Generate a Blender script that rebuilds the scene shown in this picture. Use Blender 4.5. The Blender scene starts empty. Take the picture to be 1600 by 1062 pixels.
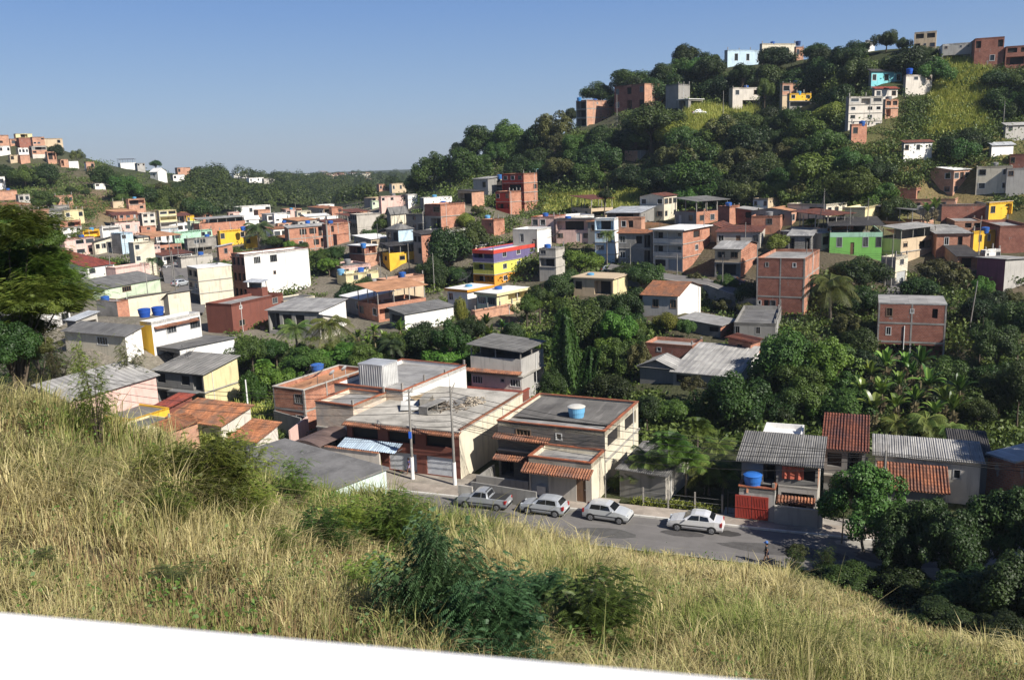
import bpy, math, random
import numpy as np
from mathutils import Vector, Matrix
R = math.radians
random.seed(7)
S = bpy.context.scene
COL = S.collection

# ------------------------------------------------------------------ camera
CZ = 28.0
F, CX, CY = 1380.0, 800.0, 531.0            # focal length and centre in pixels of the 1600 px photograph
PITCH, ROLL = R(11.4), R(2.0)
FWD = np.array([0, math.cos(PITCH), -math.sin(PITCH)])
U0 = np.array([0, math.sin(PITCH), math.cos(PITCH)])
R0 = np.array([1.0, 0, 0])
RT = math.cos(ROLL) * R0 - math.sin(ROLL) * U0
UP = math.cos(ROLL) * U0 + math.sin(ROLL) * R0
CAM = np.array([0, 0, CZ])
cd = bpy.data.cameras.new('camera')
cam = bpy.data.objects.new('camera', cd)
COL.objects.link(cam)
cam.matrix_world = Matrix(((RT[0], UP[0], -FWD[0], 0), (RT[1], UP[1], -FWD[1], 0), (RT[2], UP[2], -FWD[2], CZ), (0, 0, 0, 1)))
cd.sensor_width = 36
cd.lens = F / 1600 * 36
cd.clip_start = 0.05
cd.clip_end = 9000
cd.dof.use_dof = True
cd.dof.focus_distance = 75
cd.dof.aperture_fstop = 5.6
S.camera = cam

# ------------------------------------------------------------------ sky, sun, exposure
SUN_AZ, SUN_EL = R(-40), R(38)              # azimuth counted from +X towards +Y
world = bpy.data.worlds.new('World')
S.world = world
world.use_nodes = True
nt = world.node_tree
bg = nt.nodes['Background']
sky = nt.nodes.new('ShaderNodeTexSky')
sky.sky_type = 'NISHITA'
sky.sun_disc = False
sky.sun_elevation = SUN_EL
sky.sun_rotation = R(90) - SUN_AZ
sky.altitude = 30
sky.air_density = 1.0
sky.dust_density = 0.5
sky.ozone_density = 1.6
tcw = nt.nodes.new('ShaderNodeTexCoord'); sx = nt.nodes.new('ShaderNodeSeparateXYZ'); rp = nt.nodes.new('ShaderNodeValToRGB')
nt.links.new(tcw.outputs['Generated'], sx.inputs[0]); nt.links.new(sx.outputs[2], rp.inputs[0])
el = rp.color_ramp.elements                                      # clear winter sky: grey-blue haze low down, deeper blue above
el[0].position = 0.0; el[0].color = (2.15, 2.75, 3.65, 1); el[1].position = 0.75; el[1].color = (0.13, 0.36, 1.2, 1)
for ps_, c_ in ((0.06, (1.55, 2.4, 3.95, 1)), (0.16, (0.88, 1.78, 3.9, 1)), (0.36, (0.34, 0.85, 2.4, 1))):
    e_ = el.new(ps_); e_.color = c_
mxw = nt.nodes.new('ShaderNodeMix'); mxw.data_type = 'RGBA'; mxw.inputs[0].default_value = 0.8
nt.links.new(sky.outputs[0], mxw.inputs[6]); nt.links.new(rp.outputs[0], mxw.inputs[7]); nt.links.new(mxw.outputs[2], bg.inputs[0])
bg.inputs[1].default_value = 0.098
sl = bpy.data.lights.new('sun', 'SUN')
sl.energy = 5.0
sl.angle = R(0.55)
sl.color = (1.0, 0.94, 0.85)
so = bpy.data.objects.new('sun', sl)
COL.objects.link(so)
sd = Vector((math.cos(SUN_AZ) * math.cos(SUN_EL), math.sin(SUN_AZ) * math.cos(SUN_EL), math.sin(SUN_EL)))
so.rotation_euler = sd.to_track_quat('Z', 'Y').to_euler()
S.view_settings.view_transform = 'Standard'
S.view_settings.look = 'None'
S.view_settings.exposure = 0.6
S.render.engine = 'CYCLES'
S.cycles.max_bounces = 5
S.cycles.diffuse_bounces = 2
S.cycles.transparent_max_bounces = 6
S.cycles.volume_bounces = 0
S.cycles.use_denoising = True

# ------------------------------------------------------------------ photograph pixel <-> place in the valley
def P(px, py, D):
    return CAM + D * (FWD + RT * (px - CX) / F + UP * (CY - py) / F)
def proj(p):
    v = np.asarray(p) - CAM
    d = v @ FWD
    return CX + F * (v @ RT) / d, CY - F * (v @ UP) / d, d
def G(px, py, z=0.0):
    r = FWD + RT * (px - CX) / F + UP * (CY - py) / F
    return CAM + r * ((z - CZ) / r[2])

# ------------------------------------------------------------------ object helpers
def empty(name, loc, rz=0.0):
    o = bpy.data.objects.new(name, None)
    o.empty_display_size = 0.2
    COL.objects.link(o)
    o.location = loc
    o.rotation_euler = (0, 0, rz)
    return o
def tag(o, label=None, cat=None, group=None, kind=None):
    if label: o['label'] = label
    if cat: o['category'] = cat
    if group: o['group'] = group
    if kind: o['kind'] = kind
    return o

class MB:
    """collects faces with metre UVs and material slots, and links them as one mesh object"""
    def __init__(s): s.v = []; s.f = []; s.uv = []; s.mi = []; s.mats = []; s.sm = False
    def m(s, mat):
        if mat not in s.mats: s.mats.append(mat)
        return s.mats.index(mat)
    def face(s, pts, mat, uv=None):
        n = len(s.v)
        s.v += [tuple(p) for p in pts]
        s.f.append(tuple(range(n, n + len(pts))))
        s.mi.append(s.m(mat))
        if uv is None:
            a, b, c = Vector(pts[0]), Vector(pts[1]), Vector(pts[-1])
            nn = (b - a).cross(c - a)
            if nn.length > 0: nn.normalize()
            if abs(nn.z) > 0.8: uv = [(p[0], p[1]) for p in pts]
            else:
                t = Vector((-nn.y, nn.x, 0)); t.normalize()
                uv = [(Vector(p).dot(t), p[2]) for p in pts]
        s.uv += uv
    def box(s, x0, y0, z0, x1, y1, z1, mat, top=None):
        a = [(x0, y0), (x1, y0), (x1, y1), (x0, y1)]
        for i in range(4):
            p, q = a[i], a[(i + 1) % 4]
            s.face([(*p, z0), (*q, z0), (*q, z1), (*p, z1)], mat)
        s.face([(*p, z1) for p in a], top or mat)
        s.face([(*p, z0) for p in reversed(a)], mat)
    def bar(s, p, q, r, mat, n=6, r2=None, cap=True):
        p, q = Vector(p), Vector(q); d = (q - p)
        if d.length < 1e-6: return
        a = d.orthogonal().normalized(); b = d.cross(a).normalized(); r2 = r if r2 is None else r2
        A = [p + (a * math.cos(t) + b * math.sin(t)) * r for t in [2 * math.pi * i / n for i in range(n)]]
        B = [q + (a * math.cos(t) + b * math.sin(t)) * r2 for t in [2 * math.pi * i / n for i in range(n)]]
        for i in range(n):
            j = (i + 1) % n
            s.face([A[i], A[j], B[j], B[i]], mat, [(i * .1, 0), (i * .1 + .1, 0), (i * .1 + .1, d.length), (i * .1, d.length)])
        if cap: s.face(B, mat); s.face(A[::-1], mat)
    def lathe(s, cx, cy, prof, mat, n=20):
        rings = [[(cx + r * math.cos(2 * math.pi * i / n), cy + r * math.sin(2 * math.pi * i / n), z) for i in range(n)] for r, z in prof]
        for k in range(len(rings) - 1):
            for i in range(n):
                j = (i + 1) % n
                s.face([rings[k][i], rings[k][j], rings[k + 1][j], rings[k + 1][i]], mat)
    def build(s, name, parent=None, loc=None, smooth=False):
        me = bpy.data.meshes.new(name)
        me.from_pydata(s.v, [], s.f)
        for m_ in s.mats: me.materials.append(m_)
        me.polygons.foreach_set('material_index', s.mi)
        ul = me.uv_layers.new(name='UVMap')
        ul.data.foreach_set('uv', np.array(s.uv, dtype=np.float32).ravel())
        if smooth: me.polygons.foreach_set('use_smooth', [True] * len(s.f))
        me.update()
        o = bpy.data.objects.new(name, me)
        COL.objects.link(o)
        if parent: o.parent = parent
        if loc is not None: o.location = loc
        return o

def np_mesh(name, V, Fc, mat, attr=None, smooth=False):
    """mesh from numpy arrays; all faces have the same number of corners; attr = value per vertex"""
    me = bpy.data.meshes.new(name)
    k = Fc.shape[1]
    me.vertices.add(len(V)); me.vertices.foreach_set('co', V.astype(np.float32).ravel())
    me.loops.add(Fc.size); me.loops.foreach_set('vertex_index', Fc.astype(np.int32).ravel())
    me.polygons.add(len(Fc)); me.polygons.foreach_set('loop_start', np.arange(0, Fc.size, k, dtype=np.int32))
    if smooth: me.polygons.foreach_set('use_smooth', np.ones(len(Fc), dtype=bool))
    if attr is not None:
        if attr.ndim == 1:
            a = me.attributes.new('lc', 'FLOAT', 'POINT'); a.data.foreach_set('value', attr.astype(np.float32))
        else:
            a = me.attributes.new('lc', 'FLOAT_COLOR', 'POINT'); a.data.foreach_set('color', attr.astype(np.float32).ravel())
    if mat: me.materials.append(mat)
    me.update(calc_edges=True)
    return me
def obj(name, me, parent=None, loc=None):
    o = bpy.data.objects.new(name, me); COL.objects.link(o)
    if parent: o.parent = parent
    if loc is not None: o.location = loc
    return o

# ------------------------------------------------------------------ materials
MC = {}
def node(nt_, t, **kw):
    n = nt_.nodes.new(t)
    for k, v in kw.items():
        if k in n.inputs: n.inputs[k].default_value = v
        else: setattr(n, k, v)
    return n
def newmat(name, rough=0.85, spec=0.3):
    m = bpy.data.materials.new(name); m.use_nodes = True
    b = m.node_tree.nodes['Principled BSDF']
    b.inputs['Roughness'].default_value = rough
    b.inputs['Specular IOR Level'].default_value = spec
    return m, m.node_tree, b
def mixc(t, fac, a, b, mode='MIX'):
    n = t.nodes.new('ShaderNodeMix'); n.data_type = 'RGBA'; n.blend_type = mode; n.clamp_factor = True
    for s_, v in ((0, fac), (6, a), (7, b)):
        if isinstance(v, (int, float)): n.inputs[s_].default_value = v
        elif isinstance(v, tuple): n.inputs[s_].default_value = (*v, 1) if len(v) == 3 else v
        else: t.links.new(v, n.inputs[s_])
    return n.outputs[2]
def ramp(t, src, a, b, ca=(0, 0, 0, 1), cb=(1, 1, 1, 1)):
    n = t.nodes.new('ShaderNodeValToRGB'); e = n.color_ramp.elements
    e[0].position = a; e[1].position = b; e[0].color = ca; e[1].color = cb
    t.links.new(src, n.inputs[0]); return n.outputs[0]
def uvn(t, sx=1, sy=1, obj_=False):
    tc = t.nodes.new('ShaderNodeTexCoord'); mp = t.nodes.new('ShaderNodeMapping')
    mp.inputs['Scale'].default_value = (sx, sy, 1 if not obj_ else sx)
    oi = t.nodes.new('ShaderNodeObjectInfo')
    cmb = t.nodes.new('ShaderNodeCombineXYZ')
    ml = t.nodes.new('ShaderNodeMath'); ml.operation = 'MULTIPLY'; ml.inputs[1].default_value = 37.0
    t.links.new(oi.outputs['Random'], ml.inputs[0]); t.links.new(ml.outputs[0], cmb.inputs[2])
    t.links.new(tc.outputs['Object' if obj_ else 'UV'], mp.inputs[0])
    t.links.new(cmb.outputs[0], mp.inputs['Location'])
    return mp.outputs[0]
def noise(t, vec, scale, detail=3, rough=0.55):
    n = t.nodes.new('ShaderNodeTexNoise'); n.inputs['Scale'].default_value = scale
    n.inputs['Detail'].default_value = detail; n.inputs['Roughness'].default_value = rough
    t.links.new(vec, n.inputs['Vector']); return n.outputs[0]
def bump(t, b, src, strength=0.3, dist=0.02):
    n = t.nodes.new('ShaderNodeBump'); n.inputs['Strength'].default_value = strength; n.inputs['Distance'].default_value = dist
    t.links.new(src, n.inputs['Height']); t.links.new(n.outputs[0], b.inputs['Normal'])

def plaster(c, dirt=0.5):
    k = ('pl', c, dirt)
    if k in MC: return MC[k]
    m, t, b = newmat('plaster', 0.9, 0.2)
    uv = uvn(t); n1 = noise(t, uv, 0.7, 4); n2 = noise(t, uvn(t, 2.2, 0.22), 1.0, 4, 0.65); n3 = noise(t, uv, 9, 2)
    dark = tuple(x * 0.42 + 0.02 for x in c)
    col = mixc(t, ramp(t, n1, 0.35, 0.7), c, tuple(x * 0.84 for x in c))
    f = t.nodes.new('ShaderNodeMath'); f.operation = 'MULTIPLY'; f.inputs[1].default_value = dirt
    t.links.new(ramp(t, n2, 0.52, 0.74), f.inputs[0])
    col = mixc(t, f.outputs[0], col, dark)
    t.links.new(col, b.inputs['Base Color']); bump(t, b, n3, 0.25, 0.01)
    MC[k] = m; return m
def brick(c=(0.50, 0.215, 0.125), mortar=(0.38, 0.33, 0.29), bw=0.30, bh=0.20):
    k = ('br', c, bw)
    if k in MC: return MC[k]
    m, t, b = newmat('brick', 0.92, 0.15)
    uv = uvn(t)
    br = t.nodes.new('ShaderNodeTexBrick')
    for a, v in (('Scale', 1.0), ('Mortar Size', 0.014), ('Brick Width', bw), ('Row Height', bh), ('Bias', 0.0), ('Mortar Smooth', 0.3)): br.inputs[a].default_value = v
    br.inputs['Color1'].default_value = (*c, 1); br.inputs['Color2'].default_value = (c[0] * .74, c[1] * .68, c[2] * .66, 1); br.inputs['Mortar'].default_value = (*mortar, 1)
    t.links.new(uv, br.inputs['Vector'])
    n = noise(t, uv, 0.8, 4)
    col = mixc(t, ramp(t, n, 0.45, 0.75), br.outputs[0], (c[0] * .55, c[1] * .6, c[2] * .7))
    n4 = noise(t, uvn(t, 1.2, 0.5), 1.3, 3)
    col = mixc(t, ramp(t, n4, 0.66, 0.72), col, mortar)
    t.links.new(col, b.inputs['Base Color']); bump(t, b, br.outputs['Fac'], -0.4, 0.01)
    MC[k] = m; return m
def concrete(c=(0.30, 0.285, 0.26), rough=0.92):
    k = ('co', c)
    if k in MC: return MC[k]
    m, t, b = newmat('concrete', rough, 0.2)
    uv = uvn(t); n1 = noise(t, uv, 0.45, 5, 0.65); n2 = noise(t, uv, 3.0, 4)
    col = mixc(t, ramp(t, n1, 0.35, 0.68), c, tuple(x * 0.5 for x in c))
    col = mixc(t, ramp(t, n2, 0.62, 0.75), col, tuple(min(1, x * 1.35) for x in c))
    t.links.new(col, b.inputs['Base Color']); bump(t, b, n2, 0.3, 0.01)
    MC[k] = m; return m
def sheet(c=(0.16, 0.155, 0.15), streak=0.55, metal=0.0, rough=0.8, wave=True):
    """roof sheet; UV u runs across the corrugations, v down the slope"""
    k = ('sh', c, wave, metal)
    if k in MC: return MC[k]
    m, t, b = newmat('roof_sheet', rough, 0.3); b.inputs['Metallic'].default_value = metal
    uv = uvn(t); n1 = noise(t, uv, 0.5, 5, 0.6); n2 = noise(t, uvn(t, 3.0, 0.3), 1.0, 3)
    col = mixc(t, ramp(t, n1, 0.35, 0.7), c, tuple(x * 0.6 for x in c))
    col = mixc(t, ramp(t, n2, 0.55, 0.8), col, tuple(min(1, x * 1.5) for x in c))
    br = t.nodes.new('ShaderNodeTexBrick')      # the separate sheets
    for a, v in (('Scale', 1.0), ('Mortar Size', 0.012), ('Brick Width', 1.0), ('Row Height', 2.2)): br.inputs[a].default_value = v
    br.inputs['Color1'].default_value = (1, 1, 1, 1); br.inputs['Color2'].default_value = (.72, .72, .74, 1); br.inputs['Mortar'].default_value = (.45, .45, .45, 1)
    t.links.new(uv, br.inputs['Vector'])
    col = mixc(t, 1.0, col, br.outputs[0], 'MULTIPLY')
    t.links.new(col, b.inputs['Base Color'])
    if wave:
        w = t.nodes.new('ShaderNodeTexWave'); w.inputs['Scale'].default_value = 2.2; t.links.new(uv, w.inputs['Vector'])
        bump(t, b, w.outputs[0], 0.8, 0.05)
    MC[k] = m; return m
def tile(c=(0.50, 0.16, 0.07), wave=True):
    k = ('ti', c, wave)
    if k in MC: return MC[k]
    m, t, b = newmat('roof_tile', 0.88, 0.2)
    uv = uvn(t)
    br = t.nodes.new('ShaderNodeTexBrick')
    for a, v in (('Scale', 1.0), ('Mortar Size', 0.012), ('Brick Width', 0.22), ('Row Height', 0.4)): br.inputs[a].default_value = v
    br.offset = 0.0
    br.inputs['Color1'].default_value = (*c, 1); br.inputs['Color2'].default_value = (c[0] * .55, c[1] * .55, c[2] * .6, 1); br.inputs['Mortar'].default_value = (c[0] * .22, c[1] * .25, c[2] * .3, 1)
    t.links.new(uv, br.inputs['Vector'])
    n1 = noise(t, uv, 0.7, 5, 0.65)
    col = mixc(t, ramp(t, n1, 0.42, 0.72), br.outputs[0], (c[0] * .32, c[1] * .5, c[2] * .8))
    t.links.new(col, b.inputs['Base Color'])
    if wave:
        w = t.nodes.new('ShaderNodeTexWave'); w.inputs['Scale'].default_value = 1.45; t.links.new(uv, w.inputs['Vector'])
        bump(t, b, w.outputs[0], 0.8, 0.06)
    MC[k] = m; return m
def plain(c, rough=0.6, metal=0.0, spec=0.4, name='paint', var=0.12):
    k = ('p', c, rough, metal, name)
    if k in MC: return MC[k]
    m, t, b = newmat(name, rough, spec); b.inputs['Metallic'].default_value = metal
    n1 = noise(t, uvn(t, obj_=True), 2.5, 3)
    t.links.new(mixc(t, ramp(t, n1, 0.4, 0.7), c, tuple(x * (1 - var) for x in c)), b.inputs['Base Color'])
    MC[k] = m; return m
def glass():
    if 'gl' in MC: return MC['gl']
    m, t, b = newmat('window_glass', 0.12, 0.6)
    oi = t.nodes.new('ShaderNodeObjectInfo')
    t.links.new(ramp(t, oi.outputs['Random'], 0.3, 1.0, (0.012, 0.014, 0.016, 1), (0.07, 0.08, 0.09, 1)), b.inputs['Base Color'])
    MC['gl'] = m; return m
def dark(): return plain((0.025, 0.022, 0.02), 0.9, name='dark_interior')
def leafmat(name, ca, cb, rough=0.55, trans=0.22, hue=0.035):
    k = ('leaf', name)
    if k in MC: return MC[k]
    m, t, b = newmat(name, rough, 0.35)
    at = t.nodes.new('ShaderNodeAttribute'); at.attribute_name = 'lc'
    col = mixc(t, at.outputs['Fac'], ca, cb)
    oi = t.nodes.new('ShaderNodeObjectInfo')
    hs = t.nodes.new('ShaderNodeHueSaturation')
    mr = t.nodes.new('ShaderNodeMapRange'); mr.inputs['To Min'].default_value = 0.5 - hue; mr.inputs['To Max'].default_value = 0.5 + hue * .7
    t.links.new(oi.outputs['Random'], mr.inputs[0]); t.links.new(mr.outputs[0], hs.inputs['Hue'])
    mu = t.nodes.new('ShaderNodeMath'); mu.operation = 'MULTIPLY'; mu.inputs[1].default_value = 7.31
    fr = t.nodes.new('ShaderNodeMath'); fr.operation = 'FRACT'
    t.links.new(oi.outputs['Random'], mu.inputs[0]); t.links.new(mu.outputs[0], fr.inputs[0])
    mv = t.nodes.new('ShaderNodeMapRange'); mv.inputs['To Min'].default_value = 0.65; mv.inputs['To Max'].default_value = 1.65
    t.links.new(fr.outputs[0], mv.inputs[0]); t.links.new(mv.outputs[0], hs.inputs['Value'])
    t.links.new(col, hs.inputs['Color'])
    t.links.new(hs.outputs[0], b.inputs['Base Color'])
    tr = t.nodes.new('ShaderNodeBsdfTranslucent'); t.links.new(hs.outputs[0], tr.inputs[0])
    mx = t.nodes.new('ShaderNodeMixShader'); mx.inputs[0].default_value = trans
    t.links.new(b.outputs[0], mx.inputs[1]); t.links.new(tr.outputs[0], mx.inputs[2])
    t.links.new(mx.outputs[0], t.nodes['Material Output'].inputs[0])
    MC[k] = m; return m
def bark(c=(0.11, 0.085, 0.06)):
    return plain(c, 0.95, name='bark', var=0.5)
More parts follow.
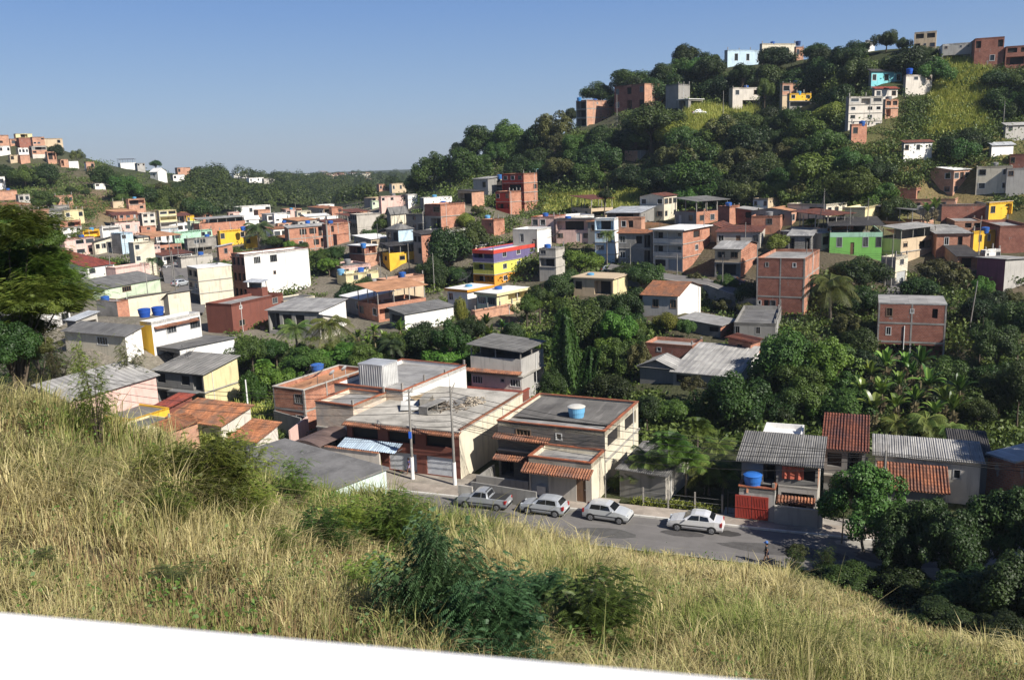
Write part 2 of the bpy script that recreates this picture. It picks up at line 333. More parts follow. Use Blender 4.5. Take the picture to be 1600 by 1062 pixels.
# ------------------------------------------------------------------ the village: one row per house
# label | xL xC xR yTop yBottom distance bearing | right wall, left wall | right openings, left openings | roof, roof material | more
VT = '''
tall bare yellowish house with open dark left side, right of the pink gabled house|241 317 371 584 642 106 64|ly dg|- h.ho/o.dh|shed-x fc|rise=.9
long building with a white end wall and a blank pale panel, behind the yellowish house|235 281 366 549 600 118 51|wh gd|- o/.|shed+y fc|rise=.4
pink house with white-edged grey corrugated roof at the foot of the grass slope|60 108 243 625 665 90 65|pk gd|- -|shed-y fl|rise=1.2
low red-tiled porch roof tucked between the pink house and the yellowish house|243 262 300 636 645 99 64|mr mr|- -|shed-x rd|rise=.5;name=porch;cat=porch
flat dark roof with a yellow parapet just below the pink house|150 206 264 655 668 92 62|go go|- -|slab fc|
wide orange tiled roof between the yellow parapet and the light pole|262 345 392 664 684 92 62|bw bw|- -|shed-x ow|rise=.9
dark flat roof with a cream edge behind the tall grass, below the yellow parapet|170 205 268 674 688 86 62|ly ly|- -|slab fc|
small salmon hut half hidden by the feathery bush on the grass slope|245 262 308 672 694 83 62|sa sa|- -|shed-y ow|rise=.4
low orange-tiled white house at the left end of the tile-topped garden wall|362 400 434 688 706 83 62|bw wh|- -|shed-x ow|rise=.8
white house with a yellow left end, tiled awning and two blue roof tanks|218 236 312 503 540 120 61|wh go|.W.W -|slab fc|
cream house with dark sloping roof and white gable, left of the house with two tanks|100 195 221 524 552 118 62|wh cr|- ..W.|shed-x fc|rise=.7
long white house with grey roof and two small windows, behind the feathery tree|-20 22 108 494 535 132 62|wh gy|.w..w -|shed-y fc|rise=.5
shack with a pale tin roof right of the long white house|104 118 152 500 532 128 62|ba dg|o -|shed-x mt|rise=.6
low orange brick shed at the left end of the long beige wall|150 182 200 471 490 140 60|br co|- -|slab fl|
long beige wall building with a dark roof below the light green building|190 200 263 470 494 146 54|cr cr|- -|shed+y fc|rise=.5
blank beige gable building by the side street, right of the long beige wall|255 263 297 468 494 146 50|cr cr|- -|shed+y fc|rise=.9
light green building with a dark roof and a row of dark square windows|128 163 251 450 468 160 69|lg lg|.W.. -|shed-y fc|rise=1.2
pale pink flat block with a brick-patched corner, right of the red-roofed house|165 180 233 418 438 178 60|pk pk|- .|slab fl|
white house with arched windows under a wide dark red roof|108 136 178 417 434 182 66|wh wh|A.A w|shed-y rd|rise=2.6;dL=14
tall cream block with one small window beside the side street|200 208 240 379 432 200 50|cr cr|w../w../... -|slab wl|
narrow pink house with two dark windows right of the tall cream block|236 240 250 383 402 212 50|pk pk|ww/.. -|slab fl|
pale blue and white house with a bare concrete left side, above the red roof|173 188 207 364 393 218 55|lb co|w./.w .|slab wl|
long pale pink two-storey house with brown bands, right of the feathery tree|92 100 147 374 403 216 58|pk pk|.WW/wWw -|slab fl|cop=mr
cream terrace house with a dark roof and potted plants, left of the pale blue house|143 147 175 378 395 220 58|cr cr|www -|shed-x dk|rise=.8
tall white four-level house with a brick top corner on the left hillside|86 93 126 346 376 240 60|br/wh/wh wh|.oo/vvw/.ww -|slab td|
pale yellow house with two dark windows above the tall white house|96 100 130 329 345 250 60|ly ly|w.w -|slab fl|
grey house with open garages left of the pale yellow house|72 77 100 334 354 252 60|gy gd|oo/o. -|slab fl|
low salmon roof slab at the left above the feathery tree|45 52 77 328 352 256 60|sa sa|- -|slab os|
orange house on the bare earth slope of the left hill|82 86 113 306 320 274 60|sa sa|w.hw -|slab ow|
bare grey block wall house below the orange house on the left hill|80 84 108 321 333 268 60|co co|- -|slab fl|
white office-like house with a long dark window band in the left valley|155 159 189 354 366 238 60|wh wh|ooo -|slab fl|
low ochre building with open dark bays left of the white office-like house|125 129 155 360 372 238 60|go tn|oo -|slab dk|
salmon house with a white lower wing at the foot of the wooded left hill|196 200 226 311 330 278 55|sa sa|oo/.w -|slab fl|
small tan hut above the orange earth patch on the left hill|172 176 193 315 323 286 50|tn tn|.. -|slab fl|
tiny white hut at the left edge of the dense wood on the left hill|145 148 164 287 293 310 45|wh wh|h. -|slab wl|
grey two-storey house with four windows left of the yellow balcony house|214 221 242 333 352 268 45|bw gd|ww/ww -|slab fl|
yellow four-level house with balconies at the foot of the wooded left hill|244 248 275 329 367 262 45|ly/ly/ba/lb tn|WW/BB/BB/ss -|slab ly|
unplastered brick house below the grey two-storey house|217 220 243 354 371 256 45|br bd|.w./hh. -|slab fl|
small ochre house among shrubs right of the yellow balcony house|288 291 303 337 350 282 45|go go|w. -|slab fl|
low white row house with small windows left of the mint green house|241 244 272 367 381 244 45|wh gy|w.w. -|slab fl|
long mint green house with a curved parapet in the left valley|268 272 331 363 378 242 48|mi mi|W...ww -|slab wl|
long brick building under a roof on thin posts in the left valley|302 311 386 350 369 256 40|br br|....... -|terr-y fl|post=1.3;rise=.3
pale green small house at the left end of the long brick building|292 297 312 346 358 262 40|lg lg|w. -|slab wl|
grey concrete building with two bright windows above a dark long opening|287 292 340 373 400 228 45|co gd|.WW../oooo. -|slab fl|
blank beige wall building above the cream three-storey block|276 282 332 402 432 206 45|ba ba|- -|slab fl|
deep yellow blank-walled house left of the tall palm|339 343 382 361 380 232 45|go go|W...W -|slab go|
small yellow wing at the foot of the tall palm|380 383 402 371 385 228 45|go go|h. -|shed-x fc|rise=.4
small brick house with a white tin roof behind the cream block|338 341 363 385 403 212 45|br br|.w. -|shed-x mt|rise=.4
long white-roofed school-like building with yellow and orange walls by the wood|365 369 428 323 338 340 40|wh wh|w.w..W -|slab wl|
orange annex at the right end of the long white-roofed building|396 403 422 328 338 332 40|sa sa|- -|slab fl|
peach house left of the long white-roofed building|354 357 374 332 343 310 40|pk br|h. -|slab wl|
white gabled house between the peach house and the tall palm|380 383 404 342 351 292 40|wh wh|w.. -|gx wl|rise=.8
white flat house right of the tall palm crown|425 428 448 334 348 298 40|wh wh|../w. -|slab wl|
pale mauve house with one dark opening near the wood edge|443 447 462 328 338 322 40|pk pk|h. -|slab fl|
cream house with a small balcony right of the pale mauve house|460 464 486 330 341 318 40|cr cr|w.o -|slab wl|
brick row wall behind the wide unfinished brick block|430 434 470 349 358 262 40|sa sa|wwww -|slab fl|
wide unfinished brick block with open upper bays, behind the bright white building|444 450 510 356 392 222 40|br br|.hho/.w.ho br|shed-y fl|rise=.4;frame=1
second unfinished brick block on slanted props, right of the wide one|503 510 545 350 388 214 40|br bd|.h..../..... -|slab fl|frame=1
brick room jutting out on concrete props under the second brick block|520 526 544 366 378 206 40|br bd|- -|slab ba|
pale stained wall building with dark left side below the wooded valley|546 557 594 335 372 240 35|ba dg|- hhh/hhh/...|slab wl|
peach house with two tilted window shutters at the valley head|591 595 636 307 328 272 35|pk pk|w.w..h/...... -|slab ow|
white cube house right of the peach house at the valley head|633 637 652 304 322 268 35|wh gd|- -|slab wl|
small pale green house in front of the far wood|578 581 593 314 324 285 35|lg lg|w. -|slab wl|
low white flat-roofed house at the edge of the far wood|494 498 522 320 327 340 35|wh wh|w.w. -|slab wl|
small brick house below the low white house by the far wood|514 518 535 324 336 300 35|br br|.w -|slab ow|
small white house left of the pale stained wall building|508 511 528 338 344 285 35|wh wh|.. -|slab mt|
brick house with a shaded veranda front and a bright brick side wall|663 688 726 319 358 200 45|br bd/gd|..../.... .W/.oo|slab fl|
grey block house left of the brick veranda house|634 660 665 335 362 204 45|gd gd|- .w./.wo|slab fl|
cream gabled house with tree shade on it, above the pale blue house|604 610 636 332 356 208 45|cr dg|.. -|gx fc|rise=1.2
small pale blue house with a grey hipped roof above the bright yellow house|603 622 645 358 384 194 42|lb dg|. wh|hip fc|rise=1
brick house with open upper floor right of the pale blue house|645 658 684 366 402 188 40|br gd|./. hh/.h|shed-y dk|rise=.5
bright yellow house with a dark roof on posts over its terrace|597 608 661 396 432 190 30|go go|.w.w/.w.w w/.|terr-y dk|post=1.6;rise=.4
brick and pink terrace house with a pale slab left of the bright yellow house|545 569 588 385 410 190 45|sa bd|oo/.. oo/..|flat wl|
pale yellow low house in front of the dark round trees|526 540 591 428 444 172 36|ly ly|.w.w. -|slab wl|
tan house with brick edges and small windows below the bright yellow house|588 604 662 437 470 158 45|sa/tn/tn dg|...../.w.w./w.... .h/..|slab fc|
low white building with a long grey roof in front of the tan house|608 632 708 490 512 132 42|wh dg|- h|shed-y fc|rise=.5
brick and white garden wall building right of the long grey roof|735 742 802 486 500 136 42|sa sa|- -|slab fl|
white house with an orange roof band and a dish, left of the cream porch house|699 730 768 454 480 144 50|wh wh|.W w..|flat wl|cop=or
cream porch house with arched bays under a pale slab, below the striped building|745 776 824 460 486 140 50|ly lg|.BB WW|flat wl|cop=ly
three-storey building in purple, yellow and orange stripes with a red top band|738 771 839 392 448 168 54|pu/yg/or pu/yg/or|.w.w.w/.w.w.w/.w.w.w BBB/BBB/BBB|slab wl|cop=re
white block house with a bright blank right wall behind the striped building|801 839 861 358 390 178 60|wh ba|- .w.d|slab wl|
tan three-level house in the shade right of the striped building|842 868 882 388 432 166 60|ba ba|. w./oo/..|slab fl|
pink house with two arched windows and a terracotta roof edge|830 866 884 339 378 186 66|pk pk|- AA./w.d|slab ti|cop=ti
long pink terrace house with open upper veranda right of the arched windows|868 924 932 343 378 182 66|pk pk|- oooo/w.dW|flat dk|
narrow white house with open top floor behind the small palm|929 960 966 341 416 172 66|wh lb|- oo/wd/W./s.|slab wl|
salmon row house with three white windows right of the narrow white house|958 1002 1008 340 362 176 66|sa sa|- wwh.|slab fl|
grey and red shaded house with an orange awning, left of the balcony building|966 1018 1024 364 412 166 64|gd gd|- W.ho/w..o|shed-x ow|rise=.4
cream three-storey balcony building with an unplastered brick side|1020 1067 1109 360 424 160 52|br bw|.h./.w./... BB/BB/hs|flat wl|oh=.6
olive house with a shallow grey gable behind the upper street|1117 1158 1184 389 432 150 58|br tn/gd|../.. ww/oo|gy fl|rise=.9
long grey house with a rusty tiled roof above the olive house|1120 1188 1196 362 386 162 66|ba ba|- w.d.w|shed-x td|rise=.7
ochre gabled house with a tiled roof above the olive house|1098 1128 1144 356 374 168 62|tn tn|. w.|gx td|rise=.8
brick hut with a grey roof and dark doorway on the right hillside|1150 1176 1190 328 346 176 55|br bd|. .h|shed-y fl|rise=.4
brick house with one barred window behind the round lime-green tree|1174 1219 1227 337 358 166 66|br br|. ..W.|slab fl|
tall plain brick block left of the brick hut|1122 1140 1156 322 350 176 45|br bd|. .|slab fl|
white and tan hut under the trees above the brick hut|1177 1200 1223 310 328 184 45|tn wh|- w.w|slab fl|
big unfinished brick building with few small openings beside the upper street|1183 1258 1281 404 495 130 62|br bd|.../.../... .v...v./......./vhW....|slab fl|frame=1
green house with a mint balcony band under a wide dark roof|1297 1379 1385 363 398 148 73|gn gn|- .W.d.W.W|terr-x dk|post=1.2;rise=.5;rail=mi
pale yellow tower block behind the green house|1320 1352 1378 324 350 160 52|ly ly|.v ...|slab ly|
shack with laundry on its porch, left of the green house|1232 1268 1275 368 396 150 66|gd gd|- o.o|shed-x fl|rise=.5
tan house with a covered roof terrace right of the green house|1378 1408 1463 374 414 150 33|tn tn|w.oo/.... ./.|terr-y fl|post=1.7;rise=.4
cream house with a white garage door at the bend of the upper street|1377 1400 1419 402 443 138 40|cr gd/cr|w/s ./.|slab fl|
pair of brick rooms with square dark windows under one grey roof|1464 1517 1522 364 392 150 76|br br|. .w.h.|shed-x fl|rise=.4
pale yellow house with three small windows and a parapet|1517 1522 1563 362 387 150 20|go gd|.w.w.w -|slab ly|
dark brick block at the right edge beside the pale yellow house|1563 1614 1620 352 390 148 76|bd bd|- ....|slab fl|
yellow house with a balcony on the upper right|1541 1546 1583 317 342 166 25|go gd|w.o -|slab wl|cop=tn
long dark-walled building left of the upper yellow balcony house|1472 1543 1546 318 347 168 74|gd bd|- .......|slab fl|
salmon house with two open white-framed bays above the brick pair|1492 1535 1541 345 360 160 72|sa sa|- .hh|slab fl|
house with a maroon front wall and a grey gable side|1527 1571 1612 410 456 132 35|gy mv|- ..../v..|shed+x fl|rise=.5
small white house with a fenced roof above the maroon wall|1532 1540 1564 391 412 140 22|wh gd|v.W -|slab fl|
porch house with a black roof and white pillars left of the small white house|1497 1530 1536 400 420 138 72|sa sa|- ooo|shed-x dk|rise=.4
brick house standing among banana plants high right|1400 1432 1444 294 318 178 55|br bd|h ..|slab fl|
grey-blue house at the right edge above the tin roofs|1574 1612 1618 262 300 172 70|gy gy|- w../...|slab fl|
two-storey brick house on concrete stilts with grey frame bands, above the bananas|1373 1480 1508 477 566 112 68|br bd|w/h/. .W..v..h./.w......./oooo|flat fl|frame=1;oh=.03;dW=7
white house with an orange hipped tile roof among the trees|1004 1059 1095 462 492 124 60|wh gy|. .w.w|gy ow|rise=1.3
low hut with a grey roof and brick end below the orange-tiled white house|1064 1126 1149 508 524 116 52|br dg|. ..h|shed-y fl|rise=.5
long low weathered concrete house with small blue windows|1147 1212 1221 505 532 112 70|gd gd|. w..w..|slab fc|
small brick hut with a rusty roof and side opening in the gully|1138 1173 1188 535 560 106 48|br br|. .h.|shed-y td|rise=.3
low dark brick house with a bright right end in the gully|1008 1082 1098 540 568 108 60|br bd|. .v...|slab fl|
low white house under a broad grey sheet roof, partly behind the mango tree|1052 1150 1186 588 614 98 60|wh gd|. h..|shed-x fl|rise=1.3
white-gabled low house with grey roof left of the broad sheet roof|1000 1052 1067 574 594 102 60|wh dg|. .|gx fl|rise=.8
cream house with a flat terrace roof surrounded by trees|896 958 981 436 462 144 60|ly tn|. h.oo|flat tn|
dark hut with blue-grey tin roofs on the hillside behind the salmon row house|948 1000 1022 332 346 188 60|gd gd|. oo|shed-x mt|rise=.8
red four-storey house with a brick side climbing the right hillside|784 818 839 271 330 228 50|br re|.../..h/.../... www/ooo/w.w/...|slab fl|
lower red house wing with white balcony rails|774 796 814 299 332 220 50|br re|. w.w/BB|slab wl|
grey-white house left of the red four-storey house|739 762 786 279 300 234 50|gd gy|.h .w|shed-x fl|rise=.4
small open brick hut with a bright end wall below the hill wood|715 737 756 299 320 218 50|sa tn|. o|shed-y dk|rise=.3
small brick house with a blue tank, right of the brick veranda house|752 771 788 343 366 192 50|br bd|. .v|slab fl|
low white wall building above the brick veranda house|656 662 706 309 321 214 32|wh gd|- -|slab fl|
three-storey brick house at the left shoulder of the right hill|900 916 961 156 197 268 45|sa gd|.v.h/..../..h. o/o/o|slab fl|frame=1
long salmon brick house on the hill road|960 1007 1052 130 172 258 42|sa bd|...../..... w.h.w/w.o.h|slab fl|
dark grey house at the right end of the long salmon house|1040 1060 1078 131 165 250 42|gd gd|../.. ..|slab fl|
flat pale terrace with a parked car on the hill road|1060 1076 1098 155 170 246 40|ba gd|o o|flat wl|
white two-storey house with a white balcony on the hill road|1139 1145 1188 137 172 250 18|bw gy|w.w/.oo -|slab wl|
narrow red-orange house right of the white two-storey house|1219 1223 1259 130 168 242 18|sa/tn gd|WvW/..o -|slab fl|
yellow box house on stilts in front of the narrow red-orange house|1230 1234 1268 146 170 234 18|go/gd gd|w.w/oo -|slab fl|
long light blue building on the hilltop skyline|1132 1137 1191 78 104 275 20|lb gy|.w.w.w -|slab fl|
long cream building on the hilltop skyline right of the light blue one|1187 1191 1243 68 98 270 16|cr gy|....w. -|slab fl|
small brick house on the hilltop skyline|1241 1244 1256 73 92 266 16|sa br|w. -|slab fl|
cream three-level house on the hilltop with a bright white side|1429 1464 1472 48 78 222 66|wh tn|. hh/hvw|slab fl|
white hilltop house with a band of dark windows|1473 1519 1524 66 98 212 70|wh gy|. v.vv/ooo|slab fl|
dark brick hilltop house at the top right|1524 1570 1577 57 102 206 70|bd bd|. h..h/..w.|slab fl|
brown house at the top right corner of the hill|1572 1614 1620 70 100 204 70|bd bd|. hh/oo|slab fl|
small white house peeping out of the hilltop trees|1348 1352 1367 66 80 245 16|wh wh|w. -|slab wl|
turquoise house with three windows high on the right hill|1358 1362 1409 111 134 210 20|tq gd|w.w.w -|shed-y dk|rise=.4
pale grey house with a blue tank right of the turquoise house|1412 1416 1457 117 142 204 20|bw gd|.w.w/.... -|slab fl|
low grey house with a rusty roof edge below the turquoise house|1363 1367 1403 138 156 202 20|bw gd|w.w -|shed-y rd|rise=.3
beige four-storey house stepping down the right hill|1322 1327 1380 151 203 194 18|ba/bw/bw/bw gd|WoW/w.ww/w.w./...w -|slab fl|
brick basement room under the beige four-storey house|1328 1331 1355 194 217 188 18|br gd|w. -|slab fl|
narrow orange house right of the beige four-storey house|1380 1384 1404 155 183 198 18|sa gd|hh/o. -|slab fl|
low white house with two windows and rusty roof edge on the right hill|1409 1413 1457 222 242 184 18|wh gd|w.w.v -|shed-y td|rise=.25
grey shack at the right edge of the hill path|1568 1572 1616 195 210 188 18|gy gd|w.h -|shed-y fl|rise=.3
dark brick shack at the right edge, below the grey shack|1578 1610 1618 240 262 178 60|bd bd|. w..|slab fl|
low tin-roofed white shelter near the right edge of the hill|1546 1550 1584 226 236 182 18|wh gd|- -|shed-y mt|rise=.3
grey hut with a pale roof buried in the hill wood|976 996 1013 235 246 242 45|gy sa|. .|slab mt|
yellow rooftop house on the far left hilltop|21 24 50 209 215 352 45|ly tn|.oo. -|slab ly|
brown blank wall house under the yellow rooftop house|25 29 49 215 236 348 45|bd bd|- -|slab fl|
pink two-level house right of the brown blank wall on the left hilltop|47 50 69 214 227 344 45|sa sa|..h/ww. -|slab fl|
pale veranda house at the right end of the left hilltop cluster|45 49 72 228 248 340 45|ba/sa/bw gd|oooo/h../... oo/../..|slab fl|
small salmon house at the right end of the left hilltop cluster|70 73 87 237 250 338 45|sa gd|oo -|slab fl|
salmon house with white band at the far left hilltop edge|-8 -5 13 211 226 345 45|sa br|../h. -|slab wl|
white house at the far left hilltop edge|-6 -2 15 228 240 340 45|wh gy|w.w -|slab fl|
white house in the middle of the left hilltop cluster|24 28 44 231 242 338 45|wh tn|www -|slab fl|
low salmon house at the lower edge of the left hilltop cluster|28 31 46 242 255 334 45|sa br|.. -|slab fl|
tan house at the lower left of the left hilltop cluster|12 15 29 242 253 334 45|tn tn|h. -|slab fl|
salmon house right of the round dark tree on the left ridge|91 94 106 249 260 338 45|sa sa|o. -|slab ow|
long low white house on the left ridge|104 107 122 252 258 340 45|wh wh|-. -|slab wl|
salmon hut at the top of the bare left slope|131 134 147 253 266 332 45|sa wh|.w -|slab fl|
white house at the left edge below the wood|-8 -4 7 276 292 310 45|wh wh|w -|slab wl|
pink low house at the left edge above the feathery tree|-8 -4 26 298 310 296 45|sa sa|... -|slab ow|
pale grey house with white pillars above the feathery tree|24 28 46 304 318 290 45|ba gy|ww -|slab fl|
white ridge house with a dark roof on posts above the left wood|184 188 212 255 263 450 45|wh wh|..... -|terr-y dk|post=1.8;rise=.3
stepped grey house joined to the right of the white ridge house|210 214 226 255 267 445 45|gy gy|w.w/... -|slab fl|
white gabled house on the wooded ridge|234 246 260 268 281 410 60|wh wh|. w|gy wl|rise=1.6
far salmon house on the ridge right of the white gabled house|273 277 297 262 272 490 45|sa sa|h... -|slab ow|
small white house with a tank-like top below the far salmon house|266 270 288 273 282 440 45|wh gy|w.. -|slab fl|
long white house on the far wooded slope|385 389 412 278 286 590 45|wh wh|w.w. -|slab wl|
beige block right of the long white house on the far wooded slope|409 412 429 279 286 585 45|ba ba|.. -|slab fl|
pale blue-white house on the crest of the far wood|362 365 386 271 278 640 45|wh wh|... -|slab wl|
far salmon house at the right end of the far wood|588 592 609 288 299 470 45|sa sa|w.w -|slab ow|
far tan and white house beside the dark hill wood|608 612 634 287 301 450 45|tn wh|w.w. -|slab td|
bright white building with a huge blank side wall and two dark windows|361 381 493 398 472 164 46|wh br|.W.W..../...v..../........ hhh/hhh/hhh|slab fl|cop=mr
cream three-storey block with a blank stained side wall, left of the bright white building|292 308 361 420 478 158 38|cr tn/gd|.../.../... hh/ww/oo|flat wl|oh=.1
maroon building with a grey roof and two square windows by the coconut palms|321 361 411 475 520 136 64|mr mr|v.w/w.w .|slab fl|dW=12
narrow maroon stair tower with a white canopy against the maroon building|385 409 418 450 500 146 64|mr mr|. .|terr-x mt|post=1.0;rise=.2;name=tower;cat=building
low cream house with grey roof and an orange-tiled wing, right of the maroon building|418 443 492 470 486 146 50|cr sa|.. -|slab fc|
low house with a long grey roof behind the coconut palms|418 498 503 486 520 134 70|wh gd|. ohh.|shed-x fl|rise=.6;dW=8
white wall building on the far side of the coconut palms|498 505 530 500 530 134 50|bw bw|. -|shed+x fl|rise=.8
'''
def vrows():
    for ln in VT.strip().split('\n'):
        lab, nums, m, f, r, ex = ln.split('|')
        n = [float(x) for x in nums.split()]
        yield lab, n, m.split(), [('' if x in '-' else x) for x in f.split()], r.split(), ex
# ------------------------------------------------------------------ terrain: heights measured at known places, smoothed between them
CP = [(0,1000,14),(400,1000,16),(800,1000,19),(1200,1040,22),(1600,1075,30),(0,800,22),(0,612,30),(110,668,30),(200,718,30),(400,790,32),(300,760,31),
 (400,900,22),(620,800,40),(600,900,26),(800,860,38),(1000,900,40),(1200,950,36),(1400,1008,34),(1600,1045,36),(1600,990,50),(1450,945,51),(1100,880,50),
 (600,600,101),(450,560,115),(850,600,100),(1000,560,106),(1130,520,115),(1400,560,100),(1240,480,112),
 (955,417,152),(1132,444,133),(1190,457,130),(1060,432,142),(1050,500,108),(1400,452,120),(1500,400,135),(1540,380,150),(1590,300,165),
 (630,430,165),(800,450,150),(860,430,155),(850,340,190),(780,330,210),(1000,330,190),(1100,330,178),(1200,310,170),(1350,300,165),
 (1100,220,200),(1000,230,215),(1300,230,180),(1450,250,170),(1400,200,172),(1550,200,175),(1430,110,190),(1200,110,230),(1300,100,215),
 (1500,100,185),(1600,110,185),(1165,168,215),(930,195,235),(720,250,250),(850,222,245),(980,150,242),(1070,115,242),(660,290,260),(620,320,260),
 (600,370,230),(500,360,260),(400,350,320),(500,330,400),(550,322,480),(450,302,520),(450,285,650),(300,284,560),(600,292,700),(560,276,1100),
 (0,240,300),(60,240,300),(130,262,310),(100,300,280),(150,330,260),(200,262,400),(240,300,330),(60,350,230),(0,330,240),(280,330,330),
 (200,370,230),(300,400,190),(200,430,170),(100,480,130),(0,500,125),(250,520,110),(400,480,140),(330,515,125),(450,510,130),(550,470,150),(690,455,150),
 (650,520,120),(750,500,130),(900,500,125),(1500,520,100),(1590,560,98),(1560,450,125)]
pts = [tuple(P(x_, y_, d_ * (1.15 if d_ > 60 else 1.08))) for x_, y_, d_ in CP]
for lab_, q_, *_r in vrows():
    d_ = P(q_[1], q_[4], q_[5]); pts.append((d_[0], d_[1], d_[2] - 0.2))
SA = R(-20.4)                                                  # the street runs this way
SD = np.array([math.cos(SA), math.sin(SA)]); SN = np.array([-SD[1], SD[0]])
K0 = G(900, 797)[:2]                                           # a point on the far kerb
def st(t, n, z=0.0):                                           # street coordinates: t along (right), n across (away)
    p = K0 + SD * t + SN * n
    return np.array([p[0], p[1], z])
for t in range(-70, 71, 10):
    for n in (-5.5, 0, 8, 18): pts.append(tuple(st(t, n, -0.12 if n <= 8 else -0.6)))
pts += [(0, -5, 20), (-20, 0, 21), (20, -5, 16), (-40, 10, 23), (40, 0, 8), (45, 25, 3.5), (-45, 30, 21), (-60, 50, 14), (60, 10, 8), (60, 60, 1), (-90, 90, 8),
        (-150, 100, 20), (-200, 200, 28), (150, 80, 25), (170, 150, 52), (220, 200, 48), (200, 60, 30), (60, 330, 30), (150, 330, 35), (0, 380, 16), (250, 330, 35),
        (-260, 300, 42), (-300, 500, 35), (300, 600, 20), (-500, 900, 24), (0, 1400, 14), (500, 1000, 15), (0, -60, 25), (100, -50, 20), (-100, -40, 28), (0, 2500, 8), (-900, 2500, 8), (900, 2500, 8), (-700, 300, 45), (700, 300, 30)]
PT = np.array(pts)
def warp(xy):                                                   # far places count less per metre
    r = np.hypot(xy[..., 0], xy[..., 1] + 10) + 1e-9
    s = 60 * np.log1p(r / 60) / r
    return xy * s[..., None] if xy.ndim > 1 else xy * s
XCP = warp(PT[:, :2]); NCP = len(XCP)
def kern(d): return np.where(d > 1e-9, d * d * np.log(d + 1e-9), 0) * 1e-2
A = np.zeros((NCP + 3, NCP + 3)); d_ = np.linalg.norm(XCP[:, None] - XCP[None], axis=2)
A[:NCP, :NCP] = kern(d_) + np.eye(NCP) * 0.12
A[:NCP, NCP] = 1; A[:NCP, NCP + 1:] = XCP; A[NCP, :NCP] = 1; A[NCP + 1:, :NCP] = XCP.T
WCP = np.linalg.solve(A, np.r_[PT[:, 2], 0, 0, 0])
HX = None
def TZ(xy):
    xy = np.atleast_2d(np.asarray(xy, float)); q = warp(xy)
    out = np.empty(len(q))
    for i in range(0, len(q), 4000):
        qq = q[i:i + 4000]
        out[i:i + 4000] = kern(np.linalg.norm(qq[:, None] - XCP[None], axis=2)) @ WCP[:NCP] + WCP[NCP] + qq @ WCP[NCP + 1:]
    if HX is not None:                                          # the ground meets the foot of every house
        for i in range(0, len(xy), 4000):
            q = xy[i:i + 4000]; w = np.exp(-((q[:, None] - HX[None, :, :2]) ** 2).sum(2) / HX[None, :, 3] ** 2)
            out[i:i + 4000] += (w @ HX[:, 2]) / np.maximum(1, w.sum(1))
    t = (xy - K0) @ SD; n = (xy - K0) @ SN                      # the street bed is level
    w = np.clip(1 - np.maximum(np.abs(n - 3) - 13, 0) / 6, 0, 1) * np.clip((75 - np.abs(t)) / 15, 0, 1)
    out = out * (1 - w) + w * (-0.12 + np.maximum(out + .12, 0) * np.clip((-6.6 - n) / 4, 0, 1) ** 1.3)
    far = np.clip((np.hypot(xy[:, 0], xy[:, 1]) - 700) / 600, 0, 1)
    return out * (1 - far) + far * np.clip(out, 4, 30)
_h = []
for lab_, q_, *_r in vrows():
    for px_ in (q_[0], q_[1], q_[2]):
        b_ = P(px_, q_[4], q_[5] * (1.0 if px_ == q_[1] else 1.015)); _h.append((b_[0], b_[1], b_[2] - .25, 4.5 if q_[5] < 200 else 6.5))
_h = np.array(_h); _h[:, 2] -= TZ(_h[:, :2]); HX = _h
def tz(x, y): return float(TZ([[x, y]])[0])
_az = np.radians(np.linspace(52, 128, 500)); _rr = np.geomspace(8, 1600, 420)
_gx = _rr[None] * np.cos(_az)[:, None]; _gy = _rr[None] * np.sin(_az)[:, None]
_gz = TZ(np.stack([_gx, _gy], -1).reshape(-1, 2)).reshape(500, 420)
def hit(px, py, d0=40, d1=900):                                 # where the ray through a photo pixel meets the ground
    D = np.geomspace(d0, d1, 500); r1 = FWD + RT * (px - CX) / F + UP * (CY - py) / F
    hr = math.hypot(r1[0], r1[1]); a = (math.atan2(r1[1], r1[0]) - _az[0]) / (_az[1] - _az[0]); a = min(max(a, 0), 498.999); k = int(a)
    prof = _gz[k] * (1 - a + k) + _gz[k + 1] * (a - k)
    h = CZ + D * r1[2] - np.interp(D * hr, _rr, prof)
    k = np.nonzero(h < 0)[0]
    if len(k) == 0: return d1
    k = max(1, k[0]); a, b = D[k - 1], D[k]
    return a + (b - a) * h[k - 1] / (h[k - 1] - h[k] + 1e-9)
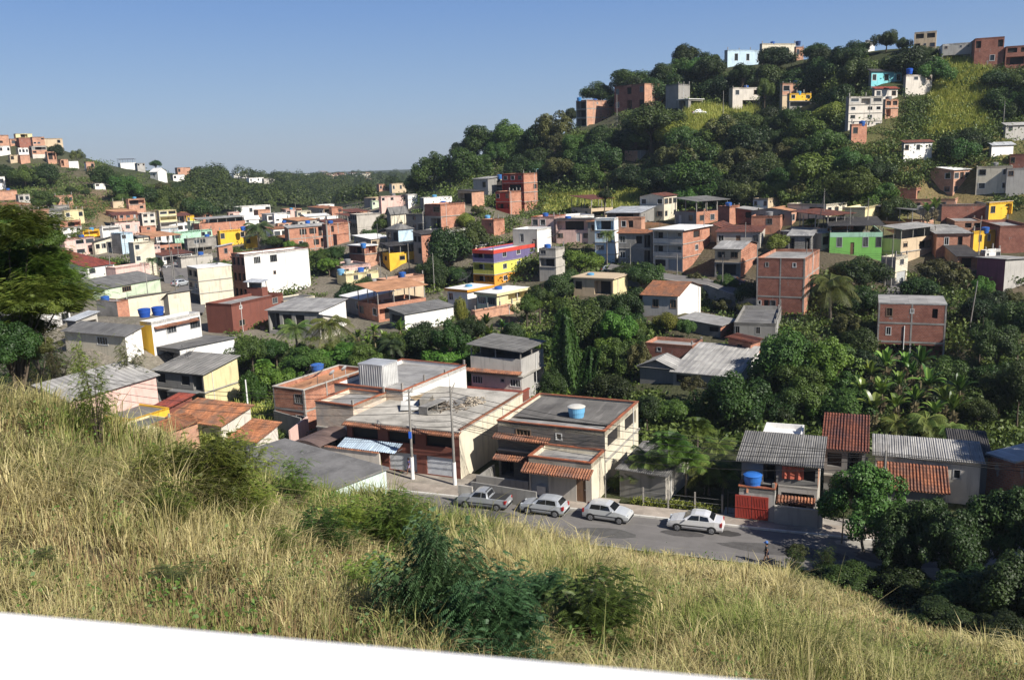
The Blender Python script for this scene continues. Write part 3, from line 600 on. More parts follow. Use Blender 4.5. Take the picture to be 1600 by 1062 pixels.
# ------------------------------------------------------------------ ground sheet
def ground():
    ang = np.concatenate([np.linspace(-180, 20, 60, endpoint=False), np.linspace(20, 160, 300, endpoint=False), np.linspace(160, 180, 7)])
    rad = np.concatenate([[0.01], np.geomspace(1.5, 5200, 330)])
    A_, R_ = np.meshgrid(np.radians(ang), rad)
    xy = np.stack([R_ * np.cos(A_), R_ * np.sin(A_) - 12], -1).reshape(-1, 2)
    z = TZ(xy)
    rs = np.random.RandomState(3)
    n, k = len(rad), len(ang)
    i, j = np.meshgrid(np.arange(n - 1), np.arange(k - 1), indexing='ij')
    q = (i * k + j).ravel()
    Fc = np.stack([q, q + 1, q + k + 1, q + k], 1)[:, ::-1]
    # colour of the soil and what covers it
    col = np.tile([0.055, 0.065, 0.028], (len(xy), 1))
    spots = [((300, 420), 200, 60, (0.30, 0.265, 0.225)), ((400, 360), 280, 90, (0.26, 0.225, 0.18)), ((200, 500), 125, 40, (0.27, 0.24, 0.20)),
             ((560, 400), 200, 45, (0.22, 0.19, 0.15)), ((1050, 410), 145, 30, (0.15, 0.12, 0.09)), ((1480, 400), 135, 30, (0.14, 0.11, 0.08)),
             ((30, 230), 300, 25, (0.18, 0.13, 0.09)), ((120, 330), 270, 22, (0.26, 0.20, 0.11)), ((155, 305), 290, 16, (0.30, 0.17, 0.09)),
             ((1115, 195), 208, 14, (0.22, 0.24, 0.05)), ((1150, 190), 208, 12, (0.20, 0.23, 0.05)), ((1520, 150), 180, 17, (0.22, 0.19, 0.07)), ((1480, 190), 175, 12, (0.20, 0.16, 0.06)),
             ((1365, 235), 168, 8, (0.2, 0.2, 0.05)), ((1480, 200), 172, 6, (0.26, 0.17, 0.10)), ((880, 318), 195, 9, (0.24, 0.17, 0.09)), ((930, 310), 190, 7, (0.26, 0.18, 0.10)),
             ((1010, 310), 185, 4, (0.34, 0.14, 0.07)), ((190, 330), 250, 7, (0.34, 0.15, 0.07)), ((330, 330), 330, 7, (0.3, 0.16, 0.08)), ((1470, 210), 172, 6, (0.24, 0.19, 0.12))]
    for (px, py), D, r, c in spots:
        p = P(px, py, D)[:2]
        w = np.exp(-((xy - p) ** 2).sum(1) / (r * r))[:, None]
        col = col * (1 - w) + np.array(c) * w
    nr = (xy - K0) @ SN
    w = (1 / (1 + np.exp((nr + 6) / 1.0)))[:, None] * 0.9
    col = col * (1 - w) + np.array([0.075, 0.06, 0.032]) * w
    col = np.c_[col, np.ones(len(col))]
    m, t, b = newmat('ground', 0.97, 0.1)
    at = t.nodes.new('ShaderNodeAttribute'); at.attribute_name = 'lc'
    tc = t.nodes.new('ShaderNodeTexCoord')
    n1 = noise(t, tc.outputs['Object'], 0.22, 7, 0.7); n2 = noise(t, tc.outputs['Object'], 2.5, 4)
    c1 = mixc(t, ramp(t, n1, 0.48, 0.72), at.outputs['Color'], mixc(t, 0.6, at.outputs['Color'], (0.05, 0.075, 0.022)))
    c1 = mixc(t, ramp(t, n2, 0.35, 0.7), c1, mixc(t, 0.5, at.outputs['Color'], (0.02, 0.02, 0.01)))
    t.links.new(c1, b.inputs['Base Color']); bump(t, b, n2, 0.8, 0.3)
    me = np_mesh('ground', np.c_[xy, z], Fc, m, col, True)
    tag(obj('ground', me), kind='structure')
ground()
# street: asphalt, the far pavement with its kerb, gutter and kerb paint
def asphalt():
    m, t, b = newmat('asphalt', 0.9, 0.25)
    uv = uvn(t); n1 = noise(t, uv, 0.5, 5, 0.6); n2 = noise(t, uv, 14, 3); n3 = noise(t, uvn(t, 0.12, 1.2), 1.5, 4)
    c = mixc(t, ramp(t, n1, 0.4, 0.7), (0.165, 0.155, 0.148), (0.125, 0.118, 0.112))
    c = mixc(t, ramp(t, n3, 0.55, 0.75), c, (0.20, 0.19, 0.178))
    c = mixc(t, ramp(t, n2, 0.35, 0.7), c, mixc(t, 0.3, c, (0.2, 0.19, 0.18)))
    t.links.new(c, b.inputs['Base Color']); bump(t, b, n2, 0.3, 0.01); return m
def ribbon(name, n0, n1, z0, z1, mat, t0=-62, t1=55, step=3, thick=None, kind='structure'):
    b = MB()
    t = t0
    while t < t1:
        u = min(t + step, t1)
        b.face([st(t, n0, z1), st(u, n0, z1), st(u, n1, z1), st(t, n1, z1)], mat, [(t, n0), (u, n0), (u, n1), (t, n1)])
        if z0 is not None:
            b.face([st(t, n0, z0), st(u, n0, z0), st(u, n0, z1), st(t, n0, z1)], mat, [(t, 0), (u, 0), (u, .15), (t, .15)])
        t = u
    o = b.build(name); tag(o, kind=kind); return o
ribbon('road', -5.9, 0.0, None, 0.0, asphalt())
ribbon('kerb', 0.0, 0.22, 0.0, 0.13, plaster((0.62, 0.60, 0.55), 0.6))
ribbon('pavement', 0.22, 2.1, None, 0.125, concrete((0.40, 0.345, 0.29)))
ribbon('pavement', 2.1, 5.6, None, .118, concrete((0.36, 0.32, 0.27)), -45, -9)
ribbon('pavement', 2.1, 3.0, None, .118, concrete((0.36, 0.32, 0.27)), -9, 3)
ribbon('pavement', 2.1, 3.6, None, .118, concrete((0.40, 0.37, 0.33)), 11.5, 22)
ribbon('kerb', -6.1, -5.9, None, 0.06, concrete((0.30, 0.30, 0.27)))
o = MB(); rr = random.Random(2)                       # pale cement dust spilt on the asphalt before the red gate
cx_, cy_ = 22.3, -0.75
pts2 = [st(cx_ + 2.3 * math.cos(a) * (1 + .25 * rr.random()), cy_ + .55 * math.sin(a) * (1 + .5 * rr.random()), 0.006) for a in [i * math.pi / 14 for i in range(28)]]
o.face(pts2, plain((0.34, 0.32, 0.28), 0.95, name='cement_dust', var=0.3)); tag(o.build('cement_stain'), kind='structure')
for k_, (t_, n_c, w_, d_2, c_) in enumerate([(-8, -2.6, 3.4, .9, (.085, .082, .08)), (3.4, -3.6, 2.2, .7, (.10, .096, .09)), (9, -2.2, 1.5, .5, (.075, .07, .068)), (16.5, -3.2, 4.2, .8, (.095, .09, .086)), (-3.5, -1.3, 1.0, .5, (.04, .038, .036)), (12.2, -1.3, .9, .45, (.045, .042, .04)), (24, -2.5, 2.6, 1.0, (.09, .085, .08))]):
    o = MB(); o.face([st(t_ + w_ * math.cos(a) * (1 + .2 * rr.random()), n_c + d_2 * math.sin(a) * (1 + .35 * rr.random()), 0.005) for a in [i * math.pi / 10 for i in range(20)]], plain(c_, .95, name='road_patch', var=.3)); tag(o.build('road_patch'), kind='structure')
# ------------------------------------------------------------------ houses
WH, CR, GY, YE, OR, PK = (0.80, 0.78, 0.74), (0.66, 0.60, 0.47), (0.40, 0.385, 0.36), (0.72, 0.50, 0.10), (0.72, 0.30, 0.04), (0.70, 0.48, 0.42)
GN, LG, BL, MR, LY, PU, RE, TN, LB, OY, DG, MV = (0.22, 0.52, 0.12), (0.58, 0.68, 0.50), (0.35, 0.50, 0.62), (0.20, 0.075, 0.055), (0.68, 0.59, 0.34), (0.15, 0.125, 0.25), (0.55, 0.07, 0.05), (0.56, 0.44, 0.30), (0.50, 0.64, 0.74), (0.78, 0.42, 0.06), (0.20, 0.195, 0.185), (0.23, 0.075, 0.11)
COLS = dict(wh=WH, cr=CR, gy=GY, ye=YE, pk=PK, gn=GN, lg=LG, bl=BL, mr=MR, ly=LY, pu=PU, re=RE, tn=TN, lb=LB, oy=OY, dg=DG, mv=MV)
COLS['or'] = OR; COLS['tq'] = (0.22, 0.58, 0.62); COLS['bw'] = (0.62, 0.57, 0.50); COLS['sa'] = (0.66, 0.36, 0.26); COLS['ba'] = (0.46, 0.43, 0.38); COLS['yg'] = (0.68, 0.64, 0.13); COLS['mi'] = (0.42, 0.68, 0.50); COLS['pg'] = (0.60, 0.70, 0.66); COLS['go'] = (0.78, 0.47, 0.05)
def wm(k):
    if k == "ti": return tile()
    if k == 'br': return brick()
    if k == 'sa': return brick((0.56, 0.30, 0.19), (0.42, 0.33, 0.27))
    if k == 'bd': return brick((0.34, 0.13, 0.085), (0.26, 0.22, 0.2))  # dark brick; also paints shade into the left walls of brick houses
    if k == 'co': return concrete((0.34, 0.32, 0.29))
    if k == 'st': return brick((0.19, 0.18, 0.165), (0.10, 0.095, 0.09), 0.42, 0.11)
    if k == 'sb': return brick((0.68, 0.58, 0.46), (0.50, 0.42, 0.34), 0.42, 0.11)
    if k == 'gd': return plaster((0.27, 0.26, 0.24), 0.8)
    return plaster(COLS[k], 0.4 if k in ('wh', 'ye', 'gn', 'pu', 'go', 'or') else 0.72)
FCM = lambda: sheet((0.215, 0.21, 0.20)); FLM = lambda: sheet((0.42, 0.41, 0.39)); MTM = lambda: sheet((0.56, 0.58, 0.60), 0.2, 0.0, 0.45); TIM = lambda: tile((0.37, 0.15, 0.08)); RDM = lambda: tile((0.36, 0.085, 0.055)); DKM = lambda: sheet((0.075, 0.07, 0.068))
RM = dict(fc=FCM, fl=FLM, mt=MTM, ti=TIM, rd=RDM, dk=DKM, td=lambda: tile((0.23, 0.085, 0.055)), ow=lambda: tile((0.46, 0.19, 0.09)), os=lambda: concrete((0.52, 0.27, 0.15)), wh2=lambda: plaster((0.75, 0.74, 0.72), 0.3), rg=lambda: concrete((0.20, 0.195, 0.19)), pc=lambda: concrete((0.50, 0.47, 0.41)), wl=lambda: plaster((0.75, 0.74, 0.72), 0.3))

def facade(wall, O, u, n, w, z0, z1, holes, mats):
    """one wall plane from O along u (outward normal n), with rectangular recesses cut in it"""
    us = sorted({0.0, w} | {h[0] for h in holes} | {h[2] for h in holes})
    vs = sorted({z0, z1} | {h[1] for h in holes} | {h[3] for h in holes} | {m_[0] for m_ in mats if z0 < m_[0] < z1})
    def pt(a, b_, d=0.0): return (O[0] + u[0] * a - n[0] * d, O[1] + u[1] * a - n[1] * d, b_)
    def mat_at(z):
        r = mats[0][1]
        for zz, mm in mats:
            if z >= zz: r = mm
        return r
    for a0, a1 in zip(us[:-1], us[1:]):
        for b0, b1 in zip(vs[:-1], vs[1:]):
            if a1 - a0 < 1e-5 or b1 - b0 < 1e-5: continue
            cu, cv = (a0 + a1) / 2, (b0 + b1) / 2
            if any(h[0] < cu < h[2] and h[1] < cv < h[3] for h in holes): continue
            wall.face([pt(a0, b0), pt(a1, b0), pt(a1, b1), pt(a0, b1)], mat_at(cv), [(a0, b0), (a1, b0), (a1, b1), (a0, b1)])
    for a0, b0, a1, b1, d, bm in holes:
        m_ = mat_at((b0 + b1) / 2); bm = bm or m_
        wall.face([pt(a0, b0), pt(a0, b1), pt(a0, b1, d), pt(a0, b0, d)][::-1], m_)
        wall.face([pt(a1, b0), pt(a1, b0, d), pt(a1, b1, d), pt(a1, b1)][::-1], m_)
        wall.face([pt(a0, b1), pt(a1, b1), pt(a1, b1, d), pt(a0, b1, d)][::-1], m_)
        wall.face([pt(a0, b0), pt(a0, b0, d), pt(a1, b0, d), pt(a1, b0)][::-1], m_)
        wall.face([pt(a0, b0, d), pt(a1, b0, d), pt(a1, b1, d), pt(a0, b1, d)], bm)

def corrugate(b, O, U, V, mat, pitch=0.18, amp=0.03, step=None, per=4):
    """corrugated sheet over the parallelogram O, U (across), V (down the slope)"""
    O, U, V = Vector(O), Vector(U), Vector(V); N = U.cross(V).normalized()
    if N.z < 0: N = -N
    lu, lv = U.length, V.length; nu = max(2, int(lu / pitch * per)); rows = 1 if not step else max(1, int(lv / step))
    for r in range(rows):
        v0, v1 = r / rows, (r + 1) / rows
        lift = 0.0 if not step else 0.03
        prev = None
        for i in range(nu + 1):
            a = i / nu; h = amp * math.sin(a * lu / pitch * 2 * math.pi)
            p = O + U * a + V * v0 + N * h; q = O + U * a + V * v1 + N * (h + lift)
            if prev: b.face([prev[0], p, q, prev[1]], mat, [(prev[2], v0 * lv), (a * lu, v0 * lv), (a * lu, v1 * lv), (prev[2], v1 * lv)])
            prev = (p, q, a * lu)

def roofplane(b, a, c, d, e, mat, near, kind):
    """quad roof plane; a-c is the top edge, e-d the eave"""
    U, V = Vector(c) - Vector(a), Vector(e) - Vector(a)
    para = (Vector(d) - Vector(e) - U).length < 0.05
    if near and para:
        if kind in ('ti', 'td', 'rd', 'ow'): corrugate(b, a, U, V, mat, 0.24, 0.045, 0.42)
        else: corrugate(b, a, U, V, mat)
    else:
        t = U.normalized(); s = V.normalized()
        pts_ = [Vector(x) for x in (a, c, d, e)]
        b.face(pts_, mat, [((p - pts_[0]).dot(t), (p - pts_[0]).dot(s)) for p in pts_])

FH = 2.75
class Vol:
    pass
def volume(root, W, L, h, D, fR='', fL='', mR='wh', mL=None, roof='slab', rm='fc', x0=0.0, y0=0.0, z0=0.0, base=-1.5, rise=0.9, cop=None, oh=0.35, frame=False, post=None, names=('wall', 'roof'), fac=None, rail=None):
    """a box W (along x) by L (along y); fR / fL: floors from the top, split by '/', of the right (y = 0) and left (x = 0) walls"""
    mL = mL or mR; near = D < 118
    nf = max(1, fR.count('/') + 1 if fR else 1, fL.count('/') + 1 if fL else 1)
    fh = h / nf
    wall = MB(); wins = []
    def mats(spec):
        ks = spec.split('/')
        if len(ks) == 1: return [(base, wm(ks[0]))]
        k_ = len(ks); return [(base, wm(ks[-1]))] + [(z0 + h * (1 - (i + 1) / k_), wm(ks[i])) for i in range(k_ - 2, -1, -1)]
    def holes(spec, w):
        hs = []
        if not spec: return hs
        fl = spec.split('/')
        for i, row in enumerate(fl):
            zb = z0 + h - (i + 1) * fh; top = zb + fh
            if not row: continue
            cw = w / len(row)
            j = 0
            while j < len(row):
                c = row[j]; k_ = 1
                if c in 'oB':
                    while j + k_ < len(row) and row[j + k_] == c: k_ += 1
                u0, u1 = j * cw, (j + k_) * cw; cx = (u0 + u1) / 2
                if c == 'w': a = min(cw * .34, .62); r = (cx - a, zb + fh * .36, cx + a, zb + fh * .78, .10)
                elif c == 'W': a = min(cw * .42, 1.1); r = (cx - a, zb + fh * .36, cx + a, zb + fh * .80, .10)
                elif c == 'v': a = min(cw * .25, .28); r = (cx - a, zb + fh * .55, cx + a, zb + fh * .78, .10)
                elif c == 'h': a = cw * .36; r = (cx - a, zb + fh * .3, cx + a, zb + fh * .8, .25)
                elif c == 'd': a = min(cw * .3, .42); r = (cx - a, zb + .05, cx + a, zb + min(fh * .82, 2.1), .12)
                elif c == 's': a = min(cw * .44, 1.5); r = (cx - a, zb + .05, cx + a, zb + min(fh * .85, 2.5), .18)
                elif c in 'oB': r = (u0 + .22, zb + (fh * .36 if c == 'B' else fh * .04), u1 - .22, zb + fh * .86, 1.3)
                elif c == 'A': a = min(cw * .36, .8); r = (cx - a, zb + fh * .34, cx + a, zb + fh * .82, .10)
                else: j += k_; continue
                if r[2] - r[0] > .15 and r[3] > r[1] + .1: hs.append((r, c))
                j += k_
        return hs
    faces_ = [((x0, y0), (1, 0), (0, -1), W, fR, mR), ((x0, y0 + L), (0, -1), (-1, 0), L, fL, mL)]
    for O, u, n, w, spec, ms in faces_:
        hs = holes(spec, w)
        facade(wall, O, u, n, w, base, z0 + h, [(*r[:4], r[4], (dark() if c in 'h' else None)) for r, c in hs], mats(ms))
        wins += [(O, u, n, r, c) for r, c in hs]
    wall.face([(x0 + W, y0, base), (x0 + W, y0 + L, base), (x0 + W, y0 + L, z0 + h), (x0 + W, y0, z0 + h)], mats(mL)[0][1])
    wall.face([(x0 + W, y0 + L, base), (x0, y0 + L, base), (x0, y0 + L, z0 + h), (x0 + W, y0 + L, z0 + h)], mats(mR)[0][1])
    X0, X1, Y0, Y1, T = x0, x0 + W, y0, y0 + L, z0 + h
    if roof in ('slab', 'flat'):
        p = 0.0 if roof == 'flat' else (0.45 if h > 2 else 0.2)
        tk = 0.14
        if p:
            for (a, b_, c, d) in ((X0, Y0, X1, Y0 + tk), (X0, Y1 - tk, X1, Y1), (X0, Y0 + tk, X0 + tk, Y1 - tk), (X1 - tk, Y0 + tk, X1, Y1 - tk)):
                wall.box(a, b_, T - p, c, d, T, wm(mR.split('/')[0]))
    else:
        pass
    wo = wall.build(names[0], root)
    rb = MB(); rmat = RM[rm]() if rm in RM else None
    if roof == 'slab':
        rb.face([(X0 + .14, Y0 + .14, T - p + .004), (X1 - .14, Y0 + .14, T - p + .004), (X1 - .14, Y1 - .14, T - p + .004), (X0 + .14, Y1 - .14, T - p + .004)], rmat if rm != 'co' else concrete())
        if cop:
            cm = tile((0.52, 0.17, 0.08), False) if cop == 'ti' else wm(cop)
            c_ = MB()
            for (a, b_, c, d) in ((X0 - .06, Y0 - .06, X1 + .06, Y0 + .2), (X0 - .06, Y1 - .2, X1 + .06, Y1 + .06), (X0 - .06, Y0 + .2, X0 + .2, Y1 - .2), (X1 - .2, Y0 + .2, X1 + .06, Y1 - .2)):
                c_.box(a, b_, T + .003, c, d, T + .1, cm)
            if cop == 're':
                for (a, b_, c, d) in ((X0 - .06, Y0 - .06, X1 + .06, Y0 - .004), (X0 - .06, Y0, X0 - .004, Y1)): c_.box(a, b_, T - .6, c, d, T, cm)
            c_.build('coping', root)
    elif roof == 'flat':
        rb.box(X0 - oh, Y0 - oh, T + .002, X1 + oh, Y1 + oh, T + .16, rmat if rmat else (concrete() if rm == 'co' else wm(rm)), None)
        if cop: 
            c_ = MB(); cm = wm(cop)
            c_.box(X0 - oh - .03, Y0 - oh - .03, T - .25, X1 + oh + .03, Y0 - oh, T + .17, cm); c_.box(X0 - oh - .03, Y0 - oh, T - .25, X0 - oh, Y1 + oh, T + .17, cm); c_.build('fascia', root)
    elif roof[:4] in ('shed', 'terr'):
        low = roof[4:] or '-x'; lift = 0.0
        if roof[:4] == 'terr':
            lift = post or 2.2
            pm = concrete((0.36, 0.34, 0.31)); nx = max(1, round(W / 3)); ny = max(1, round(L / 3))
            for i in range(nx + 1):
                for yy in (Y0 + .1, Y1 - .1): ps = MB(); ps.box(X0 + .1 + (W - .3) * i / nx - .05, yy - .06, T, X0 + .1 + (W - .3) * i / nx + .07, yy + .06, T + lift, pm); ps.build('post', root)
            for i in range(1, ny):
                for xx in (X0 + .1, X1 - .1): ps = MB(); ps.box(xx - .06, Y0 + L * i / ny - .06, T, xx + .06, Y0 + L * i / ny + .06, T + lift, pm); ps.build('post', root)
            Tf = T - .75; e_ = -.02 if rail else .004
            fl_ = MB(); fl_.face([(X0 + .01, Y0 + .01, Tf), (X1 - .01, Y0 + .01, Tf), (X1 - .01, Y1 - .01, Tf), (X0 + .01, Y1 - .01, Tf)], concrete()); 
            for (a, b_, c, d) in ((X0 + e_, Y0 + e_, X1, Y0 + .12), (X0 + e_, Y0 + .12, X0 + .12, Y1)): fl_.box(a, b_, Tf + .003, c, d, T + .02, wm((rail or mR).split('/')[0]))
            fl_.build('terrace', root)
            if D < 400:
                bk = MB(); bk.box(X0 + W * .35, Y1 - .25, Tf + .01, X1 - .3, Y1 - .13, T + lift - .05, wm('gd')); bk.box(X1 - .3, Y0 + L * .3, Tf + .01, X1 - .18, Y1 - .26, T + lift - .05, wm('gd')); bk.build('back_wall', root)
        z_ = T + lift + .03
        zz = {'-x': (z_, z_ + rise, z_ + rise, z_), '+x': (z_ + rise, z_, z_, z_ + rise), '-y': (z_, z_, z_ + rise, z_ + rise), '+y': (z_ + rise, z_ + rise, z_, z_)}[low]
        cs = [(X0, Y0), (X1, Y0), (X1, Y1), (X0, Y1)]
        sx = (zz[1] - zz[0]) / W * oh; sy = (zz[3] - zz[0]) / L * oh
        q = [(X0 - oh, Y0 - oh, zz[0] - sx - sy), (X1 + oh, Y0 - oh, zz[1] + sx - sy), (X1 + oh, Y1 + oh, zz[2] + sx + sy), (X0 - oh, Y1 + oh, zz[3] - sx + sy)]
        order = {'-x': (1, 2, 3, 0), '+x': (3, 0, 1, 2), '-y': (2, 3, 0, 1), '+y': (0, 1, 2, 3)}[low]
        a, c, d, e = [q[i] for i in order]
        roofplane(rb, a, c, d, e, rmat, near, rm)
        rb.face([(p_[0], p_[1], p_[2] - .07) for p_ in q][::-1], rmat)
        for i in range(4):
            p_, r_ = q[i], q[(i + 1) % 4]; rb.face([(p_[0], p_[1], p_[2] - .07), (r_[0], r_[1], r_[2] - .07), r_, p_], rmat)
        if roof[:4] == 'shed':
            g = MB()
            for i in range(4):
                j = (i + 1) % 4
                g.face([(*cs[i], T), (*cs[j], T), (*cs[j], zz[j] - .05), (*cs[i], zz[i] - .05)], wm((mR, mL, mR, mL)[i].split('/')[0]))
            g.build('gable', root)
    elif roof in ('gx', 'gy', 'hip'):
        H_ = T + .03; k = oh
        if roof == 'gx' or (roof == 'hip' and W >= L):
            ym = (Y0 + Y1) / 2; e_ = 0 if roof == 'gx' else min(L / 2, W * .4); s = rise / (L / 2) * k
            r0, r1 = (X0 - k + e_ * 1, ym, H_ + rise), (X1 + k - e_, ym, H_ + rise)
            roofplane(rb, r0, r1, (X1 + k, Y0 - k, H_ - s), (X0 - k, Y0 - k, H_ - s), rmat, near, rm)
            roofplane(rb, r1, r0, (X0 - k, Y1 + k, H_ - s), (X1 + k, Y1 + k, H_ - s), rmat, near, rm)
            if roof == 'hip':
                rb.face([(X0 - k, Y1 + k, H_ - s), (X0 - k, Y0 - k, H_ - s), r0], rmat); rb.face([(X1 + k, Y0 - k, H_ - s), (X1 + k, Y1 + k, H_ - s), r1], rmat)
            else:
                g = MB()
                for xx, dr in ((X0, 1), (X1, -1)): g.face([(xx, Y1, T), (xx, Y0, T), (xx, ym, H_ + rise - .04)][::dr], wm(mL.split('/')[0]))
                g.build('gable', root)
        else:
            xm = (X0 + X1) / 2; e_ = 0 if roof == 'gy' else min(W / 2, L * .4); s = rise / (W / 2) * k
            r0, r1 = (xm, Y0 - k + e_, H_ + rise), (xm, Y1 + k - e_, H_ + rise)
            roofplane(rb, r1, r0, (X0 - k, Y0 - k, H_ - s), (X0 - k, Y1 + k, H_ - s), rmat, near, rm)
            roofplane(rb, r0, r1, (X1 + k, Y1 + k, H_ - s), (X1 + k, Y0 - k, H_ - s), rmat, near, rm)
            if roof == 'hip':
                rb.face([(X0 - k, Y0 - k, H_ - s), (X1 + k, Y0 - k, H_ - s), r0], rmat); rb.face([(X1 + k, Y1 + k, H_ - s), (X0 - k, Y1 + k, H_ - s), r1], rmat)
            else:
                g = MB()
                for yy, dr in ((Y0, 1), (Y1, -1)): g.face([(X0, yy, T), (X1, yy, T), (xm, yy, H_ + rise - .04)][::dr], wm(mR.split('/')[0]))
                g.build('gable', root)
        if near:
            rb.face([(X0 - k, Y0 - k, H_ - s - .05), (X0 - k, Y1 + k, H_ - s - .05), (X1 + k, Y1 + k, H_ - s - .05), (X1 + k, Y0 - k, H_ - s - .05)], rmat)
    if rb.f: rb.build(names[1], root)
    if frame:                                                    # bare concrete posts and slab edges of an unplastered brick house
        fm = concrete((0.36, 0.34, 0.31)); fb = MB(); e = .025
        for O, u, n, w, spec, ms in faces_:
            k_ = max(1, round(w / 3.6)); 
            for i in range(k_ + 1):
                c = min(max(w * i / k_, .1), w - .1)
                pa = [(O[0] + u[0] * (c + s_) + n[0] * e, O[1] + u[1] * (c + s_) + n[1] * e) for s_ in (-.1, .1)]
                fb.face([(*pa[0], base), (*pa[1], base), (*pa[1], T), (*pa[0], T)], fm)
            for i in range(nf):
                zc = z0 + i * fh
                pa = [(O[0] + u[0] * s_ + n[0] * (e + .01), O[1] + u[1] * s_ + n[1] * (e + .01)) for s_ in (0, w)]
                fb.face([(*pa[0], zc - .12), (*pa[1], zc - .12), (*pa[1], zc + .12), (*pa[0], zc + .12)], fm)
        fb.build('concrete_frame', root)
    rs = random.Random(int(abs(h * 1000 + W * 77 + L * 13)))
    if not frame and nf > 1 and D < 300 and ('B' in fR + fL or 'o' in fR + fL) and rs.random() < .8:      # thin slab lips between the storeys
        lb = MB(); lm = concrete((0.42, 0.40, 0.36)); lo2 = rs.choice((.12, .18, .3))
        for i in range(1, nf):
            zc = z0 + i * fh; lb.box(x0 - lo2, y0 - lo2, zc - .07, x0 + W, y0 - .002, zc + .06, lm); lb.box(x0 - lo2, y0, zc - .07, x0 - .002, y0 + L, zc + .06, lm)
        lb.build('slab_edge', root)
    if D < 260 and W > 4 and rs.random() < .5:
        pb = MB(); px_ = x0 + W * rs.uniform(.08, .92); pb.bar((px_, y0 - .06, base + .5), (px_, y0 - .06, z0 + h), .045, plain((.62, .62, .6), .6, name='pipe'), 6); pb.build('drain_pipe', root)
    if D < 300 and roof in ('slab',) and rs.random() < .45:
        sb_ = MB(); k_ = rs.choice((2, 3, 4))                          # starter bars left for the next storey
        for i in range(k_):
            cx_, cy_ = x0 + .12 + (W - .3) * i / max(1, k_ - 1), y0 + .12
            sb_ = MB(); sb_.box(cx_ - .09, cy_ - .09, z0 + h + .11, cx_ + .09, cy_ + .09, z0 + h + rs.uniform(.35, 1.0), wm('co')); sb_.build('column_stub', root)
    # what fills the openings
    rs = random.Random(int(abs(h * 1000 + W * 77)))
    for O, u, n, r, c in wins:
        a0, b0, a1, b1, dp = r
        def pt(a, z, d): return (O[0] + u[0] * a - n[0] * d, O[1] + u[1] * a - n[1] * d, z)
        def slab(bb, a0_, z0_, a1_, z1_, d0, d1, m_):
            A_ = [pt(a0_, z0_, d0), pt(a1_, z0_, d0), pt(a1_, z1_, d0), pt(a0_, z1_, d0)]; B_ = [pt(a0_, z0_, d1), pt(a1_, z0_, d1), pt(a1_, z1_, d1), pt(a0_, z1_, d1)]
            bb.face(A_, m_)
            for i in range(4):
                j = (i + 1) % 4; bb.face([A_[j], A_[i], B_[i], B_[j]], m_)
        if c in 'wWvA':
            fr = MB(); fm = plain(fac or rs.choice([(0.62, 0.62, 0.60), (0.22, 0.15, 0.10), (0.40, 0.40, 0.40), (0.16, 0.16, 0.16), (0.30, 0.29, 0.27)]), 0.5, name='window_frame')
            t_ = .06
            for q in ((a0 - .03, b0, a0 + t_, b1), (a1 - t_, b0, a1 + .03, b1), (a0 + t_, b1 - t_, a1 - t_, b1), (a0 - .06, b0 - .07, a1 + .06, b0 + .03)): slab(fr, *q, -.035, .09, fm)
            nm_ = 1 if c == 'v' else (2 if c == 'w' else 4)
            if D < 175:
                for i in range(1, nm_): slab(fr, a0 + (a1 - a0) * i / nm_ - .02, b0 + .03, a0 + (a1 - a0) * i / nm_ + .02, b1 - t_, .02, .09, fm)
            w_ = fr.build('window', root)
            pn = MB(); 
            pn.face([pt(a0, b0, dp - .012), pt(a1, b0, dp - .012), pt(a1, b1, dp - .012), pt(a0, b1, dp - .012)], glass()); pn.build('pane', w_)
        elif c == 'd':
            dm = MB(); slab(dm, a0, b0, a1, b1, .07, .12, plain(rs.choice([(0.16, 0.09, 0.05), (0.45, 0.45, 0.44), (0.08, 0.07, 0.06)]), 0.6, name='door_paint')); slab(dm, a1 - .12, (b0 + b1) / 2, a1 - .06, (b0 + b1) / 2 + .1, .04, .07, plain((0.6, 0.6, 0.6), 0.3, name='steel')); dm.build('door', root)
        elif c == 's':
            dm = MB(); sm_ = plain(fac or rs.choice([(0.42, 0.43, 0.43), (0.34, 0.36, 0.37), (0.5, 0.52, 0.55)]), 0.5, name='shutter_paint'); k_ = int((b1 - b0) / .1)
            for i in range(k_):
                zz0 = b0 + (b1 - b0) * i / k_; zz1 = b0 + (b1 - b0) * (i + 1) / k_
                dm.face([pt(a0, zz0, .15), pt(a1, zz0, .15), pt(a1, (zz0 + zz1) / 2, .11), pt(a0, (zz0 + zz1) / 2, .11)], sm_); dm.face([pt(a0, (zz0 + zz1) / 2, .11), pt(a1, (zz0 + zz1) / 2, .11), pt(a1, zz1, .15), pt(a0, zz1, .15)], sm_)
            dm.build('roller_shutter', root)
        elif c == 'B' and D < 260:
            dm = MB(); k_ = max(1, int((a1 - a0) / 2.2))
            for i in range(1, k_ + 1 if k_ > 1 else 1):
                cx = a0 + (a1 - a0) * i / (k_ + 0.0)
                if i < k_: slab(dm, cx - .09, b0, cx + .09, b1, .02, .2, wm('ba'))
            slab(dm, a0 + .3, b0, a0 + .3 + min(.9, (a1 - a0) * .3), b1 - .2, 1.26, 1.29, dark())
            if a1 - a0 > 2.5: slab(dm, a1 - 1.4, b0 + .4, a1 - .4, b1 - .3, 1.26, 1.29, glass())
            dm.build('balcony_pillars', root)
        elif c == 'o':
            dm = MB(); slab(dm, a0 + (a1 - a0) * .2, b0, a0 + (a1 - a0) * .75, b1 - .1, 1.27, 1.29, dark()); dm.build('inner_door', root)

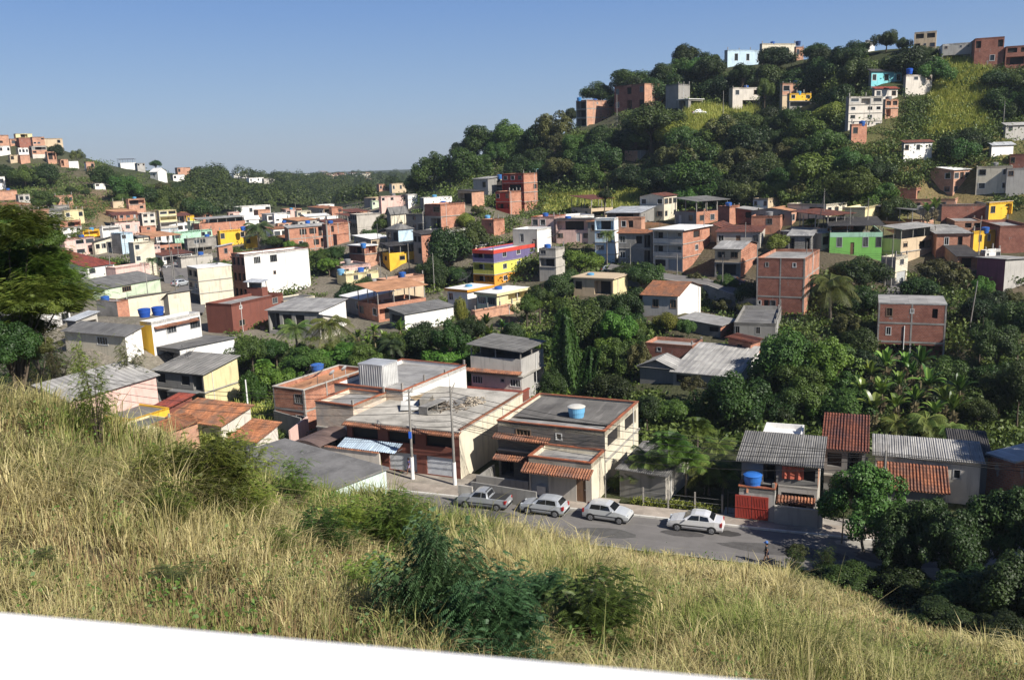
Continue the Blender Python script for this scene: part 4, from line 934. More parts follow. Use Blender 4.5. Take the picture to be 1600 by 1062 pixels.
HOUSES = []
def H(label, xL, xC, xR, yT, yB, D, a=65, name='house', cat='house', zt=None, zb=0.12, dW=None, dL=None, group=None, **k):
    """a house whose nearest vertical corner stands at photo column xC, from yT down to yB; a = bearing of its right wall"""
    if zt is not None: D = proj(G(xC, yT, zt))[2]
    elif D is None: D = hit(xC, yB)
    ar = R(a); c = P(xC, yT, D)
    ru = np.array([math.cos(ar), math.sin(ar), 0]); lu = np.array([-ru[1], ru[0], 0])
    def solve(d, px):
        lo, hi = 0.3, 60.0
        f0 = proj(c + d * 0.01)[0] - px
        for _ in range(40):
            m_ = (lo + hi) / 2
            if (proj(c + d * m_)[0] - px) * f0 > 0: lo = m_
            else: hi = m_
        return lo
    W = dW or (solve(ru, xR) if xR else 6.0); L = dL or (solve(lu, xL) if xL else 6.0)
    W = min(W, 14); L = min(L, 40)
    lo, hi = 0.2, 30.0
    for _ in range(40):
        m_ = (lo + hi) / 2
        if yB is None or proj(c - np.array([0, 0, m_]))[1] < yB: lo = m_
        else: hi = m_
    h = lo if zt is None else zt - zb
    z = c[2] - h
    foot = [c[:2], (c + ru * W)[:2], (c + lu * L)[:2], (c + ru * W + lu * L)[:2]]
    gz = min(tz(*p) for p in foot)
    root = empty(name, (c[0], c[1], z), ar)
    tag(root, label, cat, group)
    base = min(-0.6, gz - z - 0.6); base = max(base, -14)
    volume(root, W, L, h, D, base=base, **k)
    HOUSES.append((label, xL or xC - 30, xR or xC + 30, yT, yB or proj(c - np.array([0, 0, h]))[1], D, root, W, L, h, z, base))
    return root, W, L, h, base
# ------------------------------------------------------------------ the houses along the street
def loc(root, px, py, z):
    """photo pixel at world height z -> local (x, y) of the house"""
    p = G(px, py, z); v = Matrix.Rotation(-root.rotation_euler.z, 2) @ Vector((p[0] - root.location.x, p[1] - root.location.y)); return v.x, v.y
TI = lambda: tile((0.38, 0.165, 0.09))
def tile_eave(root, x0, y0, x1, y1, z, drop=0.35, name='tile_eave', mat=None, axis='x', inner=None):
    """a little tiled roof along a wall; axis x: slopes down towards -x"""
    b = MB(); m = mat or TI()
    if axis == 'x': corrugate(b, (x1, y0, z), (0, y1 - y0, 0), (x0 - x1, 0, -drop), m, 0.24, 0.05, 0.42)
    else: corrugate(b, (x0, y1, z), (x1 - x0, 0, 0), (0, y0 - y1, -drop), m, 0.24, 0.05, 0.42)
    n = [(x0, y0), (x1, y0), (x1, y1), (x0, y1)]
    zz = [z - drop, z, z, z - drop] if axis == 'x' else [z - drop, z - drop, z, z]
    b.face([(*q, h - .08) for q, h in zip(n, zz)][::-1], m)
    for i in range(4):
        j = (i + 1) % 4; b.face([(*n[i], zz[i] - .08), (*n[j], zz[j] - .08), (*n[j], zz[j] - .01), (*n[i], zz[i] - .01)], m)
    return b.build(name, root)
def coping(root, x0, y0, x1, y1, z, name='tile_coping'):
    b = MB(); m = TI()
    if abs(x1 - x0) > abs(y1 - y0):
        for s_ in (-1, 1): corrugate(b, (x0, y0, z + .12), (x1 - x0, 0, 0), (0, .2 * s_, -.09), m, 0.22, 0.04, None)
    else:
        for s_ in (-1, 1): corrugate(b, (x0, y0, z + .12), (0, y1 - y0, 0), (.2 * s_, 0, -.09), m, 0.22, 0.04, None)
    return b.build(name, root)
def tank(x, y, z, label, r=0.75, h=0.95, c=(0.04, 0.13, 0.42), lid=None, stand=0.0, group=None):
    t = tag(empty('water_tank', (x, y, z)), label, 'water tank', group)
    if stand:
        b = MB(); k = brick()
        for s_ in (-1, 1): b.box(-.6, s_ * .35 - .1, -0.02, .6, s_ * .35 + .1, stand, k)
        b.build('stand', t)
    m = plain(c, 0.45, name='tank_plastic')
    b = MB(); b.lathe(0, 0, [(0, stand), (r * .82, stand), (r * .92, stand + h * .5), (r * .97, stand + h * .52), (r, stand + h * .95), (r, stand + h)], m, 24); b.build('body', t, smooth=False)
    b = MB(); b.lathe(0, 0, [(r * 1.04, stand + h), (r * 1.06, stand + h + .05), (r * .8, stand + h + .14), (r * .3, stand + h + .2), (0, stand + h + .2)], plain(lid or c, 0.5, name='tank_plastic'), 24); b.build('lid', t)
    return t
def dish(x, y, z, label, r=0.85, az=160, el=45, pole=0.9, mesh=True, group=None):
    t = tag(empty('satellite_dish', (x, y, z)), label, 'satellite dish', group)
    g = plain((0.10, 0.10, 0.10) if mesh else (0.62, 0.62, 0.62), 0.5, 0.3, name='dish_metal')
    b = MB(); b.bar((0, 0, -.05), (0, 0, pole), .035, g); b.build('mast', t)
    M_ = Matrix.Translation((0, 0, pole)) @ Matrix.Rotation(R(az), 4, 'Z') @ Matrix.Rotation(R(90 - el), 4, 'Y')
    b = MB()
    def q(rr, a): return M_ @ Vector((rr * math.cos(a), rr * math.sin(a), .1 + .32 * rr * rr / r))
    n = 24
    if mesh:                                            # open wire dish: ribs and rings
        for i in range(n):
            a = 2 * math.pi * i / n
            for k in range(4): b.bar(q(r * k / 4, a), q(r * (k + 1) / 4, a), .010, g, 3, cap=False)
        for k in (1, 2, 3, 4):
            for i in range(n): b.bar(q(r * k / 4, 2 * math.pi * i / n), q(r * k / 4, 2 * math.pi * (i + 1) / n), .016 if k == 4 else .009, g, 3, cap=False)
    else:
        for k in range(5):
            for i in range(n):
                a, c = 2 * math.pi * i / n, 2 * math.pi * (i + 1) / n
                b.face([q(r * k / 5, a), q(r * k / 5, c), q(r * (k + 1) / 5, c), q(r * (k + 1) / 5, a)], g)
    b.build('reflector', t)
    b = MB(); f = M_ @ Vector((0, 0, r * .95))
    for i in range(3): b.bar(q(r * .95, i * 2.09), f, .012, g, 4)
    b.bar(f, M_ @ Vector((0, 0, r * .8)), .05, g); b.build('feed_arm', t)
    return t
def top_of(root, px, py, z):
    g = G(px, py, z); return g[0], g[1]

# 1 the shop with the flat concrete roof
r, W_, L_, h_, b_ = H('beige shop with roller shutters and scrap on its flat concrete roof', 541, 717, 823, 677, None, None, zt=4.4, name='shop', cat='shop', mR='cr', mL='mr', fL='hhh/sss', fR='', fac=(.58, .60, .62), roof='flat', rm='pc', oh=0.05)
tile_eave(r, -.55, -.1, .25, L_ + .2, 4.4 - .02, .28)
coping(r, .2, .05, W_, .05, 4.5)
b = MB(); m = sheet((0.42, 0.52, 0.62), 0.2, 0.0, 0.5, False); corrugate(b, (-.05, L_ - 6.2, 2.75), (0, 6.4, 0), (-1.5, 0, -.5), m, .25, .035); b.build('awning', r)
b = MB()                                               # metal brackets of the awning
for y_ in (L_ - 6.1, L_ - 3, L_):
    b = MB(); b.bar((-.02, y_, 2.2), (-1.4, y_, 2.25), .02, plain((.2, .2, .2))); b.build('bracket', r)
def junk(root, x0, y0, z0, lab):
    rs = random.Random(5)
    for i, (nm, c, sx, sy, sz, x, y, rz, tlt, l_) in enumerate([
        ('corrugated_sheet', (.52, .52, .5), 1.6, 1.3, .05, 5.2, 8.2, .5, .25, 'pale corrugated sheet leaning on the scrap heap on the shop roof'),
        ('old_cabinet', (.34, .32, .28), 1.5, .7, .8, 6.3, 6.9, .3, 0, 'grey box-like cabinet with an open side in the scrap heap on the shop roof'),
        ('plywood_board', (.40, .30, .18), 2.2, 1.4, .04, 7.6, 8.0, 1.0, .22, 'tan board propped at the back of the shop roof'),
        ('old_cabinet', (.26, .25, .23), 2.3, .8, .6, 5.2, 5.6, -.12, 0, 'long low grey crate at the front of the scrap heap on the shop roof'),
        ('tabletop', (.44, .42, .38), 2.6, 1.2, .06, 7.4, 5.6, .2, .12, 'pale board lying flat over the scrap heap on the shop roof'),
        ('plywood_board', (.50, .38, .22), 1.4, .9, .04, 8.9, 6.6, .8, -.3, 'yellowish board at the far edge of the shop roof'),
        ('corrugated_sheet', (.30, .29, .27), 2.2, 1.0, .05, 8.3, 4.2, -.4, .2, 'dark warped sheet beside the rubble on the shop roof')]):
        b = MB(); m_ = plain(c, .9, name='weathered', var=.4); M_ = Matrix.Translation((x0 + x, y0 + y, z0)) @ Matrix.Rotation(rz, 4, 'Z') @ Matrix.Scale(1.35, 4)
        if nm == 'corrugated_sheet': corrugate(b, (-sx / 2, -sy / 2, .1), (sx, 0, tlt), (0, sy, .05), sheet(c, .3, 0, .7, False), .16, .03)
        elif nm == 'old_cabinet':
            b.box(-sx / 2, -sy / 2, .02, sx / 2, sy / 2, .07, m_); b.box(-sx / 2, -sy / 2, sz - .05, sx / 2, sy / 2, sz, m_)
            for u in (-sx / 2, 0, sx / 2 - .05): b.box(u, -sy / 2 + .01, .075, u + .05, sy / 2 - .01, sz - .055, m_)
            b.box(-sx / 2 + .051, sy / 2 - .05, .075, sx / 2 - .051, sy / 2 - .015, sz - .055, m_)
        else:
            for k in range(4): b.face([(-sx / 2, -sy / 2 + sy * k / 4, .15 + rs.random() * .02), (sx / 2, -sy / 2 + sy * k / 4, .15 + tlt), (sx / 2, -sy / 2 + sy * (k + .97) / 4, .15 + tlt), (-sx / 2, -sy / 2 + sy * (k + .97) / 4, .15)], m_)
            for u, v in ((-1, -1), (1, -1), (1, 1), (-1, 1)): b.bar((u * sx * .42, v * sy * .42, 0), (u * sx * .42, v * sy * .42, .15 + (tlt * (u + 1) / 2)), .03, m_)
        o = b.build(nm); o.matrix_world = root.matrix_world @ M_ if False else (Matrix.Translation(root.location) @ Matrix.Rotation(root.rotation_euler.z, 4, 'Z') @ M_); tag(o, l_, 'scrap board' if 'board' in nm or 'sheet' in nm or 'top' in nm else 'cabinet', 'scrap piled on the shop roof')
    for nm, n_p, cx, cy, sp, c, l_ in (('rubble', 150, 9.0, 3.4, 1.3, (.42, .36, .28), 'heap of broken rubble at the back right of the shop roof'), ('planks', 60, 6.9, 4.4, 1.5, (.20, .16, .12), 'tangle of dark planks among the scrap on the shop roof')):
        b = MB(); m_ = plain(c, .95, name='rubble_' + nm, var=.5)
        for i in range(n_p):
            x, y = rs.gauss(cx, sp * .6), rs.gauss(cy, sp * .5); z = max(0, .5 - .25 * abs(x - cx) - .25 * abs(y - cy)) * rs.random()
            if nm == 'rubble': s = rs.uniform(.06, .2); b.lathe(x, y, [(0, z), (s, z + s * .3), (s * .8, z + s), (0, z + s * 1.2)], m_, 5)
            else: a = rs.random() * 3.1; l = rs.uniform(.4, 1.2); b.bar((x, y, z + .05), (x + l * math.cos(a), y + l * math.sin(a), z + .05 + rs.uniform(-.02, .3)), .035, m_, 4)
        o = b.build(nm); o.matrix_world = Matrix.Translation(root.location) @ Matrix.Rotation(root.rotation_euler.z, 4, 'Z') @ Matrix.Translation((x0, y0, z0)); tag(o, l_, nm, kind='stuff')
junk(r, 0, 0, 4.43, '')
# 2 the grey stone-faced house with the garage in front
r, W_, L_, h_, b_ = H('two-storey house with a stone-patterned front and tiled eaves behind the silver cars', 777, 945, 997, 674, None, None, zt=5.3, mR='cr', mL='st', fL='.W.v../o..o..', fR='hh/', roof='slab', rm='fl', cop='ti')
b = MB()
corrugate(b, (2.6, .3, h_ - .25), (0, L_ - .7, 0), (W_ - 3.0, 0, .12), sheet((.13, .125, .12), .5, 0, .85, False), .18, .035); b.build('corrugated_roof', r)
ax, ay = loc(r, 925, 718, 3.7); ax = min(ax, -3.5); aw = -ax - .02
volume(r, aw, 5.6, 3.5, 80, x0=ax, y0=-.0, fL='s.d', fR='', mR='cr', mL='ba', roof='slab', rm='fl', cop='ti', base=b_, names=('garage_wall', 'garage_roof'))
tile_eave(r, ax - 1.1, -.2, ax - .01, 5.9, 3.0, .5, 'porch_roof')
tile_eave(r, -.7, 5.0, .02, L_ + .3, 4.1, .3)
tile_eave(r, -.9, 5.7, .02, L_ + .2, 1.9 + .3, .3)
b = MB(); b.box(-3.4, 5.75, -.1, -3.2, L_ + .6, 1.15, wm('gd')); b.box(-3.2, L_ + .42, -.1, 0, L_ + .6, 1.0, wm('gd')); b.build('yard_wall', r)
b = MB(); b.box(ax - .06, 4.1, .2, ax - .003, 4.9, 1.0, plain((.5, .5, .48))); b.build('meter_box', r)
gx, gy = top_of(r, 901, 652, 5.0)
tank(gx, gy, 5.0, 'light blue round water tank with a pale lid on the roof of the stone-fronted house', .78, 1.0, (.16, .42, .66), (.6, .58, .52))
# 3 the building with the wide grey roof and red coping
r3, W_, L_, h_, b_ = H('long white building with wide grey flat roof edged in red, behind the shop', 522, 629, 728, 611, None, None, zt=5.6, a=61, mR='wh', mL='sb', roof='slab', rm='fl', cop='ti', fL='...')
ax, ay = loc(r3, 551, 630, 5.5); ax2, ay2 = loc(r3, 491, 623, 5.5)
volume(r3, -ax - .02, max(3.5, ay2 - ay), 5.1, 95, x0=ax, y0=ay, mR='sb', mL='sb', fL='./o', roof='slab', rm='fl', cop='ti', base=b_, names=('front_wall', 'front_roof'))
bx, by = loc(r3, 599, 606, 5.2)
volume(r3, 2.6, 3.1, 2.3, 95, x0=bx, y0=by, z0=h_ - .42, base=h_ - .43, mR='wh', roof='flat', rm='mt', oh=.05, names=('stair_hut', 'stair_roof'))
b = MB(); 
for (O, U) in (((bx - .03, by, h_ - .4), (2.7, 0, 0)), ((bx - .03, by + 3.1, h_ - .4), (0, -3.1, 0))):
    off = Vector((0, -.03, 0)) if U[0] else Vector((0, 0, 0)); corrugate(b, Vector(O) + off + Vector((0, 0, 2.3)), U, (0, 0, -2.3), sheet((.50, .50, .49), .3, 0, .5, False), .3, .04)
b.build('metal_cladding', r3)
for i, (px, py, lb) in enumerate([(521, 590, 'small white satellite dish on the left parapet of the wide grey roof'), (540, 583, 'small grey satellite dish next to the white one on the wide grey roof')]):
    x, y = top_of(r3, px, py, 5.6); dish(x, y, 5.55, lb, .4, 150, 35, .5, False, 'small dishes on the wide grey roof')
# 4 brick house with orange slab and water tank
r4, W_, L_, h_, b_ = H('brick house with pale orange roof terrace and blue tank, left of the wide grey roof', 426, 474, 575, 610, None, None, zt=4.8, a=60, mR='br', mL='br', fL='..W/v.W', frame=True, roof='slab', rm='os', cop='ba')
x, y = top_of(r4, 496, 576, 4.9); tank(x, y, 4.35, 'blue water tank on the pale orange roof terrace of the brick house', .75, 1.0)
x, y = top_of(r4, 497, 606, 4.3); dish(x, y, 4.3, 'large dark wire dish on a mast at the front of the pale orange terrace', 1.5, 150, 50, 1.4)
# 5 walls and carport between the street and the wide building
def wallthing(label, p, q, z, h, mat, cop=None, t=.16, name='garden_wall', cat='wall'):
    a, c = G(*p, z + h), G(*q, z + h); d = c - a; L = float(np.hypot(d[0], d[1]))
    r_ = tag(empty(name, (a[0], a[1], z), math.atan2(d[1], d[0])), label, cat)
    b = MB(); b.box(0, -t / 2, -1.2, L, t / 2, h, mat); b.build('masonry', r_)
    if cop: coping(r_, -.05, 0, L + .05, 0, h + .02)
    return r_
wallthing('beige garden wall with orange tile coping, in front of the brown carport', (433, 688), (593, 708), 0, 2.2, wm('bw'), True)
wallthing('pale pink yard wall running back beside the brown carport', (452, 672), (480, 650), 0, 2.3, wm('pk'))
wallthing('grey block wall with dark opening left of the carport', (428, 641), (470, 653), 0, 2.4, wm('gd'))
cp = tag(empty('carport', (*G(500, 700, 2.4)[:2], 0), R(62)), 'brown curved carport roof between the pink wall and the shop', 'carport')
b = MB(); m = sheet((.17, .12, .105), .2, 0, .6, False)
for i in range(10):
    a0, a1 = i / 10, (i + 1) / 10; f = lambda t: (t * 3.6, 2.5 + .45 * math.sin(t * math.pi))
    (u0, z0), (u1, z1) = f(a0), f(a1)
    b.face([(0, u0, z0), (6.5, u0, z0), (6.5, u1, z1), (0, u1, z1)][::-1], m); b.face([(0, u0, 2.4), (0, u0, z0), (0, u1, z1), (0, u1, 2.4)], m)
b.build('curved_roof', cp)
b = MB()
for x in (.2, 3.2, 6.2):
    for y in (.1, 3.5): b = MB(); b.bar((x, y, -.5), (x, y, 2.5), .06, plain((.2, .15, .12))); b.build('post', cp)
b = MB(); b.box(-.1, 0, -.3, .05, 3.6, 1.9, wm('bw')); b.build('front_wall', cp)
# grey roof on the near side of the street
q_ = G(603, 733, 4.0); a_ = R(50); c_ = proj(q_ - 9.5 * np.array([math.cos(a_), math.sin(a_), 0]))
r, W_, L_, h_, b_ = H('low building with a broad grey roof and pale teal side wall at the slope foot', 380, c_[0], 603, c_[1], None, None, zt=4.0, a=50, dW=9.5, dL=13.5, name='roadside_building', cat='building', mR='pg', mL='pg', fR='..', roof='flat', rm='rg', oh=.2)
# 6 white-fronted house behind, with terrace roof
H('grey house with a corrugated terrace roof and white windows, left of the vine-draped tree', 735, 814, 849, 562, 614, 104, a=63, mR='gy', mL='bw', fL='/W.vW', fR='/.o', roof='terr-y', rm='fc', rise=.5, post=1.0)
volume(HOUSES[-1][6], 3.0, 9.4, .25, 105, x0=-1.5, y0=-.2, z0=-.1, base=-1, mR='mr', roof='flat', rm='rd', oh=.1, names=('porch_wall', 'porch_roof'))
tile_eave(HOUSES[-1][6], -.7, -.1, .02, 9.6, 2.6, .25)
# 7 the red-gate house
r7, W_, L_, h_, b_ = H('grey house with a red metal gate and a corrugated roof over its terrace', 1216, 1277, 1293, 767, None, None, zt=2.6, a=68, mR='ba', mL='gy', fL='oo', fR='', roof='flat', rm='co', oh=0, dW=6.5)
yl = loc(r7, 1153, 812, .12)[1]; yg = loc(r7, 1209, 817, .12)[1]
b = MB(); m = sheet((.17, .165, .16), .6, 0, .8, False)
volume(r7, 5.0, yl, 1.95, 80, x0=.3, y0=0.0, z0=h_, base=h_ + .003, mR='sa', mL='dg', fL='.o.h', roof='shed-x', rm='fc', rise=.6, oh=.4, names=('upper_wall', 'roof'))
volume(r7, 6.0, yl - yg, h_ + .15, 80, x0=-1.0, y0=yg, fL='', mR='gy', mL='gy', roof='slab', rm='fl', cop='ti', base=b_, names=('gatehouse_wall', 'terrace_floor'))
b = MB(); m = plain((.33, .045, .03), .5, name='red_paint'); y0 = yg + .45
for k in range(2):
    ya = y0 + k * 1.27; b.box(-1.09, ya, .08, -1.02, ya + 1.22, 1.95, m)
    for s_ in range(5):                                 # stamped diagonal ribs
        b.bar((-1.1, ya + .08 + s_ * .2, .2), (-1.1, ya + .25 + s_ * .2, 1.85), .016, m, 4)
    b.bar((-1.11, ya, 1.0), (-1.11, ya + 1.22, 1.0), .03, m, 4)
b.build('gate', r7)
tile_eave(r7, -.8, .1, -.0, yg - .1, 1.9, .3)
b = MB(); b.box(-1.2, -.5, -.2, -1.05, yg - .02, 1.35, wm('gy')); b.box(-1.25, -.5, 1.353, -1.0, yg - .02, 1.43, wm('ba')); b.build('front_yard_wall', r7)
v_ = Matrix.Rotation(r7.rotation_euler.z, 2) @ Vector((-.42, yl - .95)); x, y = r7.location.x + v_.x, r7.location.y + v_.y; tank(x, y, 2.30, 'blue water tank on brick blocks on the terrace above the red gate', .68, .9, (.03, .15, .5), stand=.35)
o = MB(); m = plain((.5, .13, .08), .8, name='towel_cloth')
yy = yg - 2.0
for i in range(8):
    a0, a1 = i / 8, (i + 1) / 8; w = lambda t: .04 * math.sin(t * 19)
    o.face([(w(a0) + .2, yy + a0 * 1.6, h_ + 1.7), (w(a1) + .2, yy + a1 * 1.6, h_ + 1.7), (w(a1) * 2 + .2, yy + a1 * 1.6, h_ + .7), (w(a0) * 2 + .2, yy + a0 * 1.6, h_ + .7)], m)
o_ = o.build('towel'); o_.matrix_world = Matrix.Translation(r7.location) @ Matrix.Rotation(r7.rotation_euler.z, 4, 'Z'); tag(o_, 'red towel hung to dry in the upper opening of the red-gate house', 'towel')
r, W_, L_, h_, b_ = H('white flat-roofed room with an open light well, behind the corrugated roof of the red-gate house', 1187, 1250, 1282, 693, None, None, zt=4.3, a=68, dW=5.5, mR='wh', mL='bw', fL='h..', roof='slab', rm='wh2')
r, W_, L_, h_, b_ = H('narrow house with a steep reddish-brown tiled roof and open porch, right of the red-gate house', 1289, 1352, 1368, 703, None, None, zt=4.6, a=68, dW=5, mR='bw', mL='dg', fL='ho/', roof='shed-x', rm='td', rise=1.3, oh=.3)
r, W_, L_, h_, b_ = H('long low shed with a wide grey corrugated roof, right of the steep tiled roof', 1369, 1533, 1546, 722, None, None, zt=3.5, a=68, name='shed', cat='shed', dW=4, mR='ba', mL='bw', fL='.v...v.', roof='shed-x', rm='fl', rise=.35, oh=.3)
r, W_, L_, h_, b_ = H('low lean-to with a bright terracotta tiled roof, in front of the long grey shed', 1376, 1478, 1500, 768, None, None, zt=2.3, a=68, name='lean_to', cat='shed', dW=3, mR='ba', mL='gd', fL='', roof='shed-x', rm='ti', rise=.8, oh=.3)
r, W_, L_, h_, b_ = H('brick building with a pale metal roof at the right edge, beside the long grey shed', 1543, 1586, 1640, 723, None, None, zt=3.3, a=25, dW=9, mR='br', mL='br', fL='', roof='flat', rm='mt', oh=.12)
r, W_, L_, h_, b_ = H('small outbuilding with a dark corrugated roof behind the long grey shed', 1490, 1545, 1552, 712, None, None, zt=3.2, a=68, name='outbuilding', cat='shed', dW=5, mR='ba', mL='gd', roof='shed-x', rm='dk', rise=.5, oh=.3)
r, W_, L_, h_, b_ = H('low grey shed roof among the palms, right of the stone-fronted house', 968, 1040, 1090, 742, None, None, zt=2.4, a=60, name='shed', cat='shed', dW=6, mR='ba', mL='gd', fL='', roof='shed-x', rm='fc', rise=.5, oh=.3)
# ------------------------------------------------------------------ the rest of the village, from the table
for lab, n, m, f, r, ex in vrows():
    kw = {}
    for kv in ex.split(';'):
        if kv:
            k, v = kv.split('='); kw[k] = v if k in ('name', 'cat', 'cop', 'rail') else (float(v) if k != 'frame' else True)
    ok_ = set('wWvhdsoBA.')
    fr, fl = [('' if not set(x) <= ok_ | {'/'} else x) for x in (f + ['', ''])[:2]]
    H(lab, n[0], n[1], n[2], n[3], n[4], n[5], n[6], mR=m[0], mL=m[1], fR=fr, fL=fl, roof=r[0], rm=r[1], **kw)
HB = {h[0]: h for h in HOUSES}
def house(key): return next(h for h in HOUSES if key in h[0])
def on(key, px, py, up=0.0):
    """point on the roof of a house under a photo pixel; returns x, y, z"""
    h = house(key); z = h[10] + h[9] + up; g = G(px, py, z); return g[0], g[1], z
b = MB(); h = house('blank pale panel')                      # the pale panel on the white end wall
w0 = h[7] * .55; b.box(w0, -.12, h[9] - 1.5, h[7] - .1, -.01, h[9] - .15, plain((.78, .78, .8), .5)); b.build('wall_panel', h[6])
h = house('two blue roof tanks'); tile_eave(h[6], .3, -.55, h[7] * .93, -.01, h[9] - .75, .25, axis='y')
h = house('tall bare yellowish'); b = MB()
for y_ in (1.2, 2.6): b.box(-1.1, y_, h[9] * .45, -.02, y_ + .08, h[9] * .5, plain((.3, .3, .3)))
b.box(-1.2, .6, h[9] * .5, -.02, 5, h[9] * .52, plain((.2, .2, .2))); b.build('balcony', h[6])
h = house('two-storey brick house on concrete stilts'); b = MB(); b.bar((-.05, h[8] * .6, h[9] * .12), (-.05, h[8] * .6, h[9] * .62), .06, plain((.7, .7, .68))); b.build('drain_pipe', h[6])
# blue tanks
for key, px, py, lb, rr, hh, cc in [
    ('two blue roof tanks', 226, 492, 'left one of the two blue tanks on the white house with a yellow end', .85, 1.1, (.02, .08, .36)),
    ('two blue roof tanks', 247, 489, 'right one of the two blue tanks on the white house with a yellow end', .85, 1.1, (.02, .08, .36)),
    ('long white house with grey', 36, 472, 'blue tank on the long white house behind the feathery tree', .9, 1.2, (.04, .16, .42)),
    ('small brick house with a blue tank', 762, 341, 'small pale blue tank on the brick house right of the veranda house', .6, .8, (.14, .36, .6)),
    ('red four-storey', 838, 269, 'light blue tank on top of the red four-storey house', .75, 1.1, (.22, .5, .6)),
    ('grey-white house left of the red', 781, 278, 'dark blue tank beside the red four-storey house', .7, 1.0, (.04, .15, .4)),
    ('pale grey house with a blue tank', 1421, 114, 'blue tank on the pale grey house right of the turquoise house', .7, 1.1, (.02, .10, .5)),
    ('wide unfinished brick block', 481, 352, 'blue tank on the wide unfinished brick block', .7, 1.1, (.02, .12, .5)),
    ('deep yellow blank', 380, 359, 'blue tank on the deep yellow house', .7, 1.0, (.03, .12, .45)),
    ('small white house with a fenced', 1586, 352, 'blue tank near the right edge above the small white house', .75, 1.0, (.02, .14, .5)),
    ('pale yellow low house', 533, 427, 'light blue tank on the pale yellow low house', .7, 1.0, (.16, .36, .55)),
    ('brick and pink terrace', 568, 385, 'blue tank beside the terrace left of the bright yellow house', .6, .8, (.04, .18, .5)),
    ('three-storey brick house at the left shoulder', 905, 157, 'blue tank on the three-storey brick house on the hill shoulder', .7, 1.0, (.04, .2, .5)),
    ('long salmon brick', 998, 138, 'blue tank in front of the long salmon house on the hill', .7, 1.0, (.08, .25, .5)),
    ('long cream building on the hilltop', 1247, 70, 'dark tank on the hilltop beside the small brick house', .8, 1.2, (.02, .05, .15))]:
    x, y, z = on(key, px, py); x2, y2, z2 = x, y, z
    tank(x, y, z - (.3 if house(key)[9] > 2 else 0), lb, rr, hh, cc)
for key, px, py, lb, rr, mesh in [
    ('white house with an orange roof band', 730, 446, 'wire dish on the white house with the orange roof band', 1.4, True),
    ('long grey house with a rusty', 1180, 352, 'wire dish above the long grey house, left of the lime-green tree', 1.5, True),
    ('cream three-storey balcony', 1055, 350, 'wire dish on the roof of the cream balcony building', 1.4, True),
    ('grey and red shaded', 1030, 354, 'wire dish left of the one on the balcony building roof', 1.3, True),
    ('tall bare yellowish', 295, 568, 'large wire dish on the roof of the tall yellowish house', 1.6, True),
    ('pink house with two arched', 870, 380, 'wire dish in front of the pink house with arched windows', 1.4, True)]:
    x, y, z = on(key, px, py); dish(x, y, z - .1, lb, rr, 150, 50, 1.3, mesh)
# tiny far houses on the horizon ridges and fillers at the valley head
rs = random.Random(11)
BOX = []
def tiny(px, py, lab, grp, D=None, s=1.0, fill=False, keys=('sa', 'wh', 'tn', 'cr', 'br', 'pk', 'gy')):
    D = D or hit(px, py); w = rs.uniform(6, 10) * s; l = rs.uniform(6, 10) * s; hh = rs.choice([3, 3, 5.6]) * s
    if fill:
        rp = w * F / D * .9; y0 = py - hh * F / D
        for h in HOUSES:
            ov = min(px + rp, h[2]) - max(px - rp, h[1]); oy = min(py, h[4]) - max(y0, h[3])
            if ov > 2 and oy > 3 and (D < h[5] + 2): return False
        if any(abs(px - a_) < .7 * (rp + c_) and abs(py - b_) < 7 for a_, b_, c_ in BOX): return False
        BOX.append((px, py, rp))
    p = P(px, py, D); r_ = tag(empty('house', (p[0], p[1], tz(p[0], p[1])), R(rs.uniform(25, 65))), lab, 'house', grp)
    k = rs.choice(keys); volume(r_, w, l, hh, 999, fR=rs.choice(['w.w', 'h.w', 'wwd', 'WhW', 'oo']) + (rs.choice(['/w.w', '/BB', '/whw']) if hh > 4 * s else ''), fL=rs.choice(['w.w', '.h', 'dw']) + ('/w.w' if hh > 4 * s else ''), mR=k, mL=rs.choice(('gd', k)), roof=rs.choice(['slab', 'slab', 'shed-y', 'shed-x', 'gx', 'terr-y', 'flat']), rm=rs.choice(['fl', 'fc', 'wl', 'ow', 'os', 'td']), rise=.6, base=-3)
    if fill: HOUSES.append((lab, px - rp, px + rp, y0, py, D, r_, w, l, hh, p[2], -3))
    return True
for i in range(34): tiny(rs.uniform(500, 572), rs.uniform(270, 289), 'tiny far-off house in the hazy settlement on the horizon ridge', 'far-off houses on the horizon', D=rs.uniform(900, 1200), s=1.1)
for i in range(14): tiny(rs.uniform(330, 500), rs.uniform(266, 270), 'tiny pale house on the crest of the far wood', 'houses on the crest of the far wood', D=rs.uniform(900, 1100), s=1.1)
